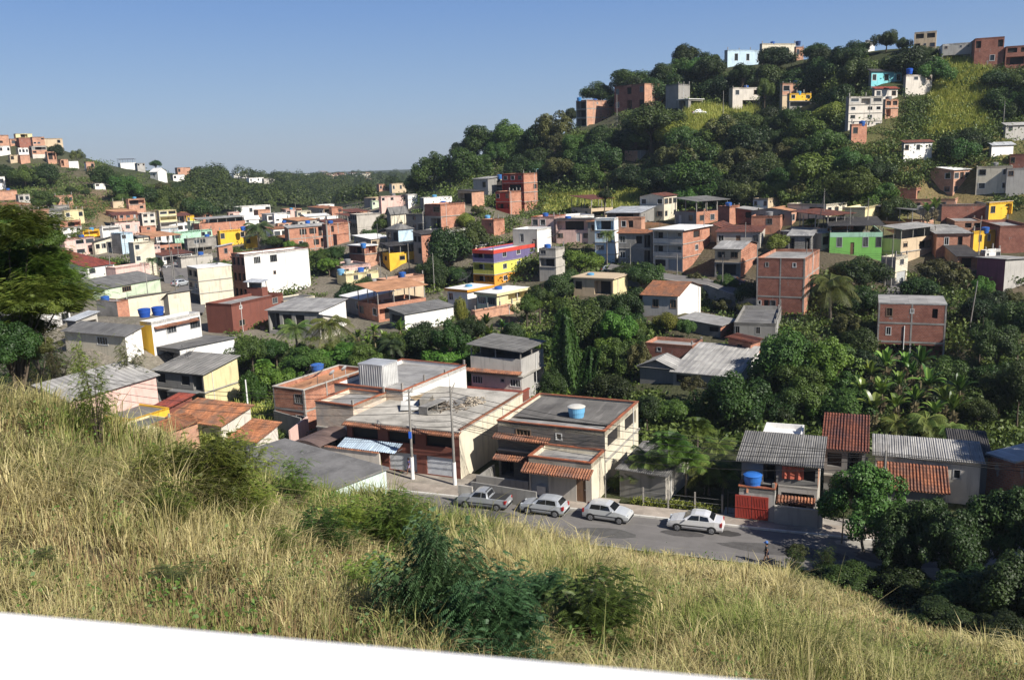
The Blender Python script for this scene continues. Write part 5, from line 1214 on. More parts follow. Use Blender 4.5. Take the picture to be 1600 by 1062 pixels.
for (xa, xb, ya, yb, n_, lab, grp) in [(425, 560, 330, 398, 26, 'small house in the crowded far end of the valley floor', 'crowded houses at the valley end'), (150, 345, 345, 418, 30, 'small house in the crowded middle of the left valley', 'crowded houses of the left valley'),
    (0, 80, 345, 470, 14, 'small house glimpsed through the feathery tree', 'houses glimpsed through the feathery tree'), (345, 430, 335, 380, 8, 'small house behind the deep yellow house', 'houses behind the deep yellow house'),
    (560, 745, 318, 420, 22, 'small house crowded in the mouth of the right hillside', 'crowded houses below the hill wood'), (860, 1300, 340, 404, 16, 'small house squeezed in behind the upper street', 'houses behind the upper street'),
    (1400, 1600, 300, 400, 14, 'small house squeezed in on the upper right slope', 'houses on the upper right slope'), (0, 70, 226, 262, 8, 'small house in the left hilltop cluster', 'houses of the left hilltop'), (505, 640, 400, 505, 7, 'small house among the trees in the valley centre', 'houses in the valley centre')]:
    k_ = 0
    for _ in range(n_ * 14):
        x_, y_ = rs.uniform(xa, xb), rs.uniform(ya, yb); D_ = hit(x_, y_, 60, 600)
        if D_ < 590 and tiny(x_, y_, lab, grp, D=D_, s=.95, fill=True): k_ += 1
        if k_ >= n_: break
# ------------------------------------------------------------------ plants
def unit(v): return v / (np.linalg.norm(v, axis=-1, keepdims=True) + 1e-9)
def quads(C, N, size, rs, aspect=1.6):
    """leaf-sized kites at C facing N"""
    n = len(C); r = unit(rs.normal(size=(n, 3))); U = unit(np.cross(N, r)); Vv = np.cross(N, U)
    s = np.asarray(size).reshape(-1, 1) * rs.uniform(.7, 1.3, (n, 1)); a = U * s * aspect * .5; b = Vv * s * .5
    Vt = np.stack([C - a, C + b - a * .15, C + a, C - b - a * .15], 1).reshape(-1, 3)
    return Vt, np.arange(4 * n).reshape(-1, 4)
def crown_mesh(name, seed, mat, n=9000, lobes=16, leaf=.055, spread=.66, lr=(.24, .46), flat=1.0, inner=.35, lump=1.0):
    rs = np.random.RandomState(seed)
    d = unit(rs.normal(size=(lobes, 3))); d[:, 2] = np.abs(d[:, 2]) * .95 - .3; d *= rs.uniform(.75, 1.25, (lobes, 1)) ** .5
    c = d * (spread * rs.uniform(.45, 1.0, (lobes, 1))) * lump; r = rs.uniform(*lr, lobes); r[:3] = lr[1] * 1.1; c[0] = 0
    k = rs.choice(lobes, n, p=r ** 2 / (r ** 2).sum())
    dd = unit(rs.normal(size=(n, 3)) + unit(c[k]) * .55)
    rad = r[k] * np.where(rs.rand(n) < inner, rs.uniform(.3, .85, n), rs.uniform(.85, 1.08, n))
    bumps = 1 + .12 * np.sin(dd[:, 0] * 9 + k) * np.sin(dd[:, 1] * 8 + 2 * k) * np.sin(dd[:, 2] * 7)
    C = c[k] + dd * (rad * bumps)[:, None]; C[:, 2] *= flat
    N = unit(dd + rs.normal(size=(n, 3)) * .45 + np.array([0, 0, .25]))
    V_, F_ = quads(C, N, np.full(n, leaf), rs)
    lc = np.clip(rs.rand(lobes)[k] * .55 + rs.rand(n) * .45, 0, 1)
    return np_mesh(name, V_, F_, mat, np.repeat(lc, 4))
def tube(P_, R_, n=6):
    P_ = np.asarray(P_, float); R_ = np.asarray(R_, float); T = unit(np.gradient(P_, axis=0)); ref = np.array([.31, .95, .1])
    U = unit(np.cross(T, ref)); Vv = np.cross(T, U); a = np.arange(n) * 2 * math.pi / n
    V_ = (P_[:, None] + R_[:, None, None] * (U[:, None] * np.cos(a)[None, :, None] + Vv[:, None] * np.sin(a)[None, :, None])).reshape(-1, 3)
    k = len(P_); F_ = [(i * n + j, i * n + (j + 1) % n, (i + 1) * n + (j + 1) % n, (i + 1) * n + j) for i in range(k - 1) for j in range(n)]
    return V_, np.array(F_)
def merge(L):
    Vs, Fs, o = [], [], 0
    for V_, F_ in L: Vs.append(V_); Fs.append(F_ + o); o += len(V_)
    return np.concatenate(Vs), np.concatenate(Fs)
def trunk_mesh(name, seed, mat, limbs=5, r=.06, spread=.55):
    """z 0..1 is the clear trunk, limbs reach up to about 1.5"""
    rs = np.random.RandomState(seed); L = []
    t = np.linspace(-.15, 1, 7); w = rs.normal(size=2) * .04
    L.append(tube(np.c_[w[0] * np.sin(t * 3), w[1] * np.sin(t * 2.5), t], r * (1.25 - .55 * t), 8))
    for i in range(limbs):
        a = rs.uniform(0, 6.28); s = np.linspace(0, 1, 6); e = spread * rs.uniform(.5, 1)
        L.append(tube(np.c_[e * s ** .8 * np.cos(a) + .02 * np.sin(s * 9), e * s ** .8 * np.sin(a), .75 + s * rs.uniform(.5, .85)], r * (.62 - .5 * s), 5))
    V_, F_ = merge(L); return np_mesh(name, V_, F_, mat, None, True)
def frond_cloud(seed, n_b, n_f, R_, H_, fl=.36, pin=9, pw=.03, drooping=.5):
    """branches with feathery bipinnate fronds; returns branch geometry and leaflet geometry"""
    rs = np.random.RandomState(seed); B = []; bases = []; dirs = []
    for i in range(n_b):
        a = rs.uniform(0, 6.28) + (.5 * np.sin(3 * i)); e = R_ * rs.uniform(.2, 1.15) * (.78 + .3 * math.sin(a * 2 + seed) + .15 * math.sin(a * 5)); s = np.linspace(0, 1, 8); hz = H_ * (1 - .4 * min(1, e / R_) ** 2) * rs.uniform(.45, 1.15)
        pth = np.c_[e * s ** 1.2 * np.cos(a), e * s ** 1.2 * np.sin(a), hz * np.sin(s * 1.45) / math.sin(1.45)] + rs.normal(size=(8, 3)) * .04 * R_ * s[:, None]
        B.append(tube(pth, .008 * R_ * (1.1 - s) + .002, 4))
        for j in range(n_f):
            q = rs.uniform(.3, 1.0) ** .8; k = min(6, int(q * 7)); f = q * 7 - k; p = pth[k] * (1 - f) + pth[k + 1] * f
            bases.append(p + rs.normal(size=3) * .09 * R_); dirs.append([math.cos(a) + rs.normal() * .8, math.sin(a) + rs.normal() * .8, rs.uniform(-.35, .45)])
    b = np.array(bases); d = unit(np.array(dirs)); n = len(b); side = unit(np.cross(d, [0, 0, 1.0])); upv = np.cross(side, d)
    L = []; lcs = []; fr = rs.rand(n)
    for k in range(pin):
        s = (k + .6) / pin; c = b + d * (fl * s) - np.array([0, 0, 1.0]) * (fl * drooping * s * s)
        for sg in (-1, 1):
            ln = fl * .30 * (1 - .55 * abs(s - .45)); tip = c + (side * sg + d * .35) * ln - np.array([0, 0, .25]) * ln
            w_ = d * pw * .5 + upv * pw * .15
            V_ = np.stack([c - w_, c + w_, tip + w_ * .8, tip - w_ * .8], 1).reshape(-1, 3); L.append((V_, np.arange(4 * n).reshape(-1, 4))); lcs.append(np.repeat(np.clip(fr * .7 + rs.rand(n) * .3, 0, 1), 4))
    V_, F_ = merge(L); bv = merge(B); return bv, V_, F_, np.concatenate(lcs)

G1 = leafmat('leaves_dark', (0.012, 0.027, 0.007), (0.042, 0.074, 0.015))
G2 = leafmat('leaves_mid', (0.020, 0.045, 0.009), (0.068, 0.118, 0.020))
G3 = leafmat('leaves_bright', (0.032, 0.078, 0.010), (0.105, 0.178, 0.024))
G4 = leafmat('leaves_olive', (0.035, 0.046, 0.014), (0.105, 0.112, 0.032))
G5 = leafmat('leaves_lime', (0.075, 0.105, 0.016), (0.190, 0.220, 0.035))
G6 = leafmat('leaves_bluish', (0.020, 0.055, 0.022), (0.062, 0.130, 0.050), trans=.3)
G7 = leafmat('leaves_feathery', (0.055, 0.105, 0.016), (0.19, 0.235, 0.045), trans=.38)
BK = bark(); BK2 = bark((0.20, 0.17, 0.13)); PB = bark((0.17, 0.14, 0.11))
CR_ = {}
for i in range(4): CR_['M%d' % i] = crown_mesh('crown', 20 + i, G1, 12000, 24 + 4 * i, .050, .86, (.17, .40))
for i in range(4): CR_['K%d' % i] = crown_mesh('crown', 30 + i, G2, 12000, 28 + 4 * i, .048, .92, (.15, .36))
for i in range(3): CR_['L%d' % i] = crown_mesh('crown', 40 + i, G3, 12000, 36, .045, .90, (.13, .30), inner=.25)
for i in range(2): CR_['B%d' % i] = crown_mesh('crown', 50 + i, G4, 5200, 34, .050, .85, (.1, .24), inner=.3)
for i in range(2): CR_['Y%d' % i] = crown_mesh('crown', 60 + i, G5, 7500, 16, .055, .6, (.25, .42))
CR_['R0'] = crown_mesh('crown', 70, G2, 9000, 10, .045, .5, (.4, .55), inner=.2)
CR_['N0'] = crown_mesh('crown', 75, G4, 15000, 46, .034, .85, (.09, .24), inner=.3)
CR_['E1'] = crown_mesh('crown', 76, G2, 16000, 44, .034, .85, (.10, .25), inner=.3)
CR_['N1'] = CR_['N0']; CR_['D0'] = crown_mesh('crown', 77, G1, 20000, 40, .036, .85, (.12, .30), inner=.3)
TR_ = [trunk_mesh('trunk', 80 + i, BK, 5 + i) for i in range(3)] + [trunk_mesh('trunk', 85, BK2, 8, .035, .7)]
# vine-draped column
def vine(seed):
    rs = np.random.RandomState(seed); n = 11000; t = rs.rand(n) ** .8; a = rs.uniform(0, 6.28, n)
    k = (a * 5 / 6.28).astype(int); rr = (.45 + .4 * np.sin(t * 3 + k)) * (1.05 - .25 * t) * (.75 + .25 * np.cos((a * 5) % 6.28))
    rr *= rs.uniform(.75, 1.05, n); C = np.c_[rr * np.cos(a), rr * np.sin(a), -1 + 2 * t + .1 * np.sin(a * 3)]
    N = unit(np.c_[np.cos(a), np.sin(a), .35 + 0 * a] + rs.normal(size=(n, 3)) * .5); V_, F_ = quads(C, N, np.full(n, .07), rs)
    return np_mesh('crown', V_, F_, G2, np.repeat(np.clip(.2 + .6 * rs.rand(5)[k % 5] * 1 + rs.rand(n) * .3, 0, 1), 4))
CR_['V0'] = vine(91); CR_['V1'] = vine(92)
def tree_at(x, y, zc, r, rz, kind, label, cat='tree', name='tree', group=None, gz=None, seed=0, trunk=True):
    rn = random.Random(seed * 7 + int(x * 13 + y * 7)); gz = tz(x, y) if gz is None else gz
    hc = max(zc - gz, rz * .55)
    o = tag(empty(name, (x, y, gz), rn.uniform(0, 6.28)), label, cat, group)
    ks = sorted(k for k in CR_ if k[0] == kind); c = obj('crown', CR_[rn.choice(ks)], o, (0, 0, hc)); c.scale = (r, r * rn.uniform(.85, 1.1), rz)
    if trunk:
        t = obj('trunk', TR_[3] if kind in 'BNE' else rn.choice(TR_[:3]), o); ht = max(hc - rz * .35, .5); tw = min(max(r * .8, ht * .4), r * (1.1 if kind in 'BNE' else 1.6)); t.scale = (tw, tw, ht)
    return o
def tree(px, py, rx, ry, D, kind, label, **k):
    if D is None: D = hit(px, min(py + ry, 1050))
    p = P(px, py, D); return tree_at(p[0], p[1], p[2], rx * D / F, ry * D / F, kind, label, **k)

def palm_mesh(name, seed, nf=18, L=1.0, droop=.9, mat=None, lw=.022, up=.75):
    rs = np.random.RandomState(seed); Q = []; lc = []
    for i in range(nf):
        a = 2.4 * i + rs.normal() * .1; e = up - 1.05 * i / nf + rs.normal() * .06; s = np.linspace(0, 1, 15); l = L * rs.uniform(.85, 1.05)
        r_ = l * (s * math.cos(e)); z = l * (s * math.sin(e) - droop * .55 * s ** 2.2); r_ = r_ * (1 - .12 * s * s)
        pth = np.c_[r_ * math.cos(a), r_ * math.sin(a), z]; T = unit(np.gradient(pth, axis=0)); side = unit(np.cross(T, [0, 0, 1.0]))
        V_, F_ = tube(pth, .012 * (1.2 - s), 4); Q.append((V_, F_)); lc.append(np.full(len(V_), .8))
        ss = np.linspace(.12, .99, 44); c = np.stack([np.interp(ss, s, pth[:, j]) for j in range(3)], 1); Ti = np.stack([np.interp(ss, s, T[:, j]) for j in range(3)], 1); Si = np.stack([np.interp(ss, s, side[:, j]) for j in range(3)], 1)
        ln = l * .25 * np.sin(np.clip(ss * 1.05, 0, 1) * math.pi) ** .5 + .03
        for sg in (-1, 1):
            tip = c + (Si * sg * .85 + Ti * .45 - np.array([0, 0, .45]) + rs.normal(size=c.shape) * .06) * ln[:, None]; w_ = Ti * lw
            V_ = np.stack([c - w_ * .6, c + w_ * .6, tip + w_ * .25, tip - w_ * .25], 1).reshape(-1, 3); Q.append((V_, np.arange(len(V_)).reshape(-1, 4))); lc.append(np.full(len(V_), rs.rand() * .6 + (.4 if i > nf * .7 else 0)))
    V_, F_ = merge(Q); return np_mesh(name, V_, F_, mat or G3, np.concatenate(lc))
PGM = leafmat('palm_leaves', (0.045, 0.085, 0.015), (0.17, 0.19, 0.045)); PGD = leafmat('palm_leaves_dark', (0.02, 0.045, 0.014), (0.06, 0.09, 0.03))
PM = [palm_mesh('fronds', 5, 24, 1.0, .95, PGM, .012), palm_mesh('fronds', 6, 20, 1.0, .7, PGM, .012), palm_mesh('fronds', 7, 18, 1.0, .9, PGD, .018), palm_mesh('fronds', 8, 34, 1.0, .85, leafmat('areca_leaves', (0.04, 0.085, 0.012), (0.14, 0.20, 0.03)), .009, 1.35)]
def palm_trunk(h, r, lean=(0, 0)):
    s = np.linspace(-.5, 1, 14); V_, F_ = tube(np.c_[lean[0] * (s - s * s * .3) * h, lean[1] * s * h, s * h], r * (1.15 - .35 * s) * (1 + .06 * np.sin(s * 40)), 8)
    return np_mesh('trunk', V_, F_, PB, None, True)
def palm(px, py, r, D, kind, label, lean=(0, 0), tr=.16, group=None, cat='palm'):
    p = P(px, py, D); rr = r * D / F * 1.15; gz = tz(p[0], p[1]); h = max(p[2] - gz, .8)
    o = tag(empty('palm_tree', (p[0] - lean[0] * h * .7, p[1], gz)), label, cat, group)
    obj('trunk', palm_trunk(h, tr, lean), o); c = obj('fronds', PM[kind], o, (lean[0] * h * .7, lean[1] * h, h)); c.scale = (rr,) * 3; c.rotation_euler = (0, 0, px); return o
def banana_mesh(seed):
    rs = np.random.RandomState(seed); Q = []; lc = []
    for i in range(10):
        a = 2.4 * i + rs.normal() * .2; e = rs.uniform(.7, 1.45); l = rs.uniform(.75, 1.15); s = np.linspace(0, 1, 9)
        r_ = l * s * math.cos(e); z = l * (s * math.sin(e) - .5 * s ** 2.4 * (1.3 - e * .6)); pth = np.c_[r_ * math.cos(a), r_ * math.sin(a), z]
        T = unit(np.gradient(pth, axis=0)); sd_ = unit(np.cross(T, [0, 0, 1.0]) + .01); nn = np.cross(sd_, T); w = .105 * np.sin(np.clip(s * .92 + .08, 0, 1) * math.pi) ** .55; w[0] = .012
        for sg in (-1, 1):
            o_ = pth + sd_ * sg * w[:, None] + nn * (w * .35)[:, None]
            V_ = np.concatenate([pth, o_]); k = len(s); Q.append((V_, np.array([(j, j + 1, k + j + 1, k + j) for j in range(k - 1)]))); lc.append(np.full(len(V_), rs.rand() if i < 8 else 1.0))
    V_, F_ = merge(Q); return np_mesh('leaves', V_, F_, leafmat('banana_leaves', (0.035, 0.085, 0.014), (0.13, 0.20, 0.035), .35), np.concatenate(lc))
BN = [banana_mesh(i) for i in (1, 2, 3)]
dryl = leafmat('dry_leaves', (0.10, 0.085, 0.045), (0.22, 0.18, 0.10), hue=.01)
def banana(px, py, D, label, s=2.6, group='banana plants'):
    p = P(px, py, D); gz = tz(p[0], p[1]); h = max(min(p[2] - gz, 4.2), 1.0); gz = p[2] - h
    gz = min(gz, tz(p[0], p[1])); h = p[2] - gz
    rn = random.Random(int(px * 3 + py)); o = tag(empty('banana_plant', (p[0], p[1], gz)), label, 'banana plant', group)
    V_, F_ = tube(np.c_[np.zeros(6), np.zeros(6), np.linspace(-.3, h, 6)], np.linspace(.17, .09, 6), 7); obj('stem', np_mesh('stem', V_, F_, plain((.20, .17, .09), .8, name='banana_stem', var=.4), None, True), o)
    c = obj('leaves', rn.choice(BN), o, (0, 0, h - .1)); c.scale = (s,) * 3; c.rotation_euler = (rn.uniform(-.1, .1), 0, rn.uniform(0, 6))
    c = obj('dry_leaves', DRYB, o, (0, 0, h - .15)); c.scale = (s * .6,) * 3; return o
def drym():
    rs = np.random.RandomState(4); n = 40; a = rs.uniform(0, 6.28, n); s = rs.uniform(.1, .9, n); C = np.c_[.12 * np.cos(a), .12 * np.sin(a), -s]
    V_, F_ = quads(C, unit(np.c_[np.cos(a), np.sin(a), 0 * a]), np.full(n, .25), rs, 2.4); return np_mesh('dry_leaves', V_, F_, dryl, np.repeat(rs.rand(n), 4))
DRYB = drym()
# ------------------------------------------------------------------ trees one can tell apart
for t in '''
700 388 40 46 180 M big dark tree between the bright yellow house and the striped building
738 372 34 32 184 K mid green tree right behind the big dark tree by the striped building
675 420 24 26 174 M dark low tree at the right end of the bright yellow house
905 408 40 24 158 L bright green spreading tree above the cream house in the trees
893 440 34 26 152 M dark tree just under the bright green spreading tree
905 500 46 44 122 K large grey-green tree left of the orange-tiled white house
962 515 36 44 118 L bright green tree in front of the large grey-green tree
985 478 30 34 128 M dark tree directly left of the orange-tiled white house
940 480 26 26 130 M dark tree behind the large grey-green tree
1000 560 24 40 106 B brown sparse tree left of the low dark brick house in the gully
1040 500 22 20 120 Y low yellow-green bush under the orange-tiled white house
1075 512 16 20 116 K small pale green tree beside the brick-ended low hut
887 552 36 64 108 V tall tree wholly draped in vines, right of the grey terrace-roof house
922 590 30 44 103 V shorter vine-draped tree right of the tallest one
960 560 28 38 108 K green tree behind the vine-draped trees
545 462 30 28 158 M dark round tree right of the bright white building
568 452 20 24 162 M dark round tree beside the pale yellow low house
513 415 20 18 182 L bright tree at the right edge of the bright white building
535 430 12 16 178 B dry brown bush right of the bright white building
1215 378 24 21 146 Y round lime-green tree above the big unfinished brick building
1345 425 42 34 132 M dark tree on the bank under the green house
1355 470 34 34 126 K mid green tree right of the large coconut palm
1322 505 26 28 118 B grey-olive round tree below the large coconut palm
1402 325 26 28 164 M dark round tree right of the pale yellow tower block
1465 425 44 34 136 B brown-olive tree by the bend of the upper street
1500 440 30 32 134 B reddish brown bushy tree above the two-storey brick house
1533 455 20 24 132 L small bright tree left of the maroon wall
1234 562 54 60 98 K large bright green tree left of the banana grove
1302 566 52 56 97 L large bright green tree touching the banana grove
1265 600 50 42 95 K broad green tree low in front of the two bright trees
1318 610 30 36 94 K green tree at the left edge of the banana grove
1144 622 56 54 90 K big round mango tree above the areca palms
1085 600 24 22 96 B olive bush left of the big round mango tree
1192 590 20 34 98 M dark tree between the mango tree and the bright green trees
1215 640 40 26 92 M dark low trees behind the white flat-roofed room
1560 540 34 40 102 M dark tree right of the two-storey brick house
1592 500 34 44 108 M dark tall tree at the right edge behind the street
1535 520 22 28 106 K green bush against the side of the two-storey brick house
1560 610 36 36 92 K vine-covered bush right of the banana grove
1595 600 30 50 90 M dark tree at the right edge beside the vine-covered bush
1530 640 30 30 90 K low green bush behind the long grey shed
392 548 28 30 118 K green tree just right of the blank pale panel
390 608 26 40 108 L yellowish green tree beside the yellowish house
425 596 20 28 112 K green tree behind the light pole on the left
430 545 26 24 122 K green tree under the left coconut palm
480 562 40 24 116 K wide green tree in the garden belt left of the dark palm
535 552 34 24 118 L bright low tree below the right coconut palm
575 556 36 26 114 K round green tree behind the wide grey roof
620 540 28 26 116 K green tree left of the dark fan of palm leaves
660 530 34 32 116 M dark green tree behind the right end of the wide grey roof
702 528 28 34 114 K green tree left of the grey terrace-roof house
735 512 24 26 118 M dark tree below the brick and white garden wall
720 486 13 40 124 Y slender pale green tree in front of the garden wall
822 476 26 22 132 L bright green tree right of the cream porch house
842 462 22 20 134 K green tree behind the cream porch house
800 520 22 22 118 M dark tree in the gap behind the banana plants
860 600 26 28 100 K green bush right of the grey terrace-roof house
1050 640 36 24 92 K low green bushes above the areca palms
1010 640 26 30 90 M dark tree right of the stone-fronted house
455 405 14 16 222 L bright tree in front of the wide unfinished brick block
430 378 22 14 226 K green trees left of the wide unfinished brick block
472 400 14 14 214 M dark tree below the wide unfinished brick block
602 375 20 18 212 K green bank tree above the pale blue house
578 384 16 12 206 K low green tree above the brick and pink terrace house
620 350 14 12 222 Y yellowish bush on the bank at the valley head
725 350 18 18 204 Y yellowish bushy tree right of the brick veranda house
745 330 16 14 210 B dry bush below the lower red house
1033 425 9 18 158 L narrow bright green tree by the upper street railing
1000 425 20 14 158 B bare brown bush along the upper street railing
960 753 14 14 76 R trimmed round shrub at the corner of the stone-fronted house
1016 188 46 36 240 M broad dark tree in front of the long salmon house
1050 205 30 26 238 Y yellow-green tree in front of the broad dark tree
993 218 18 13 242 L small bright round tree left of the hut in the hill wood
945 305 12 13 200 M small round bush on the bare bank below the hill wood
1072 88 24 26 276 M tall round tree on the skyline left of the light blue building
988 128 38 24 282 M flat-topped dark tree on the skyline above the long salmon house
938 146 28 22 288 M dark tree on the skyline above the three-storey brick house
893 180 14 14 284 M small dark tree left of the three-storey brick house
1105 105 26 26 258 M dark tree just left of the light blue hilltop building
1215 92 34 24 258 M dark tree in front of the cream hilltop building
1275 82 22 20 254 M dark round tree right of the small skyline brick house
1385 62 20 20 236 M tallest dark tree on the hilltop skyline
1345 75 16 12 240 K pale low tree on the hilltop skyline left of the white peeping house
1412 72 12 16 232 M dark tree left of the cream three-level hilltop house
1440 95 28 16 220 M dark trees under the cream three-level hilltop house
1310 95 24 18 240 M dark tree on the hilltop left of the tallest one
1160 115 26 22 252 M dark tree under the left end of the light blue building
1196 140 12 24 240 K tall pale green tree right of the white two-storey house
88 236 13 15 342 M round dark tree on the left ridge beside the hilltop houses
122 243 14 14 344 B bare-topped tree on the left ridge
243 256 9 8 440 M round tree on the ridge above the white gabled house
75 318 24 20 276 K grey-green tree left of the orange house on the bare slope
110 297 9 7 290 M small bush on the bare left slope
133 301 8 6 288 M smaller round bush on the bare left slope
285 385 12 8 232 L round bright tree beside the side street
272 388 6 6 230 L small bright tree beside the round one by the side street
252 412 6 8 200 M slim dark tree below the tall cream block
210 372 4 4 222 M small potted-looking tree on the cream terrace
'''.strip().split('\n'):
    q = t.split(' ', 6)
    tree(float(q[0]), float(q[1]), float(q[2]), float(q[3]), float(q[4]), q[5], q[6], name='shrub' if 'bush' in q[6] or 'shrub' in q[6] else 'tree', cat='bush' if 'bush' in q[6] or 'shrub' in q[6] else 'tree')
# ------------------------------------------------------------------ woods: each tree placed on the slope, none hiding a house that is seen
def inside(x, y, poly):
    c = False
    for i in range(len(poly)):
        (x1, y1), (x2, y2) = poly[i], poly[i - 1]
        if (y1 > y) != (y2 > y) and x < (x2 - x1) * (y - y1) / (y2 - y1) + x1: c = not c
    return c
def clear_of(px, py, r, D):
    for h in HOUSES:
        if h[5] < D - 4: continue
        dx = max(h[1] - px, 0, px - h[2]); dy = max(h[3] - py, 0, py - (h[4] - (h[4] - h[3]) * .25))
        if dx * dx + dy * dy < (r * .85) ** 2: return False
    return True
def near_house(px, py):
    best = None
    for h in HOUSES:
        if h[0].startswith(('flat dark', 'low house')) or h[5] < 120 or len(h[0].split()) > 12: continue
        cx, cy = (h[1] + h[2]) / 2, (h[3] + h[4]) / 2; d = math.hypot(cx - px, (cy - py) * 1.3)
        if best is None or d < best[0]: best = (d, cx - px, cy - py, h[0])
    return best
USED = {}
def wood(poly, n, rad, kinds, place, seed, gap=.46, dmax=900, elong=.9, avoid=()):
    rs = random.Random(seed); xs = [p[0] for p in poly]; ys = [p[1] for p in poly]; got = []; tries = 0
    while len(got) < n and tries < n * 60:
        tries += 1
        x, y = rs.uniform(min(xs), max(xs)), rs.uniform(min(ys), max(ys))
        if not inside(x, y, poly) or any(inside(x, y, a_) for a_ in avoid): continue
        D = hit(x, y, 60, dmax)
        if D >= dmax - 1: continue
        g = P(x, y, D); r = rs.uniform(*rad); rp = r * F / D; zc = r * elong * rs.uniform(.55, .95); cy = y - zc * F / D
        if any(math.hypot(x - a, (cy - b_) * 1.2) < gap * (rp + c) for a, b_, c in got): continue
        if not clear_of(x, cy, rp, D): continue
        sx_, sy_ = math.cos(SUN_AZ), math.sin(SUN_AZ)
        if any(h[5] > 110 and 0 < (g[0] - h[6].location.x) * sx_ + (g[1] - h[6].location.y) * sy_ < 15 and abs(-(g[0] - h[6].location.x) * sy_ + (g[1] - h[6].location.y) * sx_) < 6 for h in HOUSES): continue
        got.append((x, cy, rp)); k = rs.choice(kinds)
        cname = {'M': 'dark green', 'K': 'mid green', 'L': 'bright green', 'B': 'olive brown', 'Y': 'lime green', 'R': 'round green'}[k]
        size = 'large' if r > rad[0] + (rad[1] - rad[0]) * .66 else ('small' if r < rad[0] + (rad[1] - rad[0]) * .33 else 'middling')
        _, dx, dy, hl = near_house(x, cy); side = ('left of' if dx > 0 else 'right of') if abs(dx) > abs(dy) * 1.3 else ('above' if dy > 0 else 'below')
        w = hl.split(); hl = ' '.join(w[:10]) if False else hl
        lab = f'{size} {cname} tree {side} the {hl}'; w = lab.split()
        if len(w) > 16: lab = ' '.join(w[:16]); 
        while lab.split()[-1] in ('the', 'a', 'and', 'of', 'with', 'on', 'in', 'its', 'at', 'left', 'right', 'beside', 'above', 'under', 'behind', 'one', 'two', 'dark', 'to', 'by', 'small', 'white', 'grey'): lab = ' '.join(lab.split()[:-1])
        grp_ = USED.setdefault(lab, place)
        o = tree_at(g[0], g[1], g[2] + zc, r, r * elong, k, lab, seed=seed, group=grp_, trunk=True)
meadow = [(1070, 165), (1185, 165), (1185, 205), (1140, 225), (1070, 225)]
grassy = [(1468, 92), (1545, 92), (1550, 200), (1440, 215), (1450, 180)]
bare = [(850, 305), (1010, 298), (1012, 330), (850, 336)]
wood([(660, 300), (700, 245), (760, 225), (850, 215), (900, 215), (905, 240), (960, 240), (1070, 235), (1180, 240), (1180, 330), (1040, 320), (1010, 300), (930, 290), (850, 300), (770, 275), (700, 292)], 84, (4.6, 8.0), 'MMMKKMB', 'wood on the left flank of the right hill', 1, avoid=(bare,))
wood([(1070, 225), (1200, 200), (1300, 200), (1330, 250), (1440, 255), (1580, 250), (1600, 300), (1450, 320), (1340, 330), (1180, 330), (1070, 330)], 64, (3.4, 6.8), 'KKLMBKY', 'wood on the middle of the right hill', 2, avoid=(meadow,))
wood([(960, 175), (1000, 130), (1060, 115), (1130, 115), (1250, 108), (1330, 100), (1430, 112), (1480, 108), (1460, 180), (1320, 190), (1240, 210), (1190, 200), (1180, 165), (1075, 160), (1060, 180), (1070, 240), (960, 240)], 54, (4.2, 7.2), 'MMMKK', 'wood on the top of the right hill', 3, avoid=(meadow,))
wood([(1545, 105), (1600, 100), (1600, 195), (1560, 190)], 9, (3.0, 4.6), 'MMK', 'trees at the top right edge', 4)
wood([(1380, 170), (1470, 165), (1500, 215), (1420, 225), (1370, 230)], 9, (3.0, 4.8), 'MKMB', 'trees right of the beige hillside house', 5)
wood([(1480, 225), (1600, 245), (1600, 300), (1480, 290)], 8, (3.4, 5), 'MMK', 'trees at the right edge below the path', 6)
wood([(0, 262), (60, 262), (140, 272), (190, 268), (235, 280), (268, 300), (275, 330), (180, 320), (155, 285), (110, 285), (60, 300), (0, 300)], 44, (5.5, 9.0), 'MMKK', 'wood on the left hill', 7)
wood([(240, 285), (330, 290), (345, 345), (300, 350), (270, 335)], 18, (4.5, 6.5), 'KMKB', 'wood right of the left hill', 8)
wood([(160, 330), (200, 320), (215, 355), (165, 362), (140, 350)], 10, (2.5, 4), 'BKB', 'scrub on the left slope', 9)
wood([(590, 300), (660, 290), (668, 312), (600, 308)], 8, (4.5, 6.5), 'MMK', 'trees at the foot of the right hill', 10)
wood([(1170, 520), (1380, 560), (1600, 560), (1600, 690), (1200, 680)], 16, (2.4, 3.8), 'MKMK', 'trees in the gully behind the banana grove', 12)
wood([(380, 560), (430, 530), (640, 520), (700, 500), (860, 540), (860, 610), (640, 600), (400, 640)], 24, (2.2, 3.4), 'KLKM', 'garden trees behind the wide grey roof', 13)
wood([(860, 440), (1000, 420), (1010, 500), (1000, 640), (900, 620), (860, 500)], 18, (2.4, 3.6), 'MKML', 'trees around the cream house in the trees', 14)
wood([(1085, 440), (1180, 460), (1180, 500), (1090, 480)], 6, (1.6, 2.6), 'KMB', 'bushes on the bank under the upper street', 15)
wood([(1380, 450), (1600, 470), (1600, 520), (1510, 520), (1510, 475), (1380, 470)], 10, (2.2, 3.4), 'MBMK', 'trees right of the upper street bend', 16)
wood([(500, 398), (560, 392), (592, 438), (500, 448)], 9, (2.4, 4.0), 'MKLM', 'trees right of the bright white building', 17)
wood([(405, 372), (455, 372), (455, 398), (405, 396)], 5, (2.6, 3.8), 'MKL', 'trees left of the wide brick block', 18)
wood([(640, 395), (740, 395), (735, 450), (650, 450)], 6, (2.6, 4.4), 'MMK', 'trees left of the striped building', 19)
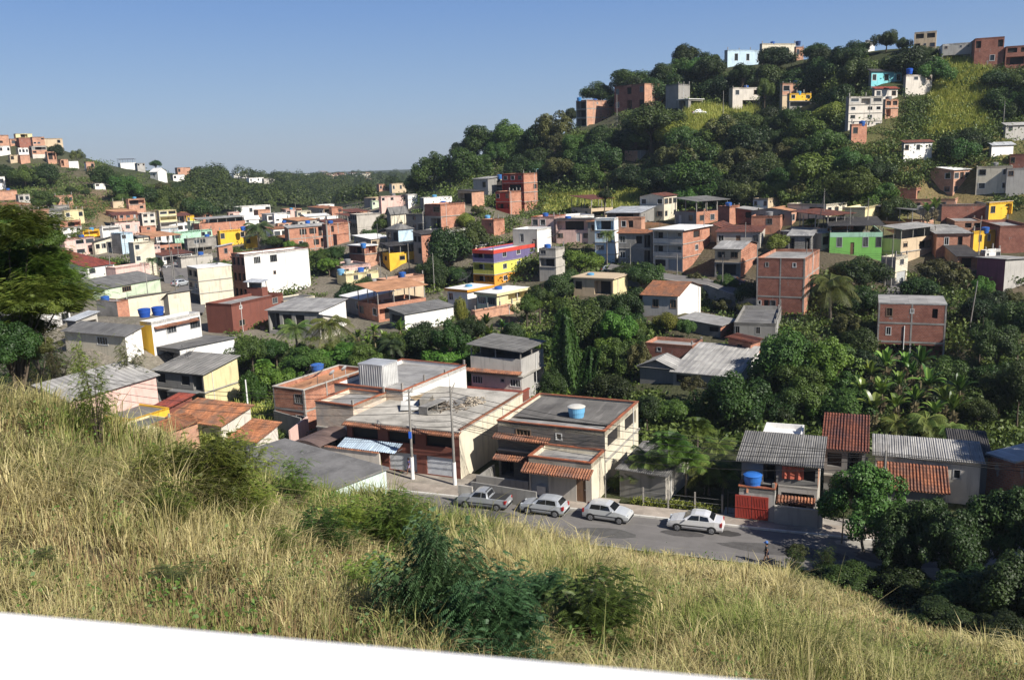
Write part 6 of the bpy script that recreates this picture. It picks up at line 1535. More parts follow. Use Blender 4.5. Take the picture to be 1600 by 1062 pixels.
# far wood: one mass, no tree to be told from the next
def far_wood():
    rs = np.random.RandomState(5); V_, F_, A_, o_ = [], [], [], 0
    poly = [(262, 290), (300, 272), (400, 270), (560, 274), (655, 278), (655, 300), (575, 318), (480, 324), (440, 324), (330, 334), (285, 322)]
    n = 0
    while n < 760:
        x, y = rs.uniform(262, 655), rs.uniform(272, 336)
        if not inside(x, y, poly): continue
        D = hit(x, y, 200, 1400); 
        if D > 1390: continue
        r = rs.uniform(3.2, 6.2)
        if not clear_of(x, y - r * F / D * .8, r * F / D, D): continue
        n += 1; g = P(x, y, D); m = 420; d = unit(rs.normal(size=(m, 3))); d[:, 2] = np.abs(d[:, 2]) * rs.uniform(.8, 1.6)
        C = g + np.array([0, 0, r * .3]) + d * r * rs.uniform(.75, 1.05, (m, 1)) * (1 + .15 * np.sin(d * 8 + n).prod(1))[:, None]
        q = quads(C, unit(d + rs.normal(size=(m, 3)) * .4), np.full(m, .72), rs); V_.append(q[0]); F_.append(q[1] + o_); o_ += len(q[0]); A_.append(np.repeat(np.clip(rs.rand() * .7 + rs.rand(m) * .3, 0, 1), 4))
    tag(obj('far_wood', np_mesh('far_wood', np.concatenate(V_), np.concatenate(F_), G2, np.concatenate(A_))), 'wooded slopes closing the far end of the valley', 'wood', kind='stuff')
far_wood()
# ------------------------------------------------------------------ palms and bananas
palm(403, 354, 27, 226, 2, 'tall dark royal palm above the bright white building', tr=.3)
palm(461, 512, 33, 124, 1, 'coconut palm left of the bigger one behind the maroon building', (-.05, 0))
palm(514, 505, 42, 122, 0, 'biggest coconut palm right of the maroon building', (.02, 0), .24)
palm(1297, 440, 46, 124, 0, 'large coconut palm in front of the big unfinished brick building', (-.06, 0), .2)
palm(948, 364, 15, 166, 0, 'small palm in front of the narrow white house', tr=.12)
palm(237, 405, 11, 196, 2, 'small palm against the tall cream block')
palm(612, 535, 26, 114, 2, 'dark fan palm behind the wide grey roof')
palm(412, 572, 20, 112, 3, 'bright areca palm behind the brick house with the pale terrace')
palm(372, 325, 8, 330, 2, 'far palm before the long white-roofed building')
palm(1442, 60, 9, 236, 2, 'skyline palm left of the cream three-level hilltop house')
palm(1350, 100, 9, 236, 1, 'small palm on the hilltop slope under the skyline trees')
palm(1268, 350, 16, 158, 3, 'leafy palm left of the green house')
palm(872, 612, 22, 100, 3, 'low spreading palm at the foot of the vine-draped tree')
for i, (x, y, r) in enumerate([(1014, 716, 42), (1046, 702, 50), (1072, 722, 44), (1108, 726, 42), (1130, 742, 30), (1090, 672, 36), (1122, 694, 34), (985, 742, 28)]):
    palm(x, y, r, [75, 74, 73.5, 74, 73.5, 84, 80, 75][i], 3 if i % 3 else 1, ['areca palm nearest the stone-fronted house', 'tallest areca palm behind the street fence', 'areca palm behind the third fence post', 'areca palm above the pink-flowered shrub', 'small areca palm left of the red-gate house', 'areca palm under the big mango tree', 'areca palm behind the round shrub', 'low areca palm behind the first fence post'][i], tr=.09, group='areca palms behind the street fence')
for i, (x, y, r, D) in enumerate([(1448, 655, 42, 86), (1400, 660, 30, 87), (1480, 668, 34, 85)]): palm(x, y, r, D, i % 2, ['stemless palm at the front of the banana grove', 'palm left of the stemless one in the banana grove', 'drooping palm behind the long grey shed'][i], tr=.2)
bl = 'banana plant in the grove behind the grey shed'
rs = random.Random(8)
for i, (x, y) in enumerate([(1360, 585), (1385, 572), (1405, 600), (1378, 615), (1425, 585), (1400, 635), (1365, 640), (1430, 625), (1450, 600), (1475, 625), (1500, 610), (1490, 640), (1415, 570), (1440, 568), (1462, 645), (1345, 610)]): banana(x, y, 96 - (y - 570) * .12, bl, rs.uniform(2.3, 3.2), 'banana grove behind the grey shed')
for i, (x, y) in enumerate([(560, 520), (585, 512), (600, 525), (625, 510), (640, 520), (575, 530), (745, 512), (765, 520), (785, 505), (800, 515), (825, 528), (842, 540), (775, 535), (760, 500)]): banana(x, y + 6, 119, 'banana plant among the garden trees behind the wide grey roof' if x < 700 else 'banana plant in the belt above the grey terrace-roof house', rs.uniform(1.8, 2.6), 'banana plants left' if x < 700 else 'banana plants centre')
for x, y, D in [(1105, 285, 205), (1118, 290, 204), (1130, 280, 206), (1190, 262, 205), (1400, 268, 190), (1415, 272, 190), (1385, 262, 192), (1450, 330, 160), (1462, 326, 160), (1440, 270, 186), (1295, 232, 212)]: banana(x, y, D, 'banana plant in the scrub on the right hill', 3.2, 'banana plants on the right hill')
# ------------------------------------------------------------------ tall grass on the near slope
def grass():
    rs = np.random.RandomState(12); T = 42000
    u = rs.rand(T * 3); D = 9 + (70 - 9) * u ** 1.15; px = rs.uniform(-250, 1850, T * 3)
    x = (px - CX) / F * D; y = D * 1.0
    xy = np.c_[x, y]; nn = (xy - K0) @ SN; tt = (xy - K0) @ SD
    ok = (nn < -6.35 - rs.rand(len(nn)) * .3) & (y < 72) & ~((tt > -34) & (tt < -15) & (nn > -17))
    xy = xy[ok][:T]; D = D[ok][:T]; T = len(xy); z = TZ(xy); q_ = np.sin(xy[:, 0] * 1.3 + 2 * np.sin(xy[:, 1] * .9)) * np.sin(xy[:, 1] * 1.6 + np.sin(xy[:, 0] * 1.1)); ks_ = rs.rand(T) < .32 + .9 * (q_ + .3); xy, z, D = xy[ks_], z[ks_], D[ks_]; T = len(xy)
    def f(s, a, b): return np.sin(xy[:, 0] * s + a + 1.3 * np.sin(xy[:, 1] * s * .7 + b)) * np.sin(xy[:, 1] * s * 1.1 + b + np.sin(xy[:, 0] * s * .6 + a))
    hN = .5 + .5 * f(.35, 1, 2); gN = np.clip(.5 + .5 * f(.16, 4, 1) + .25 * f(.8, 2, 5) + np.where(xy[:, 0] < -3, .0, -.12), 0, 1); bN = np.clip(.5 + .6 * f(.5, 3, 8), 0, 1)
    tus = rs.rand(T) < .085
    edge = np.clip((-6.35 - ((xy - K0) @ SN)) / 14, .42, 1)
    m = 13
    k = np.concatenate([np.repeat(np.arange(T), m), np.repeat(np.nonzero(tus)[0], 40)]); n = len(k); lod = np.clip(D[k] / 28, .55, 1.5)
    off = rs.normal(size=(n, 2)) * np.where(tus, .10, .14 + .22 * rs.rand(T))[k][:, None]; bx = xy[k] + off; bz = z[k]
    hh = (.48 + 1.3 * hN[k] ** 1.6) * rs.uniform(.5, 1.25, n) * edge[k] * np.where(rs.rand(n) < .02, 1.5, 1.0) * np.where(tus[k], 1.15, .78)
    ang = np.arctan2(off[:, 1], off[:, 0]) + rs.normal(size=n) * .5 + (1.6 * np.sin(xy[:, 0] * .23 + 1) * np.sin(xy[:, 1] * .31))[k]; lean = rs.uniform(.15, 1.0, n) * (.6 + 1.0 * bN[k])
    dx = np.c_[np.cos(ang), np.sin(ang)]; w = (.018 + .018 * rs.rand(n)) * lod; sd_ = np.c_[-dx[:, 1], dx[:, 0]]
    fa = rs.uniform(-1, 1, n)[:, None]; sd_ = unit(sd_ + dx * fa) * w[:, None] * .5
    B0 = np.c_[bx, bz - .05]; M_ = np.c_[bx + dx * (lean * hh * .35)[:, None], bz + hh * .62]; Tp = np.c_[bx + dx * (lean * hh * 1.0)[:, None], bz + hh * (1 - .45 * lean ** 1.5)]
    s3 = np.c_[sd_, np.zeros(n)]
    V_ = np.stack([B0 - s3, B0 + s3, M_ + s3 * .8, M_ - s3 * .8, Tp], 1).reshape(-1, 3); i = np.arange(n)[:, None] * 5
    F_ = np.concatenate([i + [0, 1, 2], i + [0, 2, 3], i + [3, 2, 4]])
    straw, lstr, gr, br = np.array([.42, .35, .14]), np.array([.60, .52, .28]), np.array([.15, .20, .04]), np.array([.23, .16, .08])
    g = np.clip(gN[k] - .12 + (rs.normal(size=T) * .28)[k] + rs.normal(size=n) * .15, 0, 1)[:, None]; r1 = rs.rand(n)[:, None]
    c = gr * g + (straw * r1 + lstr * (1 - r1)) * (1 - g); c = np.where(((1 - hN[k]) * .35 + rs.rand(n) * .5 > .62)[:, None], br * 1.2, c) * rs.uniform(.8, 1.15, (n, 1))
    c = np.c_[c, np.ones(n)]
    mt, t, b = newmat('grass_blades', .7, .2); at = t.nodes.new('ShaderNodeAttribute'); at.attribute_name = 'lc'; t.links.new(at.outputs['Color'], b.inputs['Base Color'])
    tr = t.nodes.new('ShaderNodeBsdfTranslucent'); t.links.new(at.outputs['Color'], tr.inputs[0]); mx = t.nodes.new('ShaderNodeMixShader'); mx.inputs[0].default_value = .25
    t.links.new(b.outputs[0], mx.inputs[1]); t.links.new(tr.outputs[0], mx.inputs[2]); t.links.new(mx.outputs[0], t.nodes['Material Output'].inputs[0])
    tag(obj('tall_grass', np_mesh('tall_grass', V_, F_, mt, np.repeat(c, 5, axis=0))), 'tall straw-coloured and green grass on the near slope', 'grass', kind='stuff')
grass()
def scrub():
    """low undergrowth on the hillsides and in the gully"""
    rs = np.random.RandomState(9); Vs, Fs, As, o_, n = [], [], [], 0, 0
    areas = [((640, 1600), (95, 340), 2300), ((360, 1600), (430, 700), 1500), ((0, 300), (255, 345), 420), ((560, 1000), (290, 430), 420), ((60, 560), (345, 440), 420)]
    for (xa, xb), (ya, yb), cnt in areas:
        k = 0; tries = 0
        while k < cnt and tries < cnt * 4:
            tries += 1; x, y = rs.uniform(xa, xb), rs.uniform(ya, yb); D = hit(x, y, 70, 500)
            if D > 495 or D < 78: continue
            if inside(x, y, meadow) or (inside(x, y, grassy) and rs.rand() < .8) or (inside(x, y, bare) and rs.rand() < .9) : continue
            r = rs.uniform(.5, 1.5) * (1 + D / 260)
            if not clear_of(x, y - r * F / D * .5, r * F / D * 1.2, D): continue
            k += 1; g = P(x, y, D); m = 90 if D > 150 else 130; d = unit(rs.normal(size=(m, 3))); d[:, 2] = np.abs(d[:, 2])
            C = g + rs.normal(size=(m, 3)) * np.array([r, r, r * .3]) * .75 + np.array([0, 0, r * .3]); q = quads(C, unit(d + rs.normal(size=(m, 3)) * .5), np.full(m, .16 + r * .08), rs)
            Vs.append(q[0]); Fs.append(q[1] + o_); o_ += len(q[0]); As.append(np.repeat(np.clip(rs.rand() ** 1.3 * .8 + rs.rand(m) * .3, 0, 1), 4))
    tag(obj('undergrowth', np_mesh('undergrowth', np.concatenate(Vs), np.concatenate(Fs), leafmat('leaves_scrub', (.025, .045, .010), (.095, .125, .025)), np.concatenate(As))), 'low bushes and weeds covering the hillsides between houses', 'undergrowth', kind='stuff')
scrub()
def hill_grass():
    rs = np.random.RandomState(19); Vs, Fs, As, o_ = [], [], [], 0; n = 0; pols = [meadow, grassy, bare, [(300, 640), (420, 640), (420, 700), (300, 700)]]
    while n < 5200:
        pl = pols[rs.choice(4, p=[.35, .45, .15, .05])]; xs = [p[0] for p in pl]; ys = [p[1] for p in pl]; x, y = rs.uniform(min(xs), max(xs)), rs.uniform(min(ys), max(ys))
        if not inside(x, y, pl): continue
        D = hit(x, y, 70, 400)
        if D > 390: continue
        n += 1; g = P(x, y, D); m = 12; a = rs.uniform(0, 6.28, m); h_ = rs.uniform(.5, 1.6, m); b0 = g + np.c_[rs.normal(size=(m, 2)) * .5, np.zeros(m)]; tp = b0 + np.c_[np.cos(a) * h_ * .5, np.sin(a) * h_ * .5, h_]; sd_ = np.c_[-np.sin(a), np.cos(a), 0 * a] * .09
        V_ = np.stack([b0 - sd_, b0 + sd_, tp + sd_ * .2, tp - sd_ * .2], 1).reshape(-1, 3); Vs.append(V_); Fs.append(np.arange(len(V_)).reshape(-1, 4) + o_); o_ += len(V_); As.append(np.full(len(V_), rs.rand()))
    tag(obj('hill_grass', np_mesh('hill_grass', np.concatenate(Vs), np.concatenate(Fs), leafmat('hill_grass', (.20, .27, .04), (.46, .46, .12)), np.concatenate(As))), 'yellow-green grass on the open patches of the right hill', 'grass', kind='stuff')
hill_grass()
# ------------------------------------------------------------------ feathery shrubs on the near slope
FC = []
for sd_, nb, nf, Rr, Hh, fl, pn in ((1, 60, 52, 1, .85, .14, 6), (2, 44, 46, 1, 1.1, .15, 6), (3, 30, 26, 1, 1.5, .14, 6)):
    FC.append(frond_cloud(sd_, nb, nf, Rr, Hh, fl, pn, .013)); FCM_ = {}
def shrub(px, py, rp, hp, kind, mat, label, D=None, name='shrub', cat='bush', group=None, tall=0.0):
    D = D or hit(px, py, 8); p = P(px, py, D); r = rp * D / F; h = hp * D / F; gz = tz(p[0], p[1]); bv, V_, F_, lc = FC[kind]
    o = tag(empty(name, (p[0], p[1], gz), px * .1), label, cat, group); sc = np.array([r, r, h / (.85, 1.1, 1.5)[kind]]); z0 = np.array([0, 0, tall])
    if tall: t = obj('trunk', TR_[0], o, (0, 0, 0)); t.scale = (r * 1.2, r * 1.2, tall * 1.05)
    k = (kind, mat.name)
    if k not in FCM_: FCM_[k] = (np_mesh('branches', bv[0], bv[1], BK), np_mesh('foliage', V_, F_, mat, lc))
    for nm, me in zip(('branches', 'foliage'), FCM_[k]): c = obj(nm, me, o, tuple(z0)); c.scale = tuple(sc)
    return o
for q in [(330, 812, 100, 120, 0, G7, 'wide feathery green bush in the middle of the left grass slope'), (268, 838, 60, 80, 1, G7, 'low feathery bush at the lower left of the wide feathery one'), (392, 830, 62, 90, 1, G7, 'feathery bush touching the right side of the wide feathery one'), (238, 790, 62, 90, 1, G7, 'smaller feathery bush left of the wide feathery one'), (395, 770, 60, 90, 2, G7, 'thin feathery sapling in front of the broad grey roof'),
          (468, 800, 52, 85, 2, G7, 'spindly sapling before the left part of the grey roof'), (548, 856, 62, 78, 1, G7, 'leafy bush in front of the teal side wall'), (618, 872, 76, 100, 1, G7, 'leafy bush right below the teal side wall'), (500, 868, 60, 70, 1, G2, 'low bush below the spindly sapling'), (655, 846, 44, 66, 2, G7, 'airy sapling before the left end of the road'), (430, 880, 56, 50, 1, G7, 'low feathery tuft below the wide bush'), (150, 800, 52, 46, 1, G7, 'low feathery tuft far left on the slope'), (575, 935, 60, 60, 1, G7, 'low bush left of the big open-crowned one'), (735, 870, 52, 44, 1, G2, 'green tuft at the road side of the dark bushes'), (60, 905, 60, 44, 2, G4, 'brownish sparse tuft near the ledge'), (270, 930, 64, 46, 2, G4, 'brownish sparse tuft in the middle of the grass'), (1110, 965, 44, 34, 2, G4, 'dry sparse tuft in the golden grass'),
          (690, 1000, 92, 175, 0, G6, 'big dark blue-green bush with an open crown, nearest the ledge'), (768, 1036, 120, 130, 0, G6, 'lower blue-green bush right of the big open-crowned one'), (925, 1012, 108, 118, 1, G2, 'dark green bush right of the two blue-green ones'), (852, 960, 62, 75, 1, G6, 'small blue-green bush above the dark green one'), (1000, 985, 50, 45, 2, G2, 'straggly green bush in the golden grass'),
          (1238, 905, 26, 44, 2, G2, 'small green bush at the shady end of the near kerb'), (1290, 900, 26, 46, 2, G2, 'thin bush beside the multi-stemmed street tree'), (1572, 985, 50, 110, 2, G2, 'thin green shrub at the bottom right edge'), (95, 640, 42, 120, 2, G4, 'thin bare shrub on the left ridge'), (140, 650, 40, 110, 2, G7, 'thin leafy shrub on the left ridge'), (215, 660, 44, 120, 2, G4, 'thin brown shrub at the end of the left ridge'), (40, 610, 60, 100, 1, G2, 'dark bush under the big feathery tree'), (180, 640, 40, 60, 1, G7, 'low leafy bush before the pink house roof')]:
    shrub(*q)
# big feathery tree top left: layered crown on a leaning trunk
p = P(22, 590, 34); gz = tz(p[0], p[1]); o = tag(empty('tree', (p[0], p[1], gz)), 'big feathery green tree rising from the left ridge', 'tree')
G7B = leafmat('leaves_feathery_tree', (0.030, 0.066, 0.010), (0.105, 0.155, 0.025), trans=.3)
FPM = np_mesh('crown', FC[0][1], FC[0][2], G7, FC[0][3])
fpad = [crown_mesh('crown', 140 + i_, G7B, 22000, 44, .026, .95, (.10, .26), .42, .5) for i_ in range(2)]
for i_, (cx, cy, rp, hp) in enumerate([(55, 482, 82, 60), (82, 436, 60, 46), (15, 420, 78, 60), (45, 372, 66, 56), (98, 462, 46, 30), (-10, 470, 60, 60), (10, 350, 50, 40), (70, 405, 50, 36), (40, 510, 60, 36)]):
    c = P(cx, cy, 34 + (i_ % 3) * .8) - np.array([p[0], p[1], gz]); r = rp * 34 / F
    co_ = obj('crown', fpad[i_ % 2], o, tuple(c)); co_.scale = (r * .82, r * .74, hp * 34 / F * 1.25); co_.rotation_euler = (.1, -.15, cx)
    co_ = obj('crown', FPM, o, tuple(c + np.array([0, 0, -.35]))); co_.scale = (r * 1.12, r * 1.05, hp * 34 / F * 1.15); co_.rotation_euler = (0, 0, cx * .3)
    L2 = tube(np.array([[0, 0, -.2], [c[0] * .25, c[1] * .4, c[2] * .45], [c[0] * .8, c[1] * .9, c[2] * .85], [c[0], c[1], c[2]]]), np.array([.06, .045, .03, .012]), 6); obj('limb', np_mesh('limb', L2[0], L2[1], BK), o)
shrub(150, 652, 54, 130, 2, G7, 'thinly leaved feathery sapling on the left ridge', D=32)
tree(12, 545, 62, 62, 33, 'D', 'dark dense bush left below the big feathery tree', name='shrub', cat='bush'); tree(60, 545, 40, 30, 40, 'N', 'mottled bush right of the dark one under the feathery tree', name='shrub', cat='bush')
# ------------------------------------------------------------------ trees on the near bank at the right
for q in [(1354, 792, 74, 92, 62, 'E', 'multi-stemmed tree with yellowing leaves hiding part of the street'), (1318, 770, 34, 40, 63.5, 'N', 'slim tree left of the multi-stemmed one'), (1246, 862, 24, 20, 60, 'N', 'small round-leaved sapling before the street'),
          (1405, 868, 50, 62, 57, 'D', 'dark low tree just right of the multi-stemmed street tree'), (1432, 830, 58, 76, 58, 'D', 'dark tree right of the multi-stemmed street tree'), (1490, 860, 70, 84, 55, 'D', 'dark tree mass under the bare grey bush'), (1570, 830, 80, 104, 56, 'D', 'tall dark tree at the right edge of the near bank'), (1600, 930, 80, 90, 48, 'D', 'dark tree low at the right edge'), (1470, 965, 66, 34, 47, 'D', 'dark low thicket at the edge of the shaded slope'), (1565, 990, 60, 40, 43, 'D', 'dark low thicket near the bottom of the shaded slope'), (1290, 915, 40, 24, 58.5, 'D', 'dark low bush at the near kerb, left of the shaded slope'), (1510, 935, 84, 60, 50, 'D', 'low dark tree below the tall dark one'), (1345, 910, 60, 34, 57, 'D', 'dark low bush under the multi-stemmed tree'), (1415, 925, 66, 44, 55, 'D', 'dark low bush in the shade of the near bank')]:
    tree(*q[:6], q[6], name='shrub' if 'bush' in q[6] else 'tree', cat='bush' if 'bush' in q[6] else 'tree')
def bare_bush(px, py, rp, hp, D, label, c=(.30, .26, .22), n=110):
    rs = np.random.RandomState(31); L = []
    p = P(px, py, D); r, h = rp * D / F, hp * D / F
    for i in range(n):
        a = rs.uniform(0, 6.28); e = rs.uniform(.2, 1); s = np.linspace(0, 1, 7); q = np.c_[r * e * s ** .7 * math.cos(a), r * e * s ** .7 * math.sin(a), h * (s * 1.6 - s ** 2 * .8) * rs.uniform(.6, 1.1)] + rs.normal(size=(7, 3)) * .06; L.append(tube(q, .03 * (1.1 - s), 3))
    V_, F_ = merge(L); o = obj('shrub', np_mesh('shrub', V_, F_, bark(c)), None, (p[0], p[1], min(p[2], tz(p[0], p[1])))); tag(o, label, 'bush')
bare_bush(1508, 850, 60, 112, 55.5, 'bare grey twiggy bush in front of the terracotta lean-to')
for i, (x, y, zz) in enumerate([(45, 49, 13), (50, 58, 13), (56, 52, 14), (44, 41, 12), (50, 44, 15), (54, 63, 12), (38, 41, 8.5), (41, 45, 9.5), (35, 37, 7), (32, 33, 6)]): tree_at(x, y, zz, 5.2, 5.6, 'D', 'tall dark tree on the near bank beyond the right edge of the photo', group='trees past the right edge')
# ------------------------------------------------------------------ white ledge of the balcony the photo was taken from
zt = CZ - .42; a, c = G(0, 957, zt), G(1180, 1063, zt); d = unit(c - a); nn = np.array([d[1], -d[0], 0]); a0 = a - d * 1.2; L_ = 3.4
lg = tag(empty('balcony_ledge', tuple(a0), math.atan2(d[1], d[0])), 'bright white parapet ledge along the bottom edge, nearest of all', 'ledge')
m, t, b = newmat('white_paint', .6, .3); b.inputs['Base Color'].default_value = (.86, .86, .88, 1)
bb = MB(); bb.box(0, -.34, -.05, L_, 0, 0, m); lo_ = bb.build('ledge_top', lg); bv = lo_.modifiers.new('bevel', 'BEVEL'); bv.width = .012; bv.segments = 3
bb = MB(); bb.box(0, -.30, -9, L_, -.04, -.053, m); bb.build('parapet_wall', lg)

# weeds and broad-leaved clumps growing through the grass
rs = np.random.RandomState(41); Vs, Fs, lc, o_ = [], [], [], 0
for i in range(340):
    D = 12 + 50 * rs.rand() ** 1.2; px_ = rs.uniform(-60, 1660); xy_ = np.array([(px_ - CX) / F * D, D]); 
    if (xy_ - K0) @ SN > -6.8 or (-34 < (xy_ - K0) @ SD < -15 and (xy_ - K0) @ SN > -17): continue
    m_ = 70; r_ = rs.uniform(.25, .9); C = np.array([xy_[0], xy_[1], tz(*xy_) + .35]) + rs.normal(size=(m_, 3)) * [r_ * .6, r_ * .6, .28]; v = quads(C, unit(rs.normal(size=(m_, 3)) + [0, 0, .8]), np.full(m_, .05 + .03 * rs.rand()), rs)
    Vs.append(v[0]); Fs.append(v[1] + o_); o_ += len(v[0]); lc.append(np.repeat(np.clip(rs.rand() * .6 + rs.rand(m_) * .4, 0, 1), 4))
tag(obj('slope_weeds', np_mesh('slope_weeds', np.concatenate(Vs), np.concatenate(Fs), leafmat('leaves_weed', (.04, .075, .014), (.13, .19, .035)), np.concatenate(lc))), 'green weeds growing through the tall grass of the near slope', 'weeds', kind='stuff')
# ------------------------------------------------------------------ cars
def car(kind, paint, label, pos, ang, group='parked cars', cat='car'):
    o = tag(empty('parked_car' if kind != 'pickup' else 'pickup_truck', pos, ang), label, cat, group)
    Lc, hw = dict(hatch=(3.8, .80), sedan=(4.15, .82), pickup=(4.45, .83))[kind]
    pr = dict(hatch=[(0, .50, 0), (.01, .62, 0), (.03, .92, 0), (.05, .95, .0), (.15, 1.38, 1), (.28, 1.44, 1), (.50, 1.43, 1), (.58, 1.36, 1), (.72, .98, 0), (.82, .92, 0), (.94, .80, 0), (.985, .66, 0), (1, .48, 0)],
              sedan=[(0, .50, 0), (.01, .66, 0), (.03, .98, 0), (.14, 1.02, 0), (.25, 1.32, 1), (.33, 1.42, 1), (.50, 1.43, 1), (.57, 1.37, 1), (.71, .98, 0), (.82, .92, 0), (.94, .80, 0), (.985, .66, 0), (1, .48, 0)],
              pickup=[(0, .50, 0), (.01, .96, 0), (.34, .97, 0), (.36, .99, 0), (.39, 1.44, 1), (.46, 1.50, 1), (.56, 1.51, 1), (.63, 1.45, 1), (.75, 1.06, 0), (.85, 1.0, 0), (.95, .90, 0), (.985, .74, 0), (1, .52, 0)])[kind]
    pm = plain(paint, .28, .35, .5, name='car_paint', var=.03); gm = plain((.012, .014, .017), .08, 0, .8, name='car_glass'); bm = plain((.02, .02, .02), .7, name='rubber'); rm_ = plain((.45, .46, .48), .35, .6, name='wheel_rim')
    def sec(f, zt_, cab):
        x = -Lc / 2 + Lc * f; tp = 1 - .10 * max(0, abs(f - .5) * 2 - .72) / .28; w = hw * tp
        zb = (.95 if kind != 'pickup' else 1.0) if cab else zt_ - .03; rw = w * .74 if cab else w * .86
        zt2 = zt_; return [(x, 0, .24), (x, w * .88, .22), (x, w * .98, .38), (x, w, .62), (x, w * .96, min(zb, zt2 - .01)), (x, rw, zt2 - (.02 if cab else .008)), (x, 0, zt2 + .015)]
    S_ = [sec(*q) for q in pr]; b = MB()
    for A_, B_ in zip(S_[:-1], S_[1:]):
        for i in range(6):
            q = [A_[i], B_[i], B_[i + 1], A_[i + 1]]; b.face(q[::-1], pm); b.face([(p[0], -p[1], p[2]) for p in q], pm)
    for A_ in (S_[0], S_[-1]): b.face([*A_, *[(p[0], -p[1], p[2]) for p in A_[::-1][1:-1]]], pm)
    if kind == 'pickup':                                    # open bed
        x0, x1 = -Lc / 2 + .10, -Lc / 2 + Lc * .335
        b2 = MB(); b2.face([(x0, -hw * .8, .985), (x1, -hw * .8, .985), (x1, hw * .8, .985), (x0, hw * .8, .985)], plain((.03, .03, .03), .9, name='bed_cover')); b2.build('bed_cover', o)
        b2 = MB(); 
        for s_ in (-1, 1): b2.bar((x1 + .08, s_ * .55, 1.0), (x1 + .35, s_ * .5, 1.5), .035, bm)
        b2.bar((x1 + .35, -.5, 1.5), (x1 + .35, .5, 1.5), .035, bm); b2.build('roll_bar', o)
    body = b.build('body', o, smooth=True); body.data.set_sharp_from_angle(angle=R(32))
    bv = body.modifiers.new('bevel', 'BEVEL'); bv.width = .03; bv.segments = 2; bv.limit_method = 'ANGLE'; bv.angle_limit = R(20)
    cab = [q for q in pr if q[2]]; f0, f1 = cab[0][0], cab[-1][0]; fr = pr[pr.index(cab[0]) - 1]; ff = pr[pr.index(cab[-1]) + 1]
    def X_(f): return -Lc / 2 + Lc * f
    zb = .97 if kind != 'pickup' else 1.02
    def side(f, k, s_):                                     # k = 0 at the belt line, 1 at the roof
        zr = np.interp(f, [q[0] for q in pr], [q[1] for q in pr]) - .02; cabf = np.interp(f, [fr[0], f0, f1, ff[0]], [0, 1, 1, 0]); w = hw * (.96 + (.86 - .96) * k + (.74 - .86) * k * cabf) ; zz = zb + (zr - zb) * k
        return (X_(f), s_ * (w + .012), zz)
    wins = [(f0 + .02, .395), (.405, .62)] if kind == 'hatch' else ([(.235, .405), (.42, .635)] if kind == 'sedan' else [(.385, .485), (.50, .68)])
    for s_ in (-1, 1):
        for a_, c_ in wins:
            g = MB(); top_a = max(a_ + (.03 if a_ < f0 + .03 else 0), f0); top_c = min(c_, f1 - .01)
            q = [side(a_, .06, s_), side(c_, .06, s_), side(top_c, .84, s_), side(top_a, .84, s_)]; g.face(q if s_ < 0 else q[::-1], gm); g.build('side_window', o)
        g = MB(); xw = X_(ff[0] - .05); g.bar((xw, s_ * hw * .98, 1.0), (xw - .02, s_ * (hw + .14), 1.02), .06, pm, 6); g.build('wing_mirror', o)
        g = MB(); x_ = X_(.965); g.box(x_ - .12, s_ * hw * .62 - .12, .62, x_ + .1, s_ * hw * .62 + .12, .76, plain((.55, .58, .6), .1, name='lamp_glass')); g.build('headlight', o)
        g = MB(); x_ = X_(.012); g.box(x_ - .03, s_ * hw * .80 - .10, .64, x_ + .14, s_ * hw * .80 + .13, .92, plain((.35, .02, .02), .2, name='tail_lamp')); g.build('taillight', o)
        g = MB(); g.box(X_(.22), s_ * (hw - .0) - .012, .50, X_(.76), s_ * (hw - .0) + .012, .56, bm); g.build('side_strip', o)
        for f in (.19, .81):
            wb = empty('wheel', (X_(f), s_ * (hw - .08), .29)); wb.parent = o
            g = MB(); g.bar((0, -.10, 0), (0, .10, 0), .29, bm, 20); g.build('tyre', wb)
            g = MB(); g.bar((0, s_ * .085, 0), (0, s_ * .112, 0), .19, rm_, 14)
            for k in range(5): g.bar((.05 * math.cos(k * 1.257), s_ * .116, .05 * math.sin(k * 1.257)), (.17 * math.cos(k * 1.257), s_ * .116, .17 * math.sin(k * 1.257)), .018, bm, 4)
            g.build('rim', wb)
            g = MB(); n = 12; c0 = [(X_(f) + .36 * math.cos(k * math.pi / n), s_ * (hw + .004), .30 + .34 * math.sin(k * math.pi / n)) for k in range(n + 1)]
            g.face([*c0] if s_ > 0 else c0[::-1], bm); g.build('wheel_arch', o)
    g = MB(); k0, k1 = .08, .90                              # windscreen and rear window
    za, zc = ff[1], cab[-1][1]; q = [(X_(ff[0]) * (1 - t) + X_(f1) * t + .012, w, za * (1 - t) + zc * t + .012) for t, w in ((k0, -.68), (k0, .68), (k1, .56), (k1, -.56))]; g.face(q, gm); g.build('windscreen', o)
    g = MB(); za, zc = fr[1], cab[0][1]; q = [(X_(fr[0]) * (1 - t) + X_(f0) * t - .012, w, za * (1 - t) + zc * t + .012) for t, w in ((.15, .66), (.15, -.66), (.88, -.54), (.88, .54))]; g.face(q, gm); g.build('rear_window', o)
    g = MB(); g.box(X_(0) - .015, -.26, .52, X_(0) + .02, .26, .64, plain((.6, .6, .6), .5)); g.build('number_plate', o)
    g = MB(); g.box(X_(.97), -hw * .86, .30, X_(1) + .03, hw * .86, .46, bm if kind != 'sedan' else pm); g.build('front_bumper', o)
    g = MB(); g.box(X_(0) - .03, -hw * .86, .30, X_(.03), hw * .86, .48, bm if kind != 'sedan' else pm); g.build('rear_bumper', o)
    return o
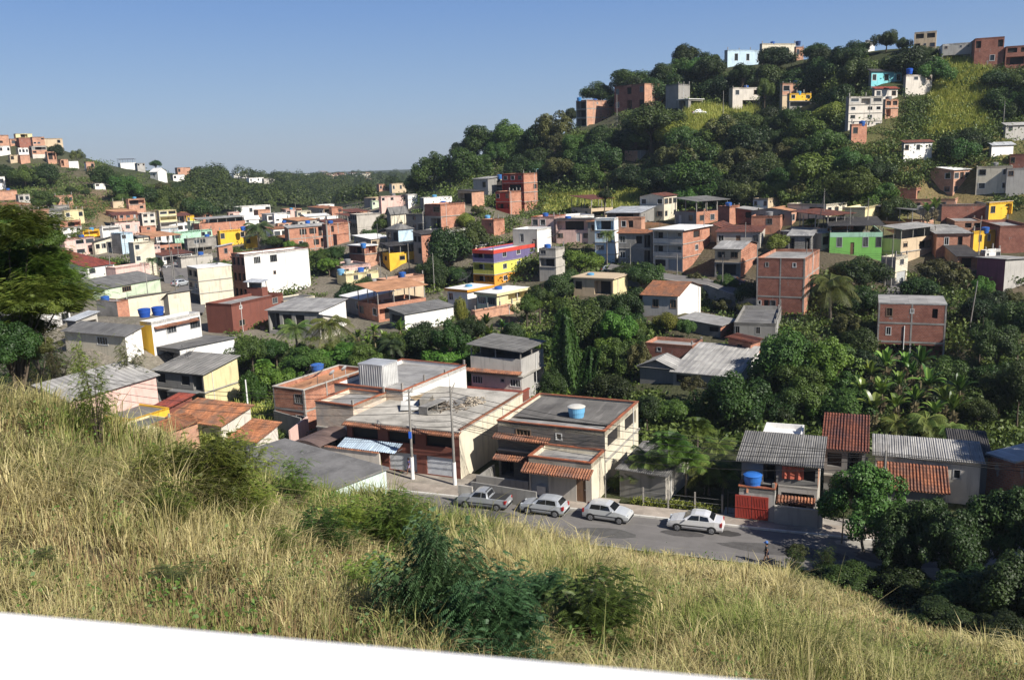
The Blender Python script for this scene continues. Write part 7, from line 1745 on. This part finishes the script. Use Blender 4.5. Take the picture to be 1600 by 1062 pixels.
def car_copy(src, label, pos, ang, group):
    r_ = src.copy(); COL.objects.link(r_); r_.location = pos; r_.rotation_euler = (0, 0, ang); tag(r_, label, 'car', group)
    for ch in list(src.children):
        c = ch.copy(); COL.objects.link(c); c.parent = r_
        for g_ in ch.children: d = g_.copy(); COL.objects.link(d); d.parent = c
    return r_
def tn(px, py): g = G(px, py, 0); return (g[:2] - K0) @ SD
SIL, SIL2, WHT = (.52, .55, .58), (.62, .64, .65), (.80, .80, .80)
bpy.context.view_layer.update()
car('pickup', (.36, .38, .40), 'grey pickup truck with a covered bed parked at the kerb by the stained wall', tuple(st(tn(766, 781), -1.05)), SA + math.pi, 'cars parked along the kerb', 'pickup truck')
hatch = car('hatch', SIL, 'silver hatchback facing left, parked behind the pickup truck', tuple(st(tn(860, 789), -1.05)), SA + math.pi + R(-3), 'cars parked along the kerb')
h2 = car('hatch', SIL2, 'pale silver hatchback facing right at the corner of the stone-fronted house', tuple(st(tn(958, 797), -1.0)), SA + R(-4), 'cars parked along the kerb')
sed = car('sedan', WHT, 'white sedan facing left, parked in front of the palm garden fence', tuple(st(tn(1090, 818), -1.05)), SA + math.pi, 'cars parked along the kerb')
blk = car('sedan', (.015, .015, .018), 'black sedan parked on the upper street left of the big brick building', (0, 0, 0), 0, 'cars on the upper street')
def ground_at(px, py, D=None):
    D = D or hit(px, py); p = P(px, py, D); return (p[0], p[1], tz(p[0], p[1]) + .02)
blk.location = ground_at(1162, 450, 140); blk.rotation_euler = (0, 0, R(-28))
gry = car('hatch', (.10, .10, .11), 'dark grey car on the upper street behind the black sedan', ground_at(1147, 436, 148), R(-25), 'cars on the upper street')
car_copy(hatch, 'silver car half hidden on the upper street behind the narrow white house', ground_at(956, 411, 166), R(-20), 'cars on the upper street')
car_copy(sed, 'white car on the flat terrace of the hill road', ground_at(1092, 171, 244), R(10), 'cars on the hill')
for i, (px, py, s_) in enumerate([(264, 424, sed), (284, 415, hatch), (289, 428, gry), (286, 438, blk), (283, 447, hatch), (268, 402, blk), (288, 406, gry)]):
    car_copy(s_, ['white car at the left side of the side street', 'silver car at the far end of the side street row', 'grey car second in the side street row', 'black car third in the side street row', 'silver car nearest in the side street row', 'black car far up the side street, left side', 'grey car far up the side street, right side'][i], ground_at(px, py), R(62), 'cars in the side street')
# ------------------------------------------------------------------ poles and cables
CON = concrete((.30, .285, .26)); WP = plain((.78, .78, .76), .7, name='white_wash')
def pole(x, y, z0, h, label, white=2.1, r=.15, mat=None, arm=True, group='utility poles', name='utility_pole', lean=0.0):
    o = tag(empty(name, (x, y, z0), SA), label, 'utility pole', group); mat = mat or CON
    b = MB(); b.bar((0, 0, -.8), (lean * h, 0, h), r, mat, 10, r * .55); b.build('post', o)
    if white: b = MB(); b.bar((0, 0, 0), (lean * white, 0, white), r + .02, WP, 12, r * .96 + .02); b.build('painted_base', o)
    if arm:
        b = MB(); g = plain((.16, .14, .12), .8)
        b.bar((lean * h, -.1, h - .5), (lean * h, 1.0, h + .05), .03, g); b.bar((lean * h, 0, h - 1.1), (lean * h, .9, h), .02, g); b.build('bracket_arm', o)
        b = MB(); 
        for k in range(3): b.bar((lean * h + .12, 0, h - 1.6 - .25 * k), (lean * h + .12, 0, h - 1.5 - .25 * k), .05, plain((.5, .5, .48), .3), 8)
        b.build('insulator', o)
    return o
p1, p2 = G(645, 748, .12), G(711, 757, .12)
pole(p1[0], p1[1], .12, 8.4, 'left utility pole with a white base beside the walking woman', lean=.012); pole(p2[0], p2[1], .12, 9.0, 'right utility pole with a white base and a bracket arm on top')
b = MB(); b.box(-.12, -.2, 3.9, .14, .2, 4.5, plain((.02, .10, .5), .5)); mb_ = b.build('blue_box'); mb_.location = p1; tag(mb_, 'small blue box fixed on the left utility pole', 'junction box')
p3 = G(946, 776, .12); pole(p3[0], p3[1], .12, 4.6, 'thin pole with a meter box at the corner of the stone-fronted house', 0, .06, arm=False)
p4 = G(1384, 703, 6.4); pole(p4[0], p4[1], 0, 6.4, 'dark pole rising in front of the long grey shed', 0, .14)
p5 = P(389, 652, 104); pole(p5[0], p5[1], tz(p5[0], p5[1]), 4.4, 'pale bare pole right of the tall yellowish house', 0, .12, WP, False)
ups = []
for (px, py, D, top, lb, ln) in [(1129, 436, 146, 398, 'pole beside the upper street near the black sedan', 0), (1392, 446, 138, 366, 'tall pole before the cream house at the street bend', 0), (1511, 516, 116, 438, 'leaning pale pole right of the two-storey brick house', .1), (1575, 532, 112, 500, 'short wooden post near the right edge', 0), (1058, 430, 158, 396, 'pole leaning by the cream balcony building', 0), (985, 418, 160, 380, 'street lamp post on the upper street by the orange awning', 0), (1383, 432, 139, 396, 'second shorter pole by the cream house at the bend', 0), (1183, 405, 141, 380, 'thin pole behind the left corner of the big brick building', 0), (1260, 404, 140, 378, 'thin pole behind the right corner of the big brick building', 0), (1569, 176, 190, 158, 'thin pole by the hill path at the upper right', 0), (1130, 172, 246, 143, 'pole on the hill road left of the white two-storey house', 0), (964, 172, 256, 148, 'pole on the hill road before the long salmon house', 0), (269, 425, 196, 372, 'pole at the left side of the side street', 0), (274, 448, 172, 392, 'leaning pole in the middle of the side street', 0), (640, 430, 185, 380, 'thin pole behind the bright yellow house', 0)]:
    p = P(px, py, D); h = (py - top) * D / F; gz = min(p[2], tz(p[0], p[1]) + .3); pole(p[0], p[1], gz, h + p[2] - gz, lb, 0, .11, None, False, 'thin poles in the village', lean=ln); ups.append((p[0], p[1], p[2] + h))
def cable(A_, B_, sag, label, grp, r=.024):
    A_, B_ = np.array(A_, float), np.array(B_, float); s = np.linspace(0, 1, 22); q = A_ + (B_ - A_) * s[:, None]; q[:, 2] -= sag * 4 * s * (1 - s); V_, F_ = tube(q, np.full(22, r), 4)
    tag(obj('power_cable', np_mesh('power_cable', V_, F_, plain((.02, .02, .02), .8, name='cable'), None)), label, 'cable', grp)
far_l = st(-52, .8, 8.4); far_r = np.array([p4[0], p4[1], 0])
for k, z in enumerate([8.6, 8.2, 7.3, 6.6, 6.0, 5.5]):
    cable((p1[0], p1[1], z - .3), (p2[0], p2[1], z), .12, 'black cable strung between the two white-based poles', 'cables between the white-based poles')
    cable((p2[0], p2[1], z), (far_r[0], far_r[1], min(z, 6.2) - .1 * k), .9 + .12 * k, 'black cable sagging over the stone-fronted house and the palms', 'cables over the street houses')
    if k < 4: cable((p1[0], p1[1], z - .3), (far_l[0], far_l[1], z), 1.0, 'black cable running left over the low roofs', 'cables running left')
    if k < 3: cable((far_r[0], far_r[1], min(z, 6.2) - .1 * k), tuple(st(62, .8, z)), .9, 'black cable running off to the right edge', 'cables running right')
for k in range(3): cable((p2[0], p2[1], 6.2 - k * .3), (p3[0] - .3 * k, p3[1] + k, 4.6 + .1 * k), .5, 'service wire to the stone-fronted house', 'service wires')
for a_, b_ in ((0, 7), (7, 8), (8, 6), (6, 2), (5, 4), (4, 0)):
    for k in range(3): cable((*ups[a_][:2], ups[a_][2] - .3 * k), (*ups[b_][:2], ups[b_][2] - .3 * k), .7, 'thin cable along the upper street', 'cables along the upper street', .016)
# ------------------------------------------------------------------ fence, weeds and gate in front of the palm garden
f0, f1 = tn(1000, 790), tn(1146, 810)
fp = []
for i, px in enumerate((1002, 1041, 1083, 1126)):
    t_ = tn(px, 797 + (px - 1002) * .11); q = st(t_, 2.2, .12); b = MB(); b.box(-.06, -.06, -.4, .06, .06, 1.55, concrete((.3, .28, .25))); o = b.build('fence_post', None, tuple(q)); tag(o, ['first concrete fence post right of the pale hatchback', 'second concrete fence post before the palms', 'third concrete fence post above the white sedan hood', 'fourth concrete fence post above the white sedan roof'][i], 'fence post', 'garden fence posts'); fp.append(q)
wf = empty('wire_fence', tuple(fp[0]), SA); tag(wf, 'sagging wire fence between the concrete posts of the palm garden', 'fence')
for z in (.4, .8, 1.2): 
    b = MB(); b.bar((-.0, -.07, z), (float(np.linalg.norm(fp[3] - fp[0])), -.07, z - .05), .008, plain((.3, .3, .3)), 4); b.build('wire', wf)
gt = tag(empty('garden_gate', tuple(st(tn(1136, 811), 2.2, .12)), SA), 'dark metal bar gate left of the red-gate house', 'gate')
b = MB(); g = plain((.02, .02, .02), .6)
for i in range(12): b.bar((i * .12, 0, .02), (i * .12, 0, 1.9), .012, g, 4)
b.bar((0, 0, .1), (1.32, 0, .1), .02, g, 4); b.bar((0, 0, 1.8), (1.32, 0, 1.8), .02, g, 4); b.build('bars', gt)
b = MB(); b.box(-.09, -.03, 0, -.03, .03, 2.0, g); b.build('hinge_post', gt)
rs = np.random.RandomState(77); Vs, Fs, o_ = [], [], 0; lc = []
for i in range(420):
    t_ = rs.uniform(tn(985, 790), tn(1120, 806)); q = st(t_, 2.3 + rs.rand() * .5, .1); m_ = 8; C = q + rs.normal(size=(m_, 3)) * .15 + [0, 0, rs.rand() * .35]; v = quads(C, unit(rs.normal(size=(m_, 3)) + [0, 0, .8]), np.full(m_, .10), rs); Vs.append(v[0]); Fs.append(v[1] + o_); o_ += len(v[0]); lc.append(np.repeat(rs.rand(m_), 4))
tag(obj('weeds', np_mesh('weeds', np.concatenate(Vs), np.concatenate(Fs), G5, np.concatenate(lc))), 'yellow-green weeds along the foot of the wire fence', 'weeds', kind='stuff')
tree(1100, 752, 26, 24, 74.5, 'N', 'grey-green flowering shrub behind the third fence post', name='shrub', cat='bush')
gw = G(760, 772, .12)
wallthing('low stained grey yard wall behind the pickup truck', (736, 752), (838, 768), .1, 1.3, wm('gd'))
wallthing('short beige wall with iron bars right of the second pole', (716, 757), (738, 760), .1, 1.5, wm('ba'))
# railing and retaining wall of the upper street
rw = [P(px, py, D) for px, py, D in [(948, 420, 160), (1000, 430, 152), (1050, 438, 148), (1105, 445, 144), (1140, 458, 140), (1185, 468, 136)]]
b = MB()
for A_, B_ in zip(rw[:-1], rw[1:]):
    b.face([(A_[0], A_[1], A_[2] - 3), (B_[0], B_[1], B_[2] - 3), tuple(B_), tuple(A_)], concrete((.3, .28, .25))); b.face([tuple(A_), tuple(B_), (B_[0] + .2, B_[1] + .4, B_[2]), (A_[0] + .2, A_[1] + .4, A_[2])], concrete((.42, .40, .36)))
    b.face([(B_[0] + .2, B_[1] + .4, B_[2] - 3), (A_[0] + .2, A_[1] + .4, A_[2] - 3), (A_[0] + .2, A_[1] + .4, A_[2]), (B_[0] + .2, B_[1] + .4, B_[2])], concrete((.3, .28, .25)))
tag(b.build('retaining_wall'), 'low concrete retaining wall along the upper street', 'wall')
b = MB(); off = np.array([.3, 3.4, .02])
for A_, B_ in zip(rw[:-1], rw[1:]): b.face([(A_[0] + .2, A_[1] + .4, A_[2] + .012), (B_[0] + .2, B_[1] + .4, B_[2] + .012), tuple(B_ + np.array([1.5, 6.5, .15])), tuple(A_ + np.array([1.5, 6.5, .15]))], asphalt())
tag(b.build('upper_road'), kind='structure')
b = MB(); q = [P(1380, 462, 133), P(1440, 462, 132), P(1432, 440, 142), P(1396, 441, 142)]; b.face([tuple(x + [0, 0, .25]) for x in q], asphalt()); tag(b.build('upper_road'), kind='structure')
b = MB(); q = [(277, 470, 150), (288, 440, 172), (284, 420, 190), (276, 400, 214), (270, 385, 235)]
for (x0, y0, d0), (x1, y1, d1) in zip(q[:-1], q[1:]): 
    A_, B_ = P(x0, y0, d0), P(x1, y1, d1); za, zb_ = tz(*A_[:2]) + .25, tz(*B_[:2]) + .25; b.face([(A_[0] - 4, A_[1], za), (A_[0] + 4, A_[1] + 1, za), (B_[0] + 4, B_[1] + 1, zb_), (B_[0] - 4, B_[1], zb_)], asphalt())
tag(b.build('side_street'), kind='structure')
# tanks, aerials and loose wires on the village roofs
rs = random.Random(3); src = tank(0, 0, -50, 'x', .65, .9, (.03, .11, .38)); src2 = tank(0, 0, -50, 'x', .6, .8, (.10, .30, .50)); src3 = tank(0, 0, -50, 'x', .7, .9, (.22, .22, .22)); src4 = dish(0, 0, -50, 'x', 1.1, 150, 45, .9, True)
def clone(s_, pos, lab, cat, grp, rz=0.0):
    r_ = s_.copy(); COL.objects.link(r_); r_.location = pos; r_.rotation_euler = (0, 0, rz); tag(r_, lab, cat, grp)
    for ch in s_.children: c = ch.copy(); COL.objects.link(c); c.parent = r_
for h in HOUSES:
    if h[9] < 1.5 or h[5] < 118 or h[5] > 330 or 'tank' in h[0] or rs.random() > .5: continue
    r_ = h[6]; a = r_.rotation_euler.z; u, v = h[7] * rs.uniform(.3, .8), h[8] * rs.uniform(.3, .8); x, y = r_.location.x + u * math.cos(a) - v * math.sin(a), r_.location.y + u * math.sin(a) + v * math.cos(a)
    roofed = any(c.name.split('.')[0] in ('post', 'gable') for c in r_.children); z = h[10] + h[9] + (-.44 if not roofed else -9)
    if roofed: continue
    k = rs.random(); sx = h[5] < 175
    if k < .45: clone(src, (x, y, z), 'blue water tank on a village roof', 'water tank', 'blue tanks on village roofs')
    elif k < .6: clone(src2, (x, y, z), 'pale blue water tank on a village roof', 'water tank', 'pale blue tanks on village roofs')
    elif k < .8: clone(src3, (x, y, z), 'grey water tank on a village roof', 'water tank', 'grey tanks on village roofs')
    elif sx: clone(src4, (x, y, z), 'dark wire dish on a village roof', 'satellite dish', 'wire dishes on village roofs', rs.uniform(-.5, .5))
for s_ in (src, src2, src3, src4):
    for ch in list(s_.children): bpy.data.objects.remove(ch)
    bpy.data.objects.remove(s_)
vp = []
for i in range(22):
    x_, y_ = [(rs.uniform(100, 345), rs.uniform(380, 500)), (rs.uniform(430, 740), rs.uniform(345, 470)), (rs.uniform(860, 1580), rs.uniform(345, 450))][i % 3]; D_ = hit(x_, y_, 90, 400)
    if D_ > 390: continue
    q = P(x_, y_, D_); pole(q[0], q[1], q[2] - .5, 8.0, 'thin street pole standing among the crowded houses', 0, .10, None, False, 'street poles among the houses'); vp.append((i % 3, q[0], q[1], q[2] + 7.2))
vp.sort()
for A_, B_ in zip(vp[:-1], vp[1:]):
    if A_[0] == B_[0] and math.hypot(A_[1] - B_[1], A_[2] - B_[2]) < 60:
        for k in range(3): cable((A_[1], A_[2], A_[3] - .35 * k), (B_[1], B_[2], B_[3] - .35 * k), 1.2, 'thin cable strung between poles among the crowded houses', 'cables among the crowded houses', .022)
# ------------------------------------------------------------------ two people
def skin(name, pts_, edges, rad, mat, parent, sub=2):
    me = bpy.data.meshes.new(name); me.from_pydata(pts_, edges, []); o = obj(name, me, parent); me.materials.append(mat)
    o.modifiers.new('skin', 'SKIN'); me.skin_vertices[0].data[0].use_root = True
    for i, r_ in enumerate(rad): me.skin_vertices[0].data[i].radius = (r_, r_)
    s_ = o.modifiers.new('sub', 'SUBSURF'); s_.levels = sub; s_.render_levels = sub; return o
def person(loc, ang, label, skinc, top, bottom, hairc, cap=None, stride=.28, H_=1.6, bag=False, skirt=False):
    o = tag(empty('person', loc, ang), label, 'person'); k = H_ / 1.7; sm_ = plain(skinc, .6, name='skin')
    J = dict(pel=(0, 0, .95), sp=(0, 0, 1.15), ch=(.02, 0, 1.33), nk=(.03, 0, 1.47), hd=(.05, 0, 1.56), ht=(.05, 0, 1.66),
             hl=(0, .09, .9), kl=(stride * .55, .09, .50), al=(stride * .7, .09, .09), tl=(stride * .7 + .16, .09, .035), hr=(0, -.09, .9), kr=(-stride * .25, -.09, .48), ar=(-stride, -.09, .12), tr=(-stride + .14, -.09, .035),
             sl=(.02, .17, 1.38), el=(-.08, .22, 1.12), wl=(.02, .23, .88), sr=(.02, -.17, 1.38), er=(.06, -.23, 1.13), wr=(.20, -.22, .95))
    rd = dict(pel=.12, sp=.11, ch=.12, nk=.05, hd=.085, ht=.075, hl=.085, kl=.055, al=.035, tl=.032, hr=.085, kr=.055, ar=.035, tr=.032, sl=.05, el=.036, wl=.024, sr=.05, er=.036, wr=.024)
    E = [('pel', 'sp'), ('sp', 'ch'), ('ch', 'nk'), ('nk', 'hd'), ('hd', 'ht'), ('pel', 'hl'), ('hl', 'kl'), ('kl', 'al'), ('al', 'tl'), ('pel', 'hr'), ('hr', 'kr'), ('kr', 'ar'), ('ar', 'tr'), ('ch', 'sl'), ('sl', 'el'), ('el', 'wl'), ('ch', 'sr'), ('sr', 'er'), ('er', 'wr')]
    for s_ in 'lr':                                        # palm, four fingers and a thumb
        w = Vector(J['w' + s_]); J['p' + s_] = tuple(w + Vector((.01, 0, -.07))); rd['p' + s_] = .026; E.append(('w' + s_, 'p' + s_))
        for f in range(4): J[f'f{f}{s_}'] = tuple(w + Vector((-.028 + .02 * f, 0, -.145 - .008 * (1.5 - abs(f - 1.5))))); rd[f'f{f}{s_}'] = .008; E.append(('p' + s_, f'f{f}{s_}'))
        J['t' + 'h' + s_] = tuple(w + Vector((.05, 0, -.10))); rd['th' + s_] = .009; E.append(('p' + s_, 'th' + s_))
    ks = list(J); sk = lambda names, grow: None
    skin('body', [tuple(c * k for c in J[n]) for n in ks], [(ks.index(a_), ks.index(b_)) for a_, b_ in E], [rd[n] * k for n in ks], sm_, o)
    def cloth(nm, names, ed, g, mat): skin(nm, [tuple(c * k for c in J[n]) for n in names], [(names.index(a_), names.index(b_)) for a_, b_ in ed], [(rd[n] + g) * k for n in names], mat, o)
    mid = lambda a_, b_, f: tuple(J[a_][i] * (1 - f) + J[b_][i] * f for i in range(3))
    J['ml'], J['mr'] = mid('hl', 'kl', .6), mid('hr', 'kr', .6); rd['ml'] = rd['mr'] = .07; J['ul'], J['ur'] = mid('sl', 'el', .5), mid('sr', 'er', .5); rd['ul'] = rd['ur'] = .045; J['cn'] = mid('ch', 'nk', .3); rd['cn'] = .09
    cloth('shirt', ['sp', 'pel', 'ch', 'cn', 'sl', 'ul', 'sr', 'ur'], [('sp', 'pel'), ('sp', 'ch'), ('ch', 'cn'), ('ch', 'sl'), ('sl', 'ul'), ('ch', 'sr'), ('sr', 'ur')], .022, plain(top, .9, name='cloth'))
    cloth('shorts', ['pel', 'hl', 'ml', 'hr', 'mr'], [('pel', 'hl'), ('hl', 'ml'), ('pel', 'hr'), ('hr', 'mr')], .026, plain(bottom, .9, name='cloth'))
    b = MB(); c = (.04 * k, 0); b.lathe(*c, [(.104 * k, 1.585 * k), (.11 * k, 1.63 * k), (.09 * k, 1.70 * k), (.05 * k, 1.73 * k), (0, 1.74 * k)], plain(hairc, .8, name='hair'), 14); b.box(-.08 * k, -.08 * k, 1.50 * k, .01 * k, .08 * k, 1.60 * k, plain(hairc, .8, name='hair')); b.build('hair', o)
    b = MB(); em = plain((.02, .015, .01), .3, name='eye')
    for s_ in (-1, 1): b.lathe(.125 * k, s_ * .03 * k, [(0, 1.585 * k), (.012 * k, 1.595 * k), (0, 1.605 * k)], em, 6)
    b.build('eyes', o); b = MB(); b.bar((.125 * k, 0, 1.585 * k), (.152 * k, 0, 1.555 * k), .012 * k, sm_, 6); b.build('nose', o)
    if cap: b = MB(); b.lathe(.04 * k, 0, [(.118 * k, 1.62 * k), (.115 * k, 1.68 * k), (.08 * k, 1.745 * k), (0, 1.76 * k)], plain(cap, .8, name='cap'), 16); b.box(.10 * k, -.07 * k, 1.62 * k, .24 * k, .07 * k, 1.635 * k, plain(cap, .8, name='cap')); b.build('cap', o)
    return o
pw = G(640, 741, .12); pw2 = person(tuple(pw), SA + math.pi + .25, 'woman in a dark blue top and pale shorts walking by the left pole', (.22, .11, .07), (.035, .035, .14), (.45, .40, .62), (.015, .01, .008), H_=1.62)
b = MB(); wbm = plain((.75, .75, .78), .6, name='bag'); b.lathe(0, 0, [(0, -.42), (.12, -.40), (.15, -.25), (.10, -.10), (.03, 0)], wbm, 12); bg_ = b.build('bag'); hp = Matrix.Translation(Vector(pw)) @ Matrix.Rotation(SA + math.pi + .25, 4, 'Z') @ Vector((.20, -.22, .85)); bg_.location = hp; tag(bg_, 'white bag held by the walking woman', 'bag')
pm_ = G(1198, 880, 0); person(tuple(st(tn(1198, 880), -5.8)), SA + math.pi, 'person in a blue cap walking along the near edge of the road', (.25, .14, .09), (.05, .05, .05), (.04, .05, .09), (.02, .015, .01), cap=(.06, .15, .42), H_=1.68)
# ------------------------------------------------------------------ air
hb = MB(); hm = bpy.data.materials.new('haze_air'); hm.use_nodes = True; t = hm.node_tree
for n in list(t.nodes):
    if n.type != 'OUTPUT_MATERIAL': t.nodes.remove(n)
pv = t.nodes.new('ShaderNodeVolumePrincipled'); pv.inputs['Density'].default_value = 0.00014; pv.inputs['Color'].default_value = (.72, .84, 1, 1); pv.inputs['Anisotropy'].default_value = .2
t.links.new(pv.outputs[0], t.nodes['Material Output'].inputs['Volume'])
hb.box(-1500, -300, -40, 1500, 2400, 115, hm); tag(hb.build('haze'), 'thin bluish haze over the valley', 'haze', kind='stuff')
